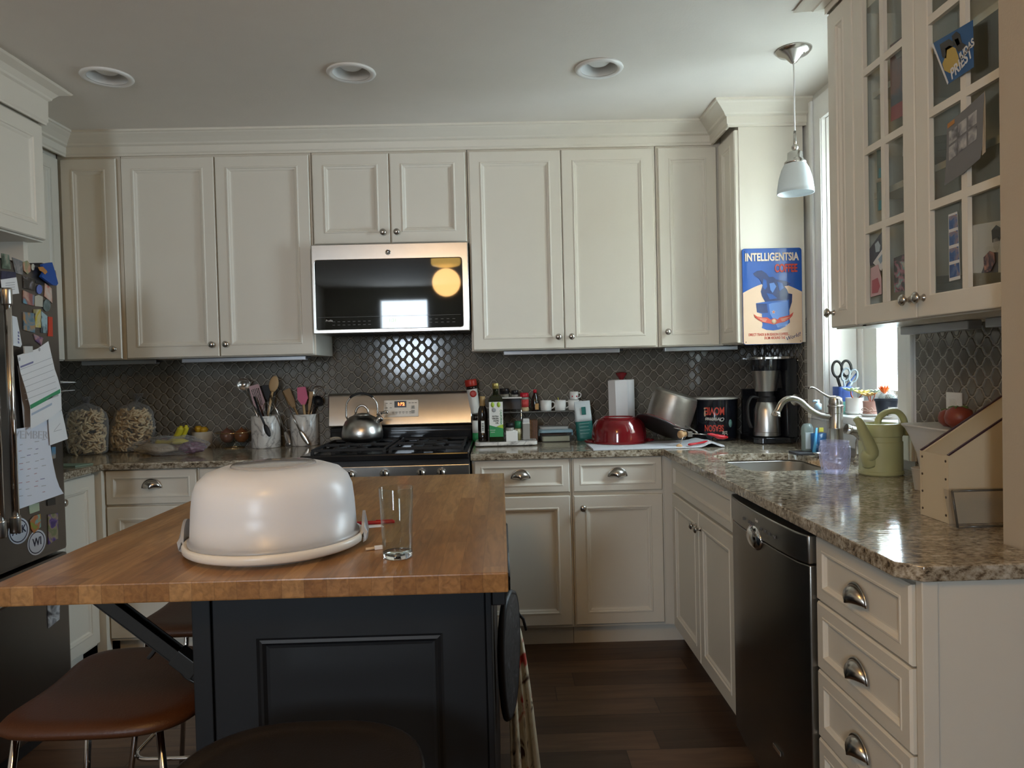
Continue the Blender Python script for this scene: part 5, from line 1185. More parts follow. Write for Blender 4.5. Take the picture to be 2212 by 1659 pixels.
b_ = NB(); tube(b_, [(-.008, -.01, 0), (q_.x-p_.x, -.02, q_.z-p_.z)], .0022, 8); put('axle', b_, NICKEL, t)
b_ = NB(); lathe(b_, [(0, -.006), (.010, -.006), (.0145, -.003), (.0145, .003), (.010, .006), (0, .006)], 24, M4=T3(q_.x-p_.x, -.024, q_.z-p_.z+.002, rx=PI/2)); put('wheel', b_, BEECH, t)
b_ = NB(); tube(b_, spline([(.110, .015, -.004), (.135, .022, -.008), (.165, .022, -.018), (.205, .022, -.022)], 5), [.006]*3+[.009]*5+[.013]*5+[.012, .009, .005], 12, flat=.8); put('red_handle', b_, RED, t, smooth=True)
p_ = at(1508, 962, MZ)
t = thing('peeler', 'slim red plastic handle lying on the mat beside the roller', 'peeler', (p_.x, p_.y+.004, MZ+.007), .45)
b_ = NB(); tube(b_, [(-.055, 0, 0), (-.045, 0, 0), (.0, 0, .002), (.045, 0, .006), (.055, 0, .008)], [.005, .0075, .006, .0065, .004], 10, flat=.8); put('handle', b_, RED, t, smooth=True)
b_ = NB(); tube(b_, [(.05, 0, .008), (.085, 0, .012)], .002, 6); put('blade', b_, STEEL, t)
# popcorn tin, upside down
p_ = at(1556, 950); r_ = .112; h_ = .205
t = thing('popcorn_tin', 'black holiday movie tin standing upside down, its lettering inverted', 'tin', (p_.x-.012, -.27, CT+.002))
h_ = zat(1556, 858, -.28).z-CT
b_ = NB(); lathe(b_, [(0, 0), (r_*.92, 0), (r_*.94, .01), (r_, h_-.012), (r_, h_-.008), (0, h_-.008)], 56); put('body', b_, M('tin_black', (.010, .012, .018), .12, coat=.5), t, smooth='auto')
b_ = NB(); lathe(b_, [(r_-.004, h_-.010), (r_+.002, h_-.010), (r_+.004, h_-.005), (r_+.001, h_-.001), (0, h_-.001)], 56); put('white_rim', b_, M('rim_white', (.60, .60, .58), .35), t)
def wraptext(s, size, a, z, mat, nm='lettering', shear=0, bold=.0012, sx=1):
    o = text(nm, s, size, mat, t, UPR @ T3(rz=PI) if False else Matrix.Identity(4), extrude=.0003, bold=bold, shear=shear, sx=sx)
    for v in o.data.vertices:
        x, y, e = -v.co.x, -v.co.y, v.co.z; th = a+x/r_; rr = r_*(.94+.06*(z+y)/h_)+.0012+e; v.co = Vector((rr*math.sin(th), -rr*math.cos(th), z+y))
    return o
TR = M('tin_red', (.50, .05, .03), .4); TW = M('tin_white', (.70, .66, .58), .4)
wraptext('MOVIE', .052, -.30, h_*.70, TR, sx=.62); wraptext('SEASON', .044, -.35, h_*.30, TR, sx=.60)
wraptext('Christmas', .026, -.30, h_*.50, TW, shear=.3, bold=.0002, sx=.9); wraptext("'tis", .030, .18, h_*.18, TW, shear=.3, bold=.0002); wraptext('the', .020, -.35, h_*.13, TW, shear=.3, bold=.0002)
wraptext('!', .060, -.75, h_*.68, M('tin_cream', (.60, .40, .28), .4))
b_ = NB(); lathe(b_, [(0, 0), (.014, 0), (.014, .001), (0, .001)], 20, M4=T3(r_*.985*math.sin(.42), -r_*.985*math.cos(.42), h_*.40, rx=PI/2, rz=.42) @ Matrix.Diagonal((.8, 1.4, 1, 1))); put('teal_bauble', b_, M('bauble_teal', (.15, .30, .28), .4), t)
# coffee maker
p_ = at(1690, 966); CMX, CMY = p_.x+.03, -.42
t = thing('coffee_maker', 'black coffee maker with a steel thermal carafe under the coffee sign', 'coffee maker', (CMX, CMY, CT))
gb = M('appliance_black', (.012, .013, .016), .10, coat=.5)
xl, xr = onx(1612, CMY)-CMX, min(onx(1744, CMY-.12)-CMX, XR-.03-CMX)
zt_ = zat(1690, 770, CMY-.1).z-CT
b_ = NB(); slab(b_, rrect(xl, xr, -.14, .13, .05), 0, .030); put('base', b_, gb, t, bev=.004)
b_ = NB(); slab(b_, rrect(xl+.15, xr, -.14, .12, .045), .030, zt_-.012); put('water_tower', b_, gb, t, bev=.004)
b_ = NB(); slab(b_, rrect(xl+.01, xl+.155, -.085, .12, .03), .030, zt_*.62); 
bmesh.ops.delete(b_, geom=[], context='VERTS')
for v in b_.verts: 
    if v.co.y < .03: v.co.y = .075 if v.co.y < -.02 else .09
put('rear_column', b_, gb, t)
b_ = NB(); slab(b_, rrect(xl, xr, -.14, .12, .05), zt_-.012, zt_); put('chrome_top', b_, CHROME, t, bev=.002)
cxx = xl+.080
b_ = NB(); lathe(b_, [(0, zt_*.60), (.050, zt_*.60), (.062, zt_*.80), (.066, zt_*.84), (0, zt_*.84)], 36, ox=cxx, oy=-.055); put('filter_basket', b_, STEEL, t, smooth='auto')
b_ = NB(); lathe(b_, [(0, zt_*.84), (.070, zt_*.84), (.074, zt_*.90), (.074, zt_-.013), (0, zt_-.013)], 36, ox=cxx, oy=-.055); put('brew_head', b_, gb, t, smooth='auto')
b_ = NB(); lathe(b_, [(0, 0), (.006, 0), (.009, .006), (.006, .014), (0, .016)], 16, M4=T3(xr+.003, -.12, zt_-.02, ry=PI/2)); put('side_knob', b_, CHROME, t)
b_ = NB(); lathe(b_, [(0, 0), (.028, 0), (.028, .0015), (0, .0015)], 24, M4=T3(xl+.19, -.1405, zt_*.5, rx=PI/2)); put('round_panel', b_, CHROME, t)
cf = thing('carafe', 'brushed steel thermal carafe with black lid and handle in the coffee maker', 'carafe', (CMX+cxx, CMY-.060, CT+.031))
hc = zt_*.56
b_ = NB(); lathe(b_, [(0, 0), (.058, 0), (.062, .004), (.062, .020), (.0605, .021), (.062, .022), (.058, hc*.55), (.046, hc*.70), (.042, hc*.72), (0, hc*.72)], 44); put('flask', b_, STEEL, cf, smooth='auto')
b_ = NB(); lathe(b_, [(0, hc*.70), (.043, hc*.70), (.044, hc*.80), (.036, hc*.84), (.034, hc*.95), (.020, hc), (0, hc)], 32); put('lid', b_, MBLACK, cf, smooth='auto')
b_ = NB(); tube(b_, spline([(-.035, 0, hc*.80), (-.075, -.01, hc*.82), (-.095, -.012, hc*.65), (-.092, -.012, hc*.35), (-.078, -.01, hc*.18)], 5), .010, 10, flat=.7); put('handle', b_, MBLACK, cf, smooth=True)
# ------------------------------------------------------------------ under-cabinet lights
for nm, x0, x1, y in (('under the left corner wall cabinet', -2.09, -1.72, -.25), ('under the double cabinet left of the microwave', -1.57, -.96, -.30), ('under the double cabinet right of the microwave', .02, .60, -.30), ('under the right corner wall cabinet', .83, 1.20, -.28)):
    t = thing('under_cabinet_light', 'unlit silver light bar '+nm, 'light', ((x0+x1)/2, y, UB), 0, 'under-cabinet lights')
    b_ = NB(); box(b_, x0-(x0+x1)/2, x1-(x0+x1)/2, -.02, .02, -.022, -.001, .003); put('housing', b_, M('bar_silver', (.42, .44, .47), .35, .6), t)
    b_ = NB(); box(b_, x1-(x0+x1)/2, x1-(x0+x1)/2+.02, -.010, .010, -.014, -.004, .002); put('plug_end', b_, MBLACK, t)
for i, (y0, y1) in enumerate(((-1.95, -1.62), (-2.40, -2.02))):
    t = thing('under_cabinet_light', 'unlit silver light bar under the glass cabinet, '+['farther one', 'nearer one'][i], 'light', (1.30, (y0+y1)/2, 1.402), 0, 'under-cabinet lights')
    b_ = NB(); box(b_, -.02, .02, (y0-y1)/2, (y1-y0)/2, -.026, -.001, .003); put('housing', b_, M('bar_silver'), t)
# outlet
ot = thing('wall_outlet', 'white outlet plate on the tiled wall above the tomatoes', 'outlet', (XR-.012, U(2063, 885, 'X', XR-.013).y, U(2063, 888, 'X', XR-.013).z))
b_ = NB(); box(b_, -.006, -.0005, -.037, .037, -.058, .058, .002); put('plate', b_, WHITE, ot)
for s in (-1, 1): b_ = NB(); box(b_, -.008, -.006, -.015, .015, s*.024-.014, s*.024+.014, .002); put('socket', b_, M('socket_white', (.7, .7, .68), .3), ot)

# ------------------------------------------------------------------ coffee sign
s0, s1 = U(1603, 742, 'Y', KY-.004), U(1733, 538, 'Y', KY-.004)
SW, SH = .275, .438
sg = thing('tin_sign', 'embossed blue and cream tin coffee sign on the side of the corner cabinet', 'sign', ((s0.x+s1.x)/2, KY-.002, 1.600), 0)
BLU = M('sign_blue', (.015, .085, .36), .22, coat=.4); CRM = M('sign_cream', (.72, .52, .36), .3, coat=.2); DBL = M('sign_navy', (.012, .030, .13), .22, coat=.3); LBL = M('sign_light_blue', (.10, .22, .55), .25); SRD = M('sign_red', (.55, .06, .035), .35)
b_ = NB(); prism(b_, rrect(-SW/2, SW/2, -SH/2, SH/2, .012, 4), .004, M4=T3(0, -.006, 0)); put('metal_sheet', b_, BLU, sg, bev=.002)
arc = [(-SW/2+.002, -SH/2+.008)]+[(-SW/2+.002+(SW-.004)*i/20, .018+.045*math.sin(PI*i/20)) for i in range(21)]+[(SW/2-.002, -SH/2+.008), (SW/2-.010, -SH/2+.002), (-SW/2+.010, -SH/2+.002)]
b_ = NB(); prism(b_, arc, .0006, M4=T3(0, -.0068, 0)); put('cream_ground', b_, CRM, sg)
def sp_(x, y): return ((x-640)/790*SW*1.0, -(y-822)/1215*SH)   # measured on the sign face
def sgn(name, pts, mat, lift, **k):
    b = NB(); prism(b, [sp_(*p) for p in pts], .0008, M4=T3(0, -.0068-lift, 0)); return put(name, b, mat, sg, **k)
sgn('pouring_figure', [(388, 530), (440, 500), (500, 492), (560, 530), (600, 580), (650, 575), (690, 610), (740, 620), (830, 640), (880, 665), (860, 690), (800, 700), (830, 740), (850, 790), (900, 800), (895, 900), (860, 1000), (700, 900), (540, 890), (500, 820), (485, 760), (510, 680), (470, 600), (410, 560)], DBL, .001, bev=.0006)
sgn('cup', [(420, 905), (540, 890), (700, 880), (858, 870), (858, 1010), (862, 1160), (800, 1210), (720, 1245), (640, 1255), (550, 1245), (490, 1220), (500, 1180), (495, 1040), (430, 1020)], BLU, .0012, bev=.0006)
sgn('cup_shine', [(585, 920), (640, 905), (700, 900), (840, 885), (845, 1150), (790, 1195), (700, 1220), (660, 1150), (600, 1040)], LBL, .0019)
sgn('cup_side', [(425, 910), (560, 915), (575, 1030), (500, 1032), (432, 1012)], DBL, .0019)
for q in ([(520, 600), (560, 620), (570, 700), (540, 740), (510, 700)], [(600, 660), (660, 650), (690, 700), (640, 780), (610, 740)], [(700, 640), (770, 660), (790, 720), (730, 760)], [(560, 780), (640, 800), (700, 850), (600, 860)]): sgn('blue_fold', q, LBL if q[0][0] == 600 else BLU, .0018)
wing = [(385, 1042), (430, 1075), (500, 1088), (560, 1088), (590, 1105), (610, 1120), (640, 1100), (670, 1105), (700, 1120), (720, 1095), (790, 1080), (860, 1065), (910, 1028), (895, 1075), (850, 1120), (790, 1150), (710, 1165), (650, 1180), (590, 1165), (510, 1150), (450, 1120), (405, 1085)]
sgn('winged_emblem', wing, SRD, .0027)
for s in (-1, 1):
    for k in range(3): sgn('feather_line', [(648+s*(90+k*8), 1112+k*13), (648+s*(215-k*30), 1088+k*20), (648+s*(210-k*30), 1094+k*20), (648+s*(90+k*8), 1117+k*13)], CRM, .0034)
b_ = NB(); cx_, cz_ = sp_(650, 1140); lathe(b_, [(0, 0), (.011, 0), (.011, .001), (0, .001)], 20, M4=T3(cx_, -.0100, cz_, rx=PI/2)); put('emblem_disc', b_, CRM, sg)
st = []
for i in range(10): a = PI/2+i*PI/5; r = 27 if i % 2 == 0 else 12; st.append((648+r*math.cos(a), 1022-r*math.sin(a)))
sgn('star', st, CRM, .0027); sgn('star_core', [(648+(x-648)*.5, 1022+(y-1022)*.5) for x, y in st], SRD, .0034)
def stx(name, s, x, y, size, mat, sx=1, **k):
    a, c = sp_(x, y); return text(name, s, size, mat, sg, T3(a, -.0078, c) @ UPR, sx=sx, **k)
stx('lettering', 'INTELLIGENTSIA', 635, 330, .050, M('sign_letter_cream', (.78, .64, .50), .35), .67, extrude=.0014, bold=.0014); stx('lettering', 'COFFEE', 822, 475, .050, SRD, .60, extrude=.0014, bold=.0016)
stx('small_lettering', 'DIRECT TRADE & IN SEASON COFFEES...', 585, 1305, .017, SRD, .62, bold=.0002); stx('small_lettering', 'FROM AROUND THE', 660, 1350, .017, SRD, .60, bold=.0002)
a, c = sp_(900, 1340); text('script_lettering', 'World!', .024, DBL, sg, T3(a, -.0078, c) @ Euler((0, -.32, 0)).to_matrix().to_4x4() @ UPR, shear=.35)
for sx in (-1, 1):
    for sz in (-1, 1): b_ = NB(); lathe(b_, [(0, 0), (.0022, 0), (.0022, .0008), (0, .0008)], 10, M4=T3(sx*(SW/2-.012), -.0070, sz*(SH/2-.012), rx=PI/2)); put('rivet', b_, M('rivet_dark', (.08, .06, .05), .5), sg)

# ------------------------------------------------------------------ sink side: faucet, sprayer, soaps, tumbler, watering can
fx, fy = 1.300, -1.13
f = thing('kitchen_faucet', 'brushed nickel faucet with a low curved spout behind the sink', 'faucet', (fx, fy, CT))
fz_ = lambda py: zat(1800, py, fy).z-CT
b_ = NB(); lathe(b_, [(0, 0), (.034, 0), (.034, .006), (.028, .012), (.026, .02), (.0252, fz_(927)), (.0262, fz_(926)), (.0262, fz_(924)), (.0252, fz_(923)), (.0252, fz_(893)), (.0268, fz_(892)), (.0268, fz_(880)), (.0300, fz_(879)), (.0300, fz_(876)), (.0250, fz_(874)), (.0262, fz_(868)), (.023, fz_(860)), (.014, fz_(856)), (0, fz_(855))], 36); put('body', b_, NICKEL, f, smooth='auto')
L = lambda px, py, y=fy: zat(px, py, y)-Vector((fx, fy, CT))
b_ = NB(); SP = spline([L(1793, 899), L(1770, 896), L(1748, 884), L(1727, 866), L(1706, 861), L(1690, 869), L(1681, 885), L(1677, 893)], 5); n = len(SP); tube(b_, SP, [.0120 if i < n-4 else .0105+.0018*(i-n+5) for i in range(n)], 16); put('spout', b_, NICKEL, f, smooth=True)
b_ = NB(); a = L(1677, 893); lathe(b_, [(.0, .012), (.012, .010), (.013, .004), (.0175, -.004), (.0185, -.010), (.014, -.011), (0, -.010)], 24, M4=Matrix.Translation(a) @ Euler((0, .25, 0)).to_matrix().to_4x4()); put('aerator', b_, NICKEL, f, smooth='auto')
b_ = NB(); HP = spline([L(1803, 858), L(1790, 857), L(1774, 848), L(1758, 838), L(1747, 838)], 5); tube(b_, HP, [.012]*4+[.008]*6+[.0065]*7+[.0085]*2+[.006]*20 if False else [.0125-.0065*min(1, i/9)+(.0025 if i > len(HP)-6 else 0) for i in range(len(HP))], 12, flat=.6); put('lever', b_, NICKEL, f, smooth=True)
sx_, sy_ = at(1858, 1002).x+.01, at(1858, 1002).y+.02
f = thing('side_sprayer', 'brushed nickel side sprayer with an angled head behind the tumbler', 'sprayer', (sx_, sy_, CT))
L = lambda px, py: zat(px, py, sy_)-Vector((sx_, sy_, CT))
b_ = NB(); lathe(b_, [(0, 0), (.026, 0), (.026, .006), (.020, .012), (.021, .020), (.017, .024), (.015, .03), (0, .03)], 28); put('base', b_, NICKEL, f, smooth='auto')
b_ = NB(); P = spline([(0, 0, .028), (0, 0, .075), L(1861, 945)+Vector((0, 0, 0)), L(1848, 932), L(1835, 928)], 5); tube(b_, P, [.0150+.002*(i/len(P)) for i in range(len(P))], 14); put('wand', b_, NICKEL, f, smooth=True)
b_ = NB(); d = (P[-1]-P[-3]).normalized(); tube(b_, [P[-1]-d*.004, P[-1]+d*.006, P[-1]+d*.007, P[-1]+d*.014], [.017, .0185, .016, .019], 18); put('spray_head', b_, CHROME, f)
# soaps
p_ = at(1760, 983); tx, ty = p_.x+.0, p_.y+.045
t = thing('soap_tray', 'dark grey rubber tray under the soap bottles', 'tray', (tx, ty, CT))
b_ = NB(); slab(b_, rrect(-.075, .075, -.045, .045, .012), 0, .010); put('body', b_, M('tray_slate', (.05, .05, .055), .5), t, bev=.002)
BLUE = M('blue_liquid', (.02, .16, .42), .12, trans=.25)
xq = lambda px, y: zat(px, 950, y).x
t = thing('dish_soap_bottle', 'tall clear pump bottle with blue dish soap left of the faucet', 'bottle', (xq(1768, ty-.005), ty-.005, CT+.0105))
b_ = NB(); lathe(b_, [(0, .001), (.030, .001), (.032, .006), (.032, .075), (0, .076)], 32, sy=.75); put('blue_soap', b_, BLUE, t)
b_ = NB(); lathe(b_, [(.033, 0), (.0335, .08), (.032, .12), (.026, .150), (.013, .165), (.012, .178)], 32, caps=False, sy=.75); put('bottle', b_, ACRYL, t, smooth=True)
b_ = NB(); lathe(b_, [(0, .172), (.0145, .172), (.0145, .195), (.010, .198), (.007, .200), (.0065, .212), (0, .214)], 20); tube(b_, [(0, 0, .206), (-.012, -.003, .210), (-.024, -.005, .207)], .0045, 8); put('pump', b_, M('pump_clear_blue', (.45, .62, .75), .25), t)
b_ = NB(); box(b_, -.008, .010, -.0262, -.0248, .082, .100, .001); put('yellow_mark', b_, M('stick_yellow'), t)
t = thing('hand_soap_bottle', 'short clear soap bottle with a white label beside the coffee maker', 'bottle', (xq(1744, ty+.02), ty+.02, CT+.0105))
b_ = NB(); lathe(b_, [(0, 0), (.024, 0), (.025, .004), (.025, .095), (.018, .11), (.012, .114), (0, .115)], 28, sy=.8); put('bottle', b_, M('bottle_green_clear', (.42, .52, .50), .12, trans=.5), t)
b_ = NB(); box(b_, -.017, .017, -.0225, -.0195, .01, .078, .002); put('label', b_, M('label_pale', (.55, .62, .64), .5), t)
t = thing('dish_brush', 'light blue dish brush leaning in the soap tray', 'brush', (xq(1756, ty-.040), ty-.040, CT+.0105))
b_ = NB(); tube(b_, [(.004, 0, .0), (.010, 0, .045), (.018, .004, .10)], [.008, .006, .004], 8); put('handle', b_, M('brush_blue', (.10, .42, .75), .35), t)
t = thing('sink_stopper', 'small round steel sink strainer beside the soap tray', 'strainer', (at(1778, 990).x, at(1778, 990).y+.02, CT))
b_ = NB(); lathe(b_, [(0, 0), (.018, 0), (.020, .012), (.028, .018), (.028, .020), (.018, .019), (.016, .004), (0, .004)], 28); put('body', b_, STEEL, t)
# sprig of leaf by the soap, lilac tumbler
p_ = at(1815, 1027); t = thing('cut_tumbler', 'lilac faceted plastic tumbler standing at the sink edge', 'tumbler', (p_.x, p_.y+.038, CT))
_m, _t, _b = nt('lilac_facets'); LILM = _m
_tr = _t.nodes.new('ShaderNodeBsdfTransparent'); _tr.inputs[0].default_value = (.94, .94, 1, 1); _b.inputs['Base Color'].default_value = (.80, .82, 1, 1); _b.inputs['Roughness'].default_value = .06
_mx = _t.nodes.new('ShaderNodeMixShader'); _lw = _t.nodes.new('ShaderNodeLayerWeight'); _lw.inputs['Blend'].default_value = .4
_f2 = math_n(_t, 'MULTIPLY_ADD', _lw.outputs['Facing'], .5); _t.nodes[-1].inputs[2].default_value = .10
_t.links.new(_f2, _mx.inputs[0]); _t.links.new(_tr.outputs[0], _mx.inputs[1]); _t.links.new(_b.outputs[0], _mx.inputs[2]); _t.links.new(_mx.outputs[0], _t.nodes['Material Output'].inputs['Surface'])
LIL = nt('lilac_clear'); b0 = LIL[2]; b0.inputs['Base Color'].default_value = (.88, .88, 1, 1); b0.inputs['Transmission Weight'].default_value = 1; b0.inputs['Roughness'].default_value = .06; b0.inputs['IOR'].default_value = 1.3
b_ = NB(); n, m_ = 20, 11; rows = []
H_ = .112
for j in range(m_+1):
    z = .004+H_*.80*j/m_; base = .0385+.010*math.sin(PI*min(1, j/m_)*.62)
    row = []
    for i in range(2*n):
        a = PI*i/n; bump_ = .0018 if (i+j) % 2 == 0 else -.0006
        row.append(b_.verts.new(((base+bump_)*math.cos(a), (base+bump_)*math.sin(a), z)))
    rows.append(row)
for z, r in ((H_*.86, .0455), (H_*.865, .0470), (H_*.90, .0470), (H_*.905, .0455), (H_, .0460), (H_, .0435), (H_*.6, .0425), (.010, .034)): rows.append([b_.verts.new((r*math.cos(PI*i/n), r*math.sin(PI*i/n), z)) for i in range(2*n)])
for a, c in zip(rows, rows[1:]):
    for i in range(2*n): b_.faces.new((a[i], a[(i+1) % (2*n)], c[(i+1) % (2*n)], c[i]))
b_.faces.new(rows[0]); b_.faces.new(rows[-1]); put('cup', b_, LILM, t)
# watering can
p_ = at(1920, 1031); wcx, wcy = p_.x+.012, p_.y+.070
GRN = M('sage_plastic', (.44, .44, .22), .42)
t = thing('watering_can', 'pale olive green plastic watering can with loop handle right of the sink', 'watering can', (wcx, wcy, CT))
b_ = NB(); lathe(b_, [(0, 0), (.066, 0), (.070, .004), (.0705, .012), (.068, .014), (.0685, .110), (.0655, .112), (.0655, .128), (.068, .130), (.070, .150), (.070, .163), (.066, .170), (.050, .171), (.048, .166), (.050, .150), (0, .148)], 48, sx=1, sy=.92); put('body', b_, GRN, t, smooth='auto')
L = lambda px, py, y=wcy: zat(px, py, y)-Vector((wcx, wcy, CT))
b_ = NB(); SPp = spline([(-.045, -.02, .045), (-.060, -.03, .065), L(1884, 975, wcy-.045), L(1866, 935, wcy-.055), L(1857, 913, wcy-.06), L(1849, 904, wcy-.06)], 5); n = len(SPp); tube(b_, SPp, [.030-.019*min(1, (i/(n-1))**.7) for i in range(n)], 16); put('spout', b_, GRN, t, smooth=True)
b_ = NB(); tube(b_, spline([L(1895, 925), L(1899, 903), L(1916, 890), L(1936, 889), L(1950, 902), L(1956, 925), L(1957, 940)], 5), .0125, 12, flat=.8); put('handle', b_, GRN, t, smooth=True)
# white tub with tomatoes, little cup, knife box, acrylic bin
tbx, tby = 1.305, -1.86
t = thing('white_tub', 'white plastic tub with a flared rim between the window and the wooden box', 'tub', (tbx, tby, CT))
zr = zat(2020, 921, tby).z-CT
b_ = NB(); slab(b_, rrect(-.062, .062, -.09, .09, .03), 0, .01)
def tubring(w_, d_, z): return [b_.verts.new((x, y, z)) for x, y in rrect(-w_, w_, -d_, d_, .035, 4)]
R_ = [tubring(.062, .09, .004), tubring(.072, .105, zr*.55), tubring(.085, .12, zr*.82), tubring(.090, .135, zr-.012), tubring(.096, .142, zr-.004), tubring(.096, .142, zr)]
for a, c in zip(R_, R_[1:]):
    for i in range(len(a)): b_.faces.new((a[i], a[(i+1) % len(a)], c[(i+1) % len(a)], c[i])).smooth = True
b_.faces.new(R_[0]); b_.faces.new(R_[-1]); put('body', b_, M('tub_white', (.62, .60, .56), .35), t, smooth='auto')
for i, (px, y, r, lb) in enumerate(((2052, -1.90, .030, 'red tomato on the left on top of the white tub'), (2072, -1.955, .036, 'larger red tomato on the right on top of the white tub'))):
    q_ = zat(px, 905, y); tt = thing('tomato', lb, 'tomato', (q_.x, y, CT+zr+.001), 0, 'tomatoes on the white tub')
    b_ = NB(); lathe(b_, [(0, 0), (r*.5, .002), (r*.92, r*.45), (r, r*.85), (r*.85, r*1.4), (r*.4, r*1.68), (0, r*1.62)], 24); put('fruit', b_, M('tomato_red', (.22, .045, .025), .4, vary=.3, vscale=25), tt, smooth=True)
    b_ = NB(); 
    for k in range(5): a = k*1.256; tube(b_, [(0, 0, r*1.63), (.4*r*math.cos(a), .4*r*math.sin(a), r*1.70), (.7*r*math.cos(a), .7*r*math.sin(a), r*1.6)], .0018, 5)
    put('calyx', b_, M('calyx_green', (.08, .14, .03), .6), tt)
b_ = NB(); lathe(b_, [(0, 0), (.026, 0), (.034, .06), (.036, .063), (.033, .064), (.025, .008), (0, .008)], 28); o = put('white_cup', b_, M('tub_white'), smooth='auto'); q_ = at(1996, 1062); o.location = (q_.x+.02, q_.y+.03, CT); tag(o, 'small white plastic cup peeking out left of the wooden box', 'cup')
BXC = M('box_cream', (.62, .52, .36), .45); BXE = M('box_edge_plum', (.05, .02, .03), .5)
kx0, ky0 = at(2050, 1132).x, at(2050, 1132).y
t = thing('wedge_box', 'cream slant-topped wooden box with screws and dark edges by the wall end', 'box', (kx0, ky0, CT), 0)
wd, dd_, h0_, h1_ = .345, .112, .157, .375
b_ = NB(); prism(b_, [(0, 0), (wd, 0), (wd, h1_), (0, h0_)], .006, M4=T3()); prism(b_, [(0, 0), (wd, 0), (wd, h1_), (0, h0_)], .006, M4=T3(0, dd_-.006, 0)); put('side_board', b_, BXC, t)
b_ = NB(); box(b_, 0, .006, .006, dd_-.006, 0, h0_, .001); put('front_board', b_, BXC, t)
b_ = NB(); box(b_, .006, wd-.006, .006, dd_-.006, 0, .006); put('bottom_board', b_, BXC, t)
b_ = NB(); prism(b_, [(.006, h0_-.005), (wd, h1_-.005), (wd, h1_-.001), (.006, h0_-.001)], dd_-.012, M4=T3(0, .006, 0)); put('slanted_lid', b_, M('box_lid', (.50, .42, .29), .5), t)
for y in (0, dd_-.006): b_ = NB(); prism(b_, [(.002, h0_), (wd, h1_), (wd, h1_+.003), (0, h0_+.003)], .006, M4=T3(0, y, 0)); put('dark_edge', b_, BXE, t)
for k in range(4):
    for y in (.010, dd_-.010): b_ = NB(); lathe(b_, [(0, 0), (.003, 0), (.003, .001), (0, .001)], 10, M4=T3(-.0008, y, .018+k*.042, ry=-PI/2) @ T3(0, 0, -.0008)); put('screw', b_, M('screw_brown', (.10, .07, .05), .4, .8), t)
q_ = at(2094, 1150)
t = thing('acrylic_bin', 'clear plastic bin in front of the slant-topped box at the wall end', 'bin', (q_.x, q_.y+.04, CT))
bh = zat(2084, 1060, q_.y+.04).z-CT
b_ = NB(); x1_ = XR-.02-q_.x
R_ = [[b_.verts.new(p) for p in ((o_, .0+o_*.3, z), (.20, .0, z), (.20, .030, z), (o_, .030, z))] for o_, z in ((0, 0), (-.012, bh))]
for i in range(4): b_.faces.new((R_[0][i], R_[0][(i+1) % 4], R_[1][(i+1) % 4], R_[1][i]))
b_.faces.new(R_[0]); put('wall', b_, ACRYL, t)
SMK = M('smoky_edge', (.12, .11, .09), .15, trans=.3)
b_ = NB(); tube(b_, [(-.012, 0, bh), (.20, 0, bh)], .0028, 6); put('rim_edge', b_, SMK, t)
b_ = NB(); tube(b_, [(0, 0, .002), (-.012, 0, bh)], .0028, 6); put('corner_edge', b_, SMK, t)
b_ = NB(); tube(b_, [(0, 0, .003), (.20, 0, .003)], .0025, 6); put('bottom_edge', b_, SMK, t)

# ------------------------------------------------------------------ window sill
ZS = WZ0+.0015
def sill(px, x=1.455): q = U(px, 890, 'X', x); return Vector((x, q.y, ZS))
h = thing('scissor_holder', 'blue and turquoise ceramic holder with scissors on the window stool', 'holder', sill(1816, 1.45)+Vector((0, -.02, 0)))
ck1, ck2 = M('glaze_blue', (.07, .14, .48), .25, vary=.2, vscale=30), M('glaze_aqua', (.22, .58, .48), .3, vary=.2, vscale=30)
b_ = NB(); slab(b_, rrect(-.030, .030, -.036, .036, .012), 0, .050); put('lower_band', b_, ck2, h)
b_ = NB(); slab(b_, rrect(-.030, .030, -.036, .036, .012), .0505, .112); put('upper_band', b_, ck1, h)
hp = h.location
def loopset(label, dx, dy, z, s, mat, lean, grey):
    t = thing('scissors', label, 'scissors', hp+Vector((dx, dy, .1125)), 0, 'scissors in the holder', rot=(0, lean, -.5))
    for k in (-1, 1):
        b_ = NB(); P = [(k*.016*s+.0165*s*math.cos(a)*(1 if True else 0), 0, z+.040*s+.030*s*math.sin(a)) for a in [2*PI*i/28 for i in range(28)]]; tube(b_, P, .0068*s, 8, closed=True, flat=.7); put('finger_loop', b_, mat, t)
        b_ = NB(); tube(b_, [(k*.018*s, 0, z+.012*s), (k*.010*s, 0, 0), (0, 0, -.02)], [.009*s, .009*s, .005], 8, flat=.6); put('shank', b_, mat if k < 0 else grey, t)
loopset('large black handled scissors at the front of the blue holder', .0, -.004, .03, 1.12, MBLACK, -.05, M('blade_steel', (.4, .4, .42), .3, .9))
loopset('grey handled scissors behind the black pair', .008, -.022, .012, .9, M('grey_loop', (.30, .36, .42), .4), .22, M('grey_loop'))
t = thing('pen', 'slim dark blue pen leaning right in the blue holder', 'pen', hp+Vector((.005, -.024, .1125)), 0, None, rot=(-.1, .62, -.5)); b_ = NB(); tube(b_, [(0, 0, -.02), (0, 0, .075)], .0035, 8); put('barrel', b_, M('pen_blue', (.05, .10, .30), .35), t)
def leaf(bm, base, d, L_, w_, t_=.003):
    d = Vector(d).normalized(); b = Vector(base); tube(bm, [b+d*L_*f for f in (0, .2, .5, .8, 1)], [w_*.35, w_*.8, w_, w_*.7, w_*.12], 7, flat=.45)
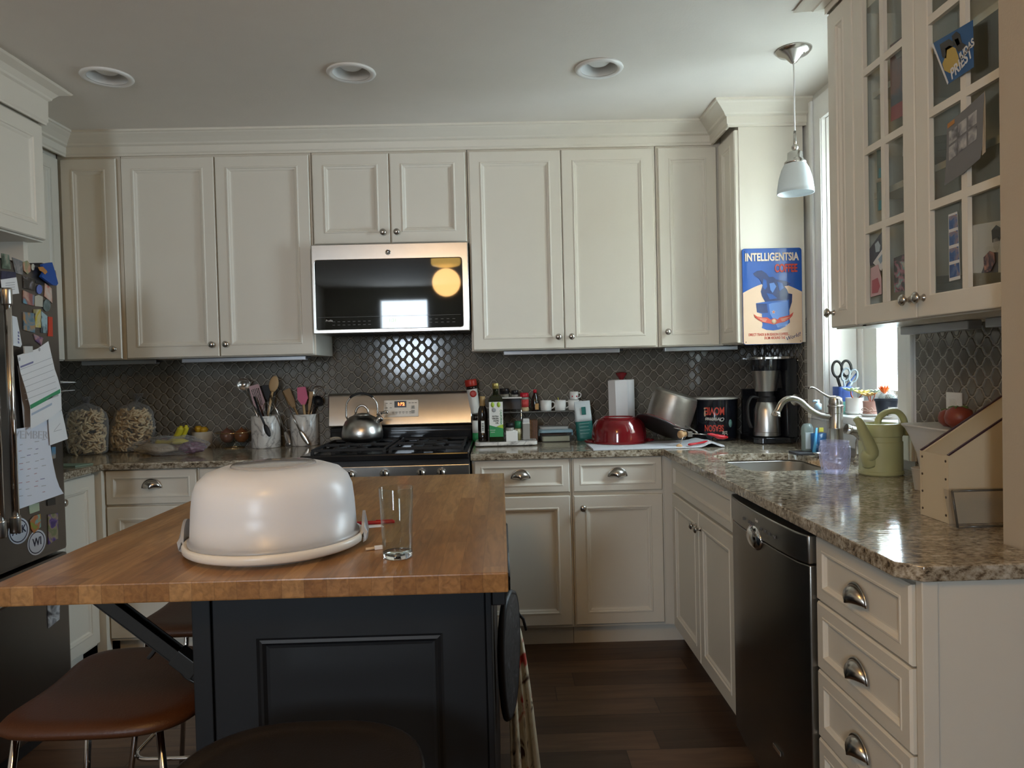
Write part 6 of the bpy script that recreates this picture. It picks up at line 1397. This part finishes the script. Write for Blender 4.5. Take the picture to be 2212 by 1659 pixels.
def rosette(bm, c, r, n=9, up=.5, w_=.006, seed=0):
    r *= 1.35; w_ *= 1.35
    rnd = random.Random(seed)
    for ring, k in ((1, n), (.6, n-3)):
        for i in range(k): a = 2*PI*i/k+ring+rnd.uniform(-.15, .15); leaf(bm, c, (math.cos(a), math.sin(a), up/ring), r*ring, w_*ring)
t = thing('air_plant', 'lime green strappy plant standing behind the scissors', 'plant', sill(1822, 1.52)+Vector((0, .0, 0)))
b_ = NB(); lathe(b_, [(0, 0), (.020, 0), (.024, .05), (.021, .05), (0, .045)], 20); put('cup', b_, ck2, t)
b_ = NB()
for i, (a, e, l) in enumerate(((2.6, 1.1, .06), (3.4, .9, .065), (1.2, 1.6, .08), (.2, 1.2, .05), (4.4, 1.3, .06))): P = spline([(0, 0, .04), (.01*math.cos(a), .01*math.sin(a), .17), (.03*math.cos(a), .03*math.sin(a), .235+.004*i), (l*math.cos(a), l*math.sin(a), .225)], 4); tube(b_, P, .011, 8, flat=.2)
put('leaves', b_, M('leaf_lime', (.42, .55, .14), .5), t, smooth=True)
for i, (px, r, m) in enumerate(((1846, .044, 'left'), (1882, .050, 'middle'), (1915, .046, 'right'))):
    s_ = sill(px); b_ = NB(); lathe(b_, [(0, 0), (r*.7, 0), (r*.98, .010), (r, .012), (r*.93, .012), (r*.68, .004), (0, .004)], 32, sx=.86); o = put('saucer', b_, M('white_glaze')); o.location = s_; tag(o, 'white saucer under the %s plant pot on the window stool' % m, 'saucer', 'saucers under the sill pots')
SOIL = M('soil', (.05, .035, .025), .95, bump=.4, bscale=120)
def pot(label, px, prof, mat, top):
    t = thing('potted_succulent', label, 'potted plant', sill(px)+Vector((0, 0, .0045)), 0, 'plants on the window stool')
    b_ = NB(); lathe(b_, prof, 32); put('pot', b_, mat, t, smooth='auto')
    b_ = NB(); lathe(b_, [(0, top-.008), (prof[-4][0]*.9, top-.008), (0, top-.006)], 20); put('soil', b_, SOIL, t); return t
t = pot('pale green rosette succulent in a plain white cylinder pot', 1846, [(0, 0), (.033, 0), (.034, .003), (.034, .064), (.031, .064), (.030, .01), (0, .01)], M('pot_white', (.62, .60, .58), .5), .064)
b_ = NB(); tube(b_, spline([(0, .005, .055), (-.008, .01, .075), (-.006, .016, .088)], 4), .003, 6); tube(b_, spline([(.005, -.01, .055), (.012, -.03, .072), (.008, -.045, .078)], 4), .0025, 6); put('stem', b_, M('stem_red', (.35, .10, .06), .6), t)
b_ = NB(); rosette(b_, (-.006, .018, .090), .027, 9, .45, .007, 1); put('green_rosette', b_, M('leaf_pale', (.48, .62, .40), .5), t, smooth=True)
b_ = NB(); rosette(b_, (.008, -.048, .080), .028, 9, .5, .006, 2); put('yellow_rosette', b_, M('leaf_yellow', (.68, .58, .16), .5), t, smooth=True)
t = pot('orange tipped succulent in a small pink pot tied with a bow', 1882, [(0, 0), (.031, 0), (.031, .012), (.0285, .018), (.030, .052), (.031, .056), (.028, .056), (.027, .01), (0, .01)], M('pot_pink', (.48, .27, .22), .5), .056)
b_ = NB(); q = [(-.031*math.sin(a)*0-.030*math.cos(a), -.030*math.sin(a), .020) for a in [PI*i/16 for i in range(17)]]; tube(b_, [(.0305*math.cos(a), .0305*math.sin(a), .020) for a in [2*PI*i/28 for i in range(28)]], .0018, 6, closed=True)
for s in (-1, 1): tube(b_, spline([(-.022, -.025, .020), (-.026+s*.008, -.026-.010*s, .032), (-.028+s*.014, -.024-.016*s, .022), (-.022, -.025, .019)], 4), .0015, 6); tube(b_, spline([(-.022, -.025, .019), (-.024+s*.008, -.026-.01*s, .010), (-.027+s*.012, -.026-.014*s, .002)], 4), .0014, 6)
put('bow', b_, M('twine_pink', (.58, .40, .33), .7), t)
b_ = NB(); tube(b_, spline([(0, .006, .05), (-.004, .012, .07), (.0, .02, .078)], 4), .0025, 6); tube(b_, spline([(0, -.006, .05), (.004, -.016, .072), (.0, -.03, .088)], 4), .0025, 6); tube(b_, spline([(0, 0, .05), (-.006, -.006, .068), (-.004, -.006, .076)], 4), .0022, 6); put('stem', b_, M('stem_red'), t)
b_ = NB(); rosette(b_, (0, .022, .074), .024, 8, .4, .0055, 3); rosette(b_, (-.004, -.008, .078), .020, 7, .5, .005, 4); put('orange_rosette', b_, M('leaf_orange', (.66, .42, .12), .5), t, smooth=True)
b_ = NB(); rosette(b_, (0, -.034, .090), .020, 8, .5, .005, 5); put('grey_rosette', b_, M('leaf_grey', (.40, .48, .36), .5), t, smooth=True)
t = pot('fuzzy white cactus with an orange bloom in a black plastic pot', 1915, [(0, 0), (.030, 0), (.039, .062), (.042, .063), (.043, .072), (.040, .072), (.037, .06), (0, .05)], M('pot_black', (.018, .022, .035), .35), .066)
b_ = NB(); rnd = random.Random(4)
for (cx, cy, r) in ((0, .012, .022), (.004, -.022, .020), (-.016, -.004, .016)):
    bmesh.ops.create_icosphere(b_, subdivisions=2, radius=r, matrix=T3(cx, cy, .074))
put('cactus_body', b_, M('cactus_fuzz', (.55, .60, .58), .9, bump=.8, bscale=300), t, smooth=True)
b_ = NB()
for k in range(150):
    a, e = rnd.uniform(0, 2*PI), rnd.uniform(.1, 1.4); c = rnd.choice(((0, .012, .022), (.004, -.022, .020), (-.016, -.004, .016))); d = Vector((math.cos(a)*math.cos(e), math.sin(a)*math.cos(e), math.sin(e))); o0 = Vector((c[0], c[1], .074))+d*c[2]; tube(b_, [o0, o0+d*.006], .0004, 3)
put('spines', b_, M('spine_white', (.75, .76, .74), .7), t)
b_ = NB()
for i in range(14): a = i*.45; leaf(b_, (-.008, .0, .088), (math.cos(a)*.7, math.sin(a)*.7, .9 if i % 2 else 1.6), .036, .006)
put('orange_bloom', b_, M('bloom_orange', (.85, .16, .02), .5), t, smooth=True)
b_ = NB(); lathe(b_, [(0, 0), (.024, 0), (.028, .045), (.026, .045), (.022, .004), (0, .004)], 24); o = put('white_pot', b_, M('pot_white'), smooth='auto'); q_ = sill(1942, 1.47); o.location = q_+Vector((0, .03, 0)); tag(o, 'small empty white pot at the right end of the window stool', 'pot')

# ------------------------------------------------------------------ fridge magnets and papers
def poly(name, label, cat, pts, mat, ax, val, th=.002, grp=None, wob=0, parent=None, sgn_=1):
    """flat piece lying on the plane ax=val; outline measured on the photo"""
    P = [U(px, py, ax, val) for px, py in pts]; c = sum(P, Vector())/len(P)
    b = NB(); A = [b.verts.new(p-c) for p in P]; n_ = Vector((sgn_*th, 0, 0)); B = [b.verts.new(p-c+n_) for p in P]
    b.faces.new(A); b.faces.new(list(reversed(B)))
    for i in range(len(A)): b.faces.new((A[i], A[(i+1) % len(A)], B[(i+1) % len(A)], B[i]))
    o = put(name, b, mat, parent)
    if parent is not None: o.location = c-parent.location
    else: o.location = c; tag(o, label, cat, grp)
    return o
MX = FX+.0006; GM = 'magnets on the fridge'
def ell(cx, cy, rx, ry, n=24, rot=0): return [(cx+rx*math.cos(2*PI*i/n)*math.cos(rot)-ry*math.sin(2*PI*i/n)*math.sin(rot), cy+rx*math.cos(2*PI*i/n)*math.sin(rot)+ry*math.sin(2*PI*i/n)*math.cos(rot)) for i in range(n)]
ph = lambda k, cols, sc_=22: patches('print_%d' % k, cols, sc_, k)
mags = [
 ('photo_magnet', 'greenish photo magnet at the very top left of the fridge door', [(2, 547), (18, 550), (22, 582), (4, 580)], ph(1, [(.03, .05, .03), (.18, .24, .18), (.35, .30, .24)])),
 ('card_magnet', 'grey and white card magnet in the top row on the fridge', [(25, 556), (47, 564), (48, 594), (33, 590)], ph(2, [(.30, .28, .27), (.14, .15, .16), (.45, .40, .38)])),
 ('photo_magnet', 'flesh coloured rounded magnet in the top row on the fridge', [(48, 566), (58, 563), (64, 572), (65, 586), (58, 592), (50, 584)], ph(3, [(.45, .18, .12), (.50, .30, .20), (.20, .30, .15)])),
 ('oval_magnet', 'tiny pale oval magnet in the top row on the fridge', ell(70, 577, 3.5, 7), M('mag_pale', (.55, .56, .50), .4)),
 ('dark_strip_magnet', 'long dark blue magnet strip left of centre on the fridge', [(2, 585), (33, 588), (33, 600), (2, 603)], ph(4, [(.02, .02, .05), (.05, .05, .10)])),
 ('dark_photo_magnet', 'dark photo magnet with a white patch below the top row', [(49, 596), (74, 604), (74, 628), (50, 622)], ph(5, [(.02, .02, .02), (.05, .04, .03), (.35, .34, .40)])),
 ('black_magnet', 'black lettered magnet beside the blue pot holder', [(75, 606), (93, 611), (93, 616), (75, 611)], M('mag_black', (.03, .03, .03), .4)),
 ('couple_photo_magnet', 'magnet photo of people before a blue sky on the fridge', [(49, 627), (73, 638), (72, 661), (49, 655)], ph(6, [(.10, .40, .55), (.30, .10, .09), (.55, .35, .28)])),
 ('badge_magnet', 'cream badge shaped magnet right of the blue sky photo', [(74, 640), (82, 637), (91, 641), (91, 663), (74, 661)], M('mag_cream', (.50, .48, .40), .5)),
 ('round_magnet', 'round blue magnet with white stripes above the cream badge', ell(84, 625, 6, 10), M('mag_blue', (.12, .17, .48), .35)),
 ('card_magnet', 'red and white tilted card magnet near the fridge edge', [(96, 612), (110, 623), (112, 655), (95, 640)], ph(7, [(.45, .05, .04), (.60, .40, .32), (.60, .55, .50)])),
 ('ball_magnet', 'grey green round magnet near the edge of the fridge door', ell(100, 660, 8, 13), ph(8, [(.08, .12, .12), (.20, .26, .25)])),
 ('picture_magnet', 'dark framed seascape magnet with an orange shape', [(49, 674), (75, 677), (74, 719), (50, 713)], ph(9, [(.03, .06, .12), (.14, .24, .30), (.50, .25, .05)])),
 ('picture_magnet', 'yellow figure magnet strip right of the seascape', [(71, 668), (87, 668), (87, 708), (75, 707)], ph(10, [(.55, .42, .02), (.55, .52, .30), (.20, .15, .03)])),
 ('picture_magnet', 'light blue magnet with black block letters', [(88, 672), (101, 683), (101, 720), (88, 719)], ph(11, [(.35, .50, .55), (.35, .50, .55), (.03, .04, .05)])),
 ('red_magnet', 'tall bright red magnet at the fridge door edge', [(103, 684), (112, 685), (113, 727), (103, 726)], M('mag_red', (.55, .05, .02), .4)),
 ('card_magnet', 'small purple and pink card magnet above the letter', [(72, 722), (92, 730), (88, 746), (76, 736)], ph(12, [(.10, .05, .20), (.45, .25, .25), (.1, .2, .35)])),
 ('small_picture', 'narrow blue and orange picture below the handwritten sheets', [(110, 966), (119, 965), (119, 990), (112, 991)], ph(13, [(.10, .25, .40), (.50, .30, .08)])),
 ('green_magnet', 'small mint green square magnet above the oval stickers', [(62, 1091), (83, 1086), (84, 1103), (64, 1110)], M('mag_mint', (.40, .48, .34), .5)),
 ('landscape_magnet', 'colourful shaped landscape magnet between the oval stickers', [(64, 1124), (72, 1115), (86, 1110), (87, 1138), (72, 1152), (66, 1142)], ph(14, [(.55, .30, .02), (.15, .42, .40), (.50, .16, .06), (.25, .30, .05)])),
 ('slate_magnet', 'small dark square magnet above the purple picture', [(101, 1080), (118, 1075), (119, 1090), (102, 1093)], M('mag_slate', (.04, .035, .03), .5)),
 ('sports_card', 'purple sports picture of a person standing in a field', [(103, 1112), (124, 1108), (124, 1163), (104, 1176)], ph(15, [(.05, .03, .14), (.10, .05, .22), (.30, .24, .16), (.16, .18, .08)])),
 ('striped_card', 'black and white striped picture low on the freezer drawer', [(102, 1303), (128, 1303), (127, 1338), (104, 1357)], ph(16, [(.03, .03, .05), (.55, .58, .62), (.04, .04, .05)], 14)),
]
for nm, lb, pts, mt in mags: poly(nm, lb, 'magnet', pts, mt, 'X', MX, .0025, GM)
FT = Matrix(((0, 0, 1, 0), (1, 0, 0, 0), (0, 1, 0, 0), (0, 0, 0, 1)))   # text facing +X
for s_, cx, cy, rx, ry, lb in (('ACK', 40, 1147, 22, 29, 'white oval sticker lettered ACK beside the fridge handle'), ('WI', 79, 1172, 19, 28, 'white oval sticker lettered WI on the fridge door')):
    q = U(cx, cy, 'X', MX); t = thing('oval_sticker', lb, 'sticker', q, 0, 'oval stickers on the fridge')
    wht = M('sticker_white', (.62, .66, .74), .4)
    poly('disc', None, None, ell(cx, cy, rx, ry, 28, .25), wht, 'X', MX, .0012, parent=t)
    poly('ring', None, None, ell(cx, cy, rx*.88, ry*.88, 28, .25), M('ink_navy', (.02, .02, .05), .5), 'X', MX+.0012, .0004, parent=t)
    poly('inner_disc', None, None, ell(cx, cy, rx*.80, ry*.80, 28, .25), wht, 'X', MX+.0016, .0004, parent=t)
    text('lettering', s_, .040 if s_ == 'WI' else .036, M('ink_navy'), t, T3(.0024, 0, .002) @ FT, sx=.95, bold=.0006)
# blue pot holder shaped thing sticking out past the door edge
q = U(100, 590, 'X', MX+.012); t = thing('pot_holder', 'bright blue padded pot holder hanging over the top corner of the fridge door', 'pot holder', q)
def rel(pts, x): return [U(px, py, 'X', x) for px, py in pts]
poly('blue_pad', None, None, [(86, 571), (99, 568), (107, 567), (112, 583), (120, 612), (117, 617), (109, 616), (96, 607), (84, 598), (90, 588)], M('pad_blue', (.01, .07, .32), .6), 'X', MX+.008, .010, parent=t)
poly('orange_patch', None, None, [(82, 577), (92, 576), (100, 584), (102, 588), (97, 593), (92, 588), (85, 584)], M('patch_orange', (.45, .20, .05), .6), 'X', MX+.0185, .001, parent=t)
def sheet(name, label, pts, x, mat=PAPER, bend=.012, grp='papers on the fridge', marks=()):
    """paper hanging from the door: slightly curved outline with its printed lines as parts"""
    q = sum((U(px, py, 'X', x) for px, py in pts), Vector())/len(pts); t = thing(name, label, 'paper', q, 0, grp)
    poly('page', None, None, pts, mat, 'X', x, .0008, parent=t)
    for nm, mp, mm in marks: poly(nm, None, None, mp, mm, 'X', x+.0009, .0003, parent=t)
    return t
INKL = M('faint_ink', (.45, .45, .48), .8); INKD = M('print_navy', (.22, .22, .38), .8); GRS = M('stripe_green', (.06, .33, .15), .7); INKR = M('ink_red', (.50, .30, .34), .8)
sheet('note_paper', 'white printed note at the upper left of the fridge door', [(1, 604), (35, 599), (41, 634), (24, 636), (4, 628)], MX+.003, marks=[('print_line', [(12, 611+k*5), (32, 609+k*5), (32, 610.5+k*5), (12, 612.5+k*5)], INKL) for k in range(4)])
sheet('receipt', 'narrow white tag hanging beside the fridge handle', [(26, 682), (36, 685), (47, 744), (44, 750), (27, 746), (25, 715)], MX+.003, marks=[('print_block', [(38, 716+k*7), (41, 716+k*7), (42, 721+k*7), (39, 721+k*7)], INKD) for k in range(4)])
ls = lambda x0, y0, x1, y1, w_=1.5: [(x0, y0), (x1, y1), (x1, y1+w_), (x0, y0+w_)]
marks = [('print_line', ls(44+k*2.3, 798+k*13, 112+k*2, 772+k*13, 1), INKL) for k in range(6)]+[('heading', ls(44, 791, 72, 780, 4), INKD), ('logo', ell(42, 776, 2.2, 4), INKL), ('logo', ell(85, 755, 2.2, 4), INKL), ('green_stripe', [(65, 875), (130, 840), (130, 849), (66, 884)], GRS), ('heading', ls(100, 861, 126, 851, 4), INKL), ('print_line', ls(68, 893, 112, 870, 5), M('print_blue', (.42, .50, .62), .8))]
sheet('printed_letter', 'tall printed letter with a green stripe hanging on the fridge', [(37, 768), (58, 761), (70, 757), (81, 753), (104, 737), (112, 772), (118, 798), (124, 815), (131, 840), (133, 885), (107, 904), (66, 927), (65, 880), (55, 840), (44, 805)], MX+.030, marks=marks)
sheet('folded_sheet', 'grey underside of a folded sheet beside the printed letter', [(38, 790), (50, 822), (58, 850), (64, 885), (65, 925), (52, 925), (46, 860)], MX+.010, M('paper_grey', (.48, .46, .46), .8))
sheet('drawing_sheet', 'white sheet with a faint pencil scribble behind the letter', [(104, 904), (133, 886), (140, 918), (146, 948), (108, 962)], MX+.018, marks=[('scribble', ls(117, 930, 130, 914, 1), INKL), ('scribble', ls(116, 932, 133, 927, 1), INKL)])
rnd = random.Random(12); mk = []
for r in range(9):
    for c in range(4):
        if rnd.random() < .8: x = 42+c*16+rnd.uniform(-3, 3); y = 960+r*14-c*3+rnd.uniform(-2, 2); mk.append(('handwriting', ls(x, y, x+rnd.uniform(5, 10), y-1.5, 1.5), rnd.choice((INKL, INKL, INKR, INKD))))
cal = sheet('handwritten_calendar', 'large handwritten november calendar sheet on the fridge door', [(32, 927), (64, 922), (82, 916), (104, 905), (107, 945), (109, 966), (114, 1000), (121, 1032), (128, 1052), (137, 1066), (40, 1100), (36, 1000)], MX+.012, M('paper_cool', (.74, .77, .86), .8), marks=mk)
q = U(68, 940, 'X', MX+.014); text('heading', 'VEMBER', .040, M('pencil', (.60, .61, .66), .8), cal, T3(.0022, q.y-cal.location.y, q.z-cal.location.z) @ Euler((-.10, 0, 0)).to_matrix().to_4x4() @ FT, sx=1.3)
poly('clip', None, None, [(50, 748), (68, 748), (69, 760), (51, 764)], M('clip_white', (.6, .6, .58), .4), 'X', MX+.0315, .004, parent=[x for x in COL.objects if x.name == 'printed_letter'][0])

# ------------------------------------------------------------------ pictures on the glass cabinet
GI, GO = 1.104, 1.0885
GP = 'pictures on the glass doors'
def pic(name, label, pts, mat, x, cat='picture', frame=None, insets=()):
    q = sum((U(px, py, 'X', x) for px, py in pts), Vector())/len(pts); t = thing(name, label, cat, q, 0, GP)
    poly('print', None, None, pts, mat, 'X', x, .0006, parent=t, sgn_=-1)
    for nm, ip, im in insets: poly(nm, None, None, ip, im, 'X', x-.0009, .0004, parent=t, sgn_=-1)
    return t
GT = Matrix(((0, 0, -1, 0), (-1, 0, 0, 0), (0, 1, 0, 0), (0, 0, 0, 1)))    # text facing -X
PW = M('photo_white', (.66, .66, .66), .4); SKIN = M('print_skin', (.50, .34, .26), .5); HAIR = M('print_dark', (.04, .035, .03), .5)
YLW = M('print_yellow', (.50, .36, .08), .5)
jp = pic('concert_card', 'tilted blue concert card with a yellow figure on the right glass door', [(2013, 95), (2102, 43), (2104, 145), (2047, 183)], M('card_blue', (.015, .09, .25), .4), GO, insets=[
    ('yellow_figure', [(2036, 138), (2044, 118), (2042, 105), (2052, 98), (2064, 104), (2070, 120), (2074, 140), (2052, 158), (2040, 152)], YLW), ('dark_hair', [(2030, 96), (2050, 84), (2062, 92), (2060, 100), (2046, 108), (2044, 126), (2036, 124)], HAIR),
    ('second_figure', [(2056, 78), (2066, 68), (2074, 74), (2078, 92), (2088, 98), (2084, 106), (2070, 112), (2060, 96)], HAIR), ('second_face', [(2062, 86), (2070, 82), (2074, 94), (2068, 100)], YLW), ('white_edge', [(2013, 96), (2016, 93), (2049, 178), (2047, 183)], PW)])
for s_, px, py, sz in (('JUDAS', 2088, 108, .026), ('PRIEST', 2076, 138, .038)):
    q = U(px, py, 'X', GO-.0014); text('lettering', s_, sz, PW, jp, T3(-.0016, q.y-jp.location.y, q.z-jp.location.z) @ Euler((-.30, 0, 0)).to_matrix().to_4x4() @ GT, sx=.72, shear=.1, bold=.0008)
pg = pic('concert_poster', 'grey printed poster curling off the right glass door', [(2046, 268), (2085, 236), (2127, 198), (2124, 240), (2124, 300), (2118, 342), (2080, 375), (2041, 401), (2045, 330)], M('poster_grey', (.17, .17, .175), .5), GO, insets=[('print_panel', [(2050+a, 285+b), (2068+a, 271+b), (2068+a, 300+b), (2050+a, 314+b)], ph(30+k, [(.10, .10, .11), (.30, .30, .31), (.50, .49, .47)], 30)) for k, (a, b) in enumerate(((0, 0), (20, -17), (42, -34), (0, 34), (20, 17), (42, 0)))]+[('orange_block', [(2047, 268), (2062, 257), (2062, 266), (2047, 278)], M('patch_orange'))])
b_ = NB(); P = [(2127, 197), (2134, 212), (2138, 240), (2138, 300), (2135, 328), (2122, 336)]
A = [U(px, py, 'X', GO-.001) for px, py in P]; C_ = sum(A, Vector())/6; vs = [b_.verts.new(p-pg.location+Vector((-.010*math.sin(PI*i/5), 0, 0))) for i, p in enumerate(A)]; vc = b_.verts.new(U(2124, 265, 'X', GO)-pg.location)
for i in range(5): b_.faces.new((vc, vs[i], vs[i+1]))
b_.faces.new((vc, vs[5], vs[0])); o = put('curled_edge', b_, M('poster_back', (.50, .42, .32), .7), pg); s = o.modifiers.new('t', 'SOLIDIFY'); s.thickness = .0006
pic('poster', 'dark poster with a red foot in the upper pane of the left glass door', [(1923, 98), (1968, 66), (1971, 240), (1925, 263)], ph(20, [(.03, .035, .05), (.07, .075, .10), (.18, .09, .07)], 12), GI+.003, insets=[('red_foot', [(1925, 232), (1971, 204), (1971, 240), (1925, 263)], M('poster_red', (.28, .05, .05), .5)), ('pale_sky', [(1930, 112), (1967, 84), (1967, 108), (1938, 128)], M('poster_pale', (.22, .24, .24), .5))])
def polaroid(label, pts, ins, k): return pic('instant_photo', label, pts, PW, GI+.003, 'photo', insets=[('image', ins, ph(k, [(.04, .03, .03), (.20, .12, .11), (.45, .25, .24)], 26))])
polaroid('upper white bordered instant photo on the left glass door', [(1953, 268), (1973, 260), (1973, 330), (1950, 338)], [(1956, 274), (1973, 267), (1973, 318), (1956, 322)], 21)
polaroid('lower white bordered instant photo on the left glass door', [(1957, 363), (1973, 356), (1973, 427), (1957, 435)], [(1960, 370), (1973, 364), (1973, 414), (1960, 420)], 22)
for i, (y, lb) in enumerate(((322, 'upper'), (392, 'lower'))):
    pic('child_photo', lb+' photo of a person in teal in the left glass door', [(1894, y+3), (1914, y-3), (1916, y+60), (1896, y+64)], M('photo_dusk', (.10, .14, .12), .5), GI+.003, 'photo', insets=[('cap', [(1903, y+8), (1912, y+3), (1914, y+18), (1903, y+20)], M('print_plum', (.09, .05, .07), .5)), ('face', [(1904, y+20), (1914, y+18), (1914, y+33), (1906, y+35)], SKIN), ('teal_shirt', [(1899, y+42), (1915, y+36), (1916, y+58), (1898, y+62)], M('print_teal', (.02, .22, .26), .5))])
pic('dark_envelope', 'dark blue card with a pale crest at the lower left pane', [(1876, 541), (1908, 497), (1916, 515), (1917, 560), (1880, 575)], M('print_navy2', (.03, .035, .07), .5), GI+.002, insets=[('crest', [(1890, 528), (1897, 520), (1902, 530), (1900, 543), (1892, 545)], M('crest_pale', (.42, .50, .55), .5))])
tk = pic('ticket', 'white tilted ticket with blocky black letters in the lower left pane', [(1886, 568), (1914, 527), (1917, 556), (1904, 585)], PW, GI-.0006, insets=[('blue_block', [(1897, 560), (1912, 541), (1915, 552), (1902, 570)], M('block_blue', (.28, .38, .48), .5))])
pic('pink_card', 'pink card with a red figure at the bottom of the left glass door', [(1881, 580), (1897, 571), (1904, 600), (1905, 635), (1881, 642)], M('card_pink', (.60, .40, .42), .5), GI-.0018, insets=[('red_figure', [(1884, 606), (1896, 600), (1901, 618), (1896, 632), (1884, 634)], M('card_rose', (.45, .12, .15), .5))])
pic('group_photo', 'crowded colourful group photo in the lower right pane of the left door', [(1931, 558), (1976, 539), (1976, 624), (1932, 632)], ph(23, [(.03, .03, .04), (.05, .04, .05), (.40, .12, .18), (.10, .28, .28), (.45, .40, .38)], 34), GI+.003, 'photo')
pic('photo_booth_strip', 'narrow strip of four small photos on the right glass door', [(2049, 464), (2068, 457), (2075, 602), (2051, 608)], PW, GI+.0015, 'photo', insets=[('image', [(2050+k*.4, 468+k*35), (2067+k*1.6, 462+k*35), (2069+k*1.6, 490+k*35), (2050.5+k*.4, 496+k*35)], ph(24+k//3, [(.04, .08, .22), (.06, .14, .34), (.35, .24, .20)], 40)) for k in range(4)])
pf_ = pic('portrait_photo', 'black and white portrait print standing at the bottom of the right door', [(2101, 487), (2180, 473), (2169, 588), (2097, 590)], M('print_light', (.50, .50, .48), .5), GI+.003, 'photo', insets=[('hair', [(2142, 498), (2152, 486), (2162, 492), (2163, 508), (2160, 520), (2144, 524)], HAIR), ('face', [(2146, 517), (2160, 510), (2158, 535), (2152, 545), (2146, 535)], M('print_face', (.42, .41, .40), .5)), ('shoulders', [(2128, 568), (2146, 545), (2156, 545), (2156, 588), (2120, 590)], M('print_coat', (.10, .10, .11), .5))])
pic('small_photo', 'small colour photo tucked before the portrait print', [(2125, 556), (2138, 542), (2148, 546), (2150, 566), (2140, 586), (2127, 589)], ph(27, [(.45, .22, .16), (.03, .03, .05), (.30, .14, .10)], 30), GI-.0006, 'photo')
# dishes inside the glass cabinet
for i, (y, z, n_, lb) in enumerate(((-1.86, 1.402+.035, 3, 'bottom shelf behind the left glass door'), (-2.24, 1.402+.035, 2, 'bottom shelf behind the right glass door'), (-1.87, 1.402+.38+.019, 4, 'middle shelf behind the left glass door'), (-2.22, 1.402+.38+.019, 3, 'middle shelf behind the right glass door'))):
    for k in range(n_):
        b_ = NB(); lathe(b_, [(0, 0), (.035, 0), (.060, .030), (.072, .048), (.070, .049), (.056, .030), (.034, .004), (0, .004)], 28)
        o = put('stacked_bowl', b_, M('bowl_stone', (.30, .29, .25), .4), smooth='auto'); o.location = (1.27, y, z+k*.020+.0006); tag(o, ('lowest', 'second', 'third', 'topmost')[k if k < n_-1 else 3]+' stacked bowl, '+lb, 'bowl', 'bowls on the '+lb)
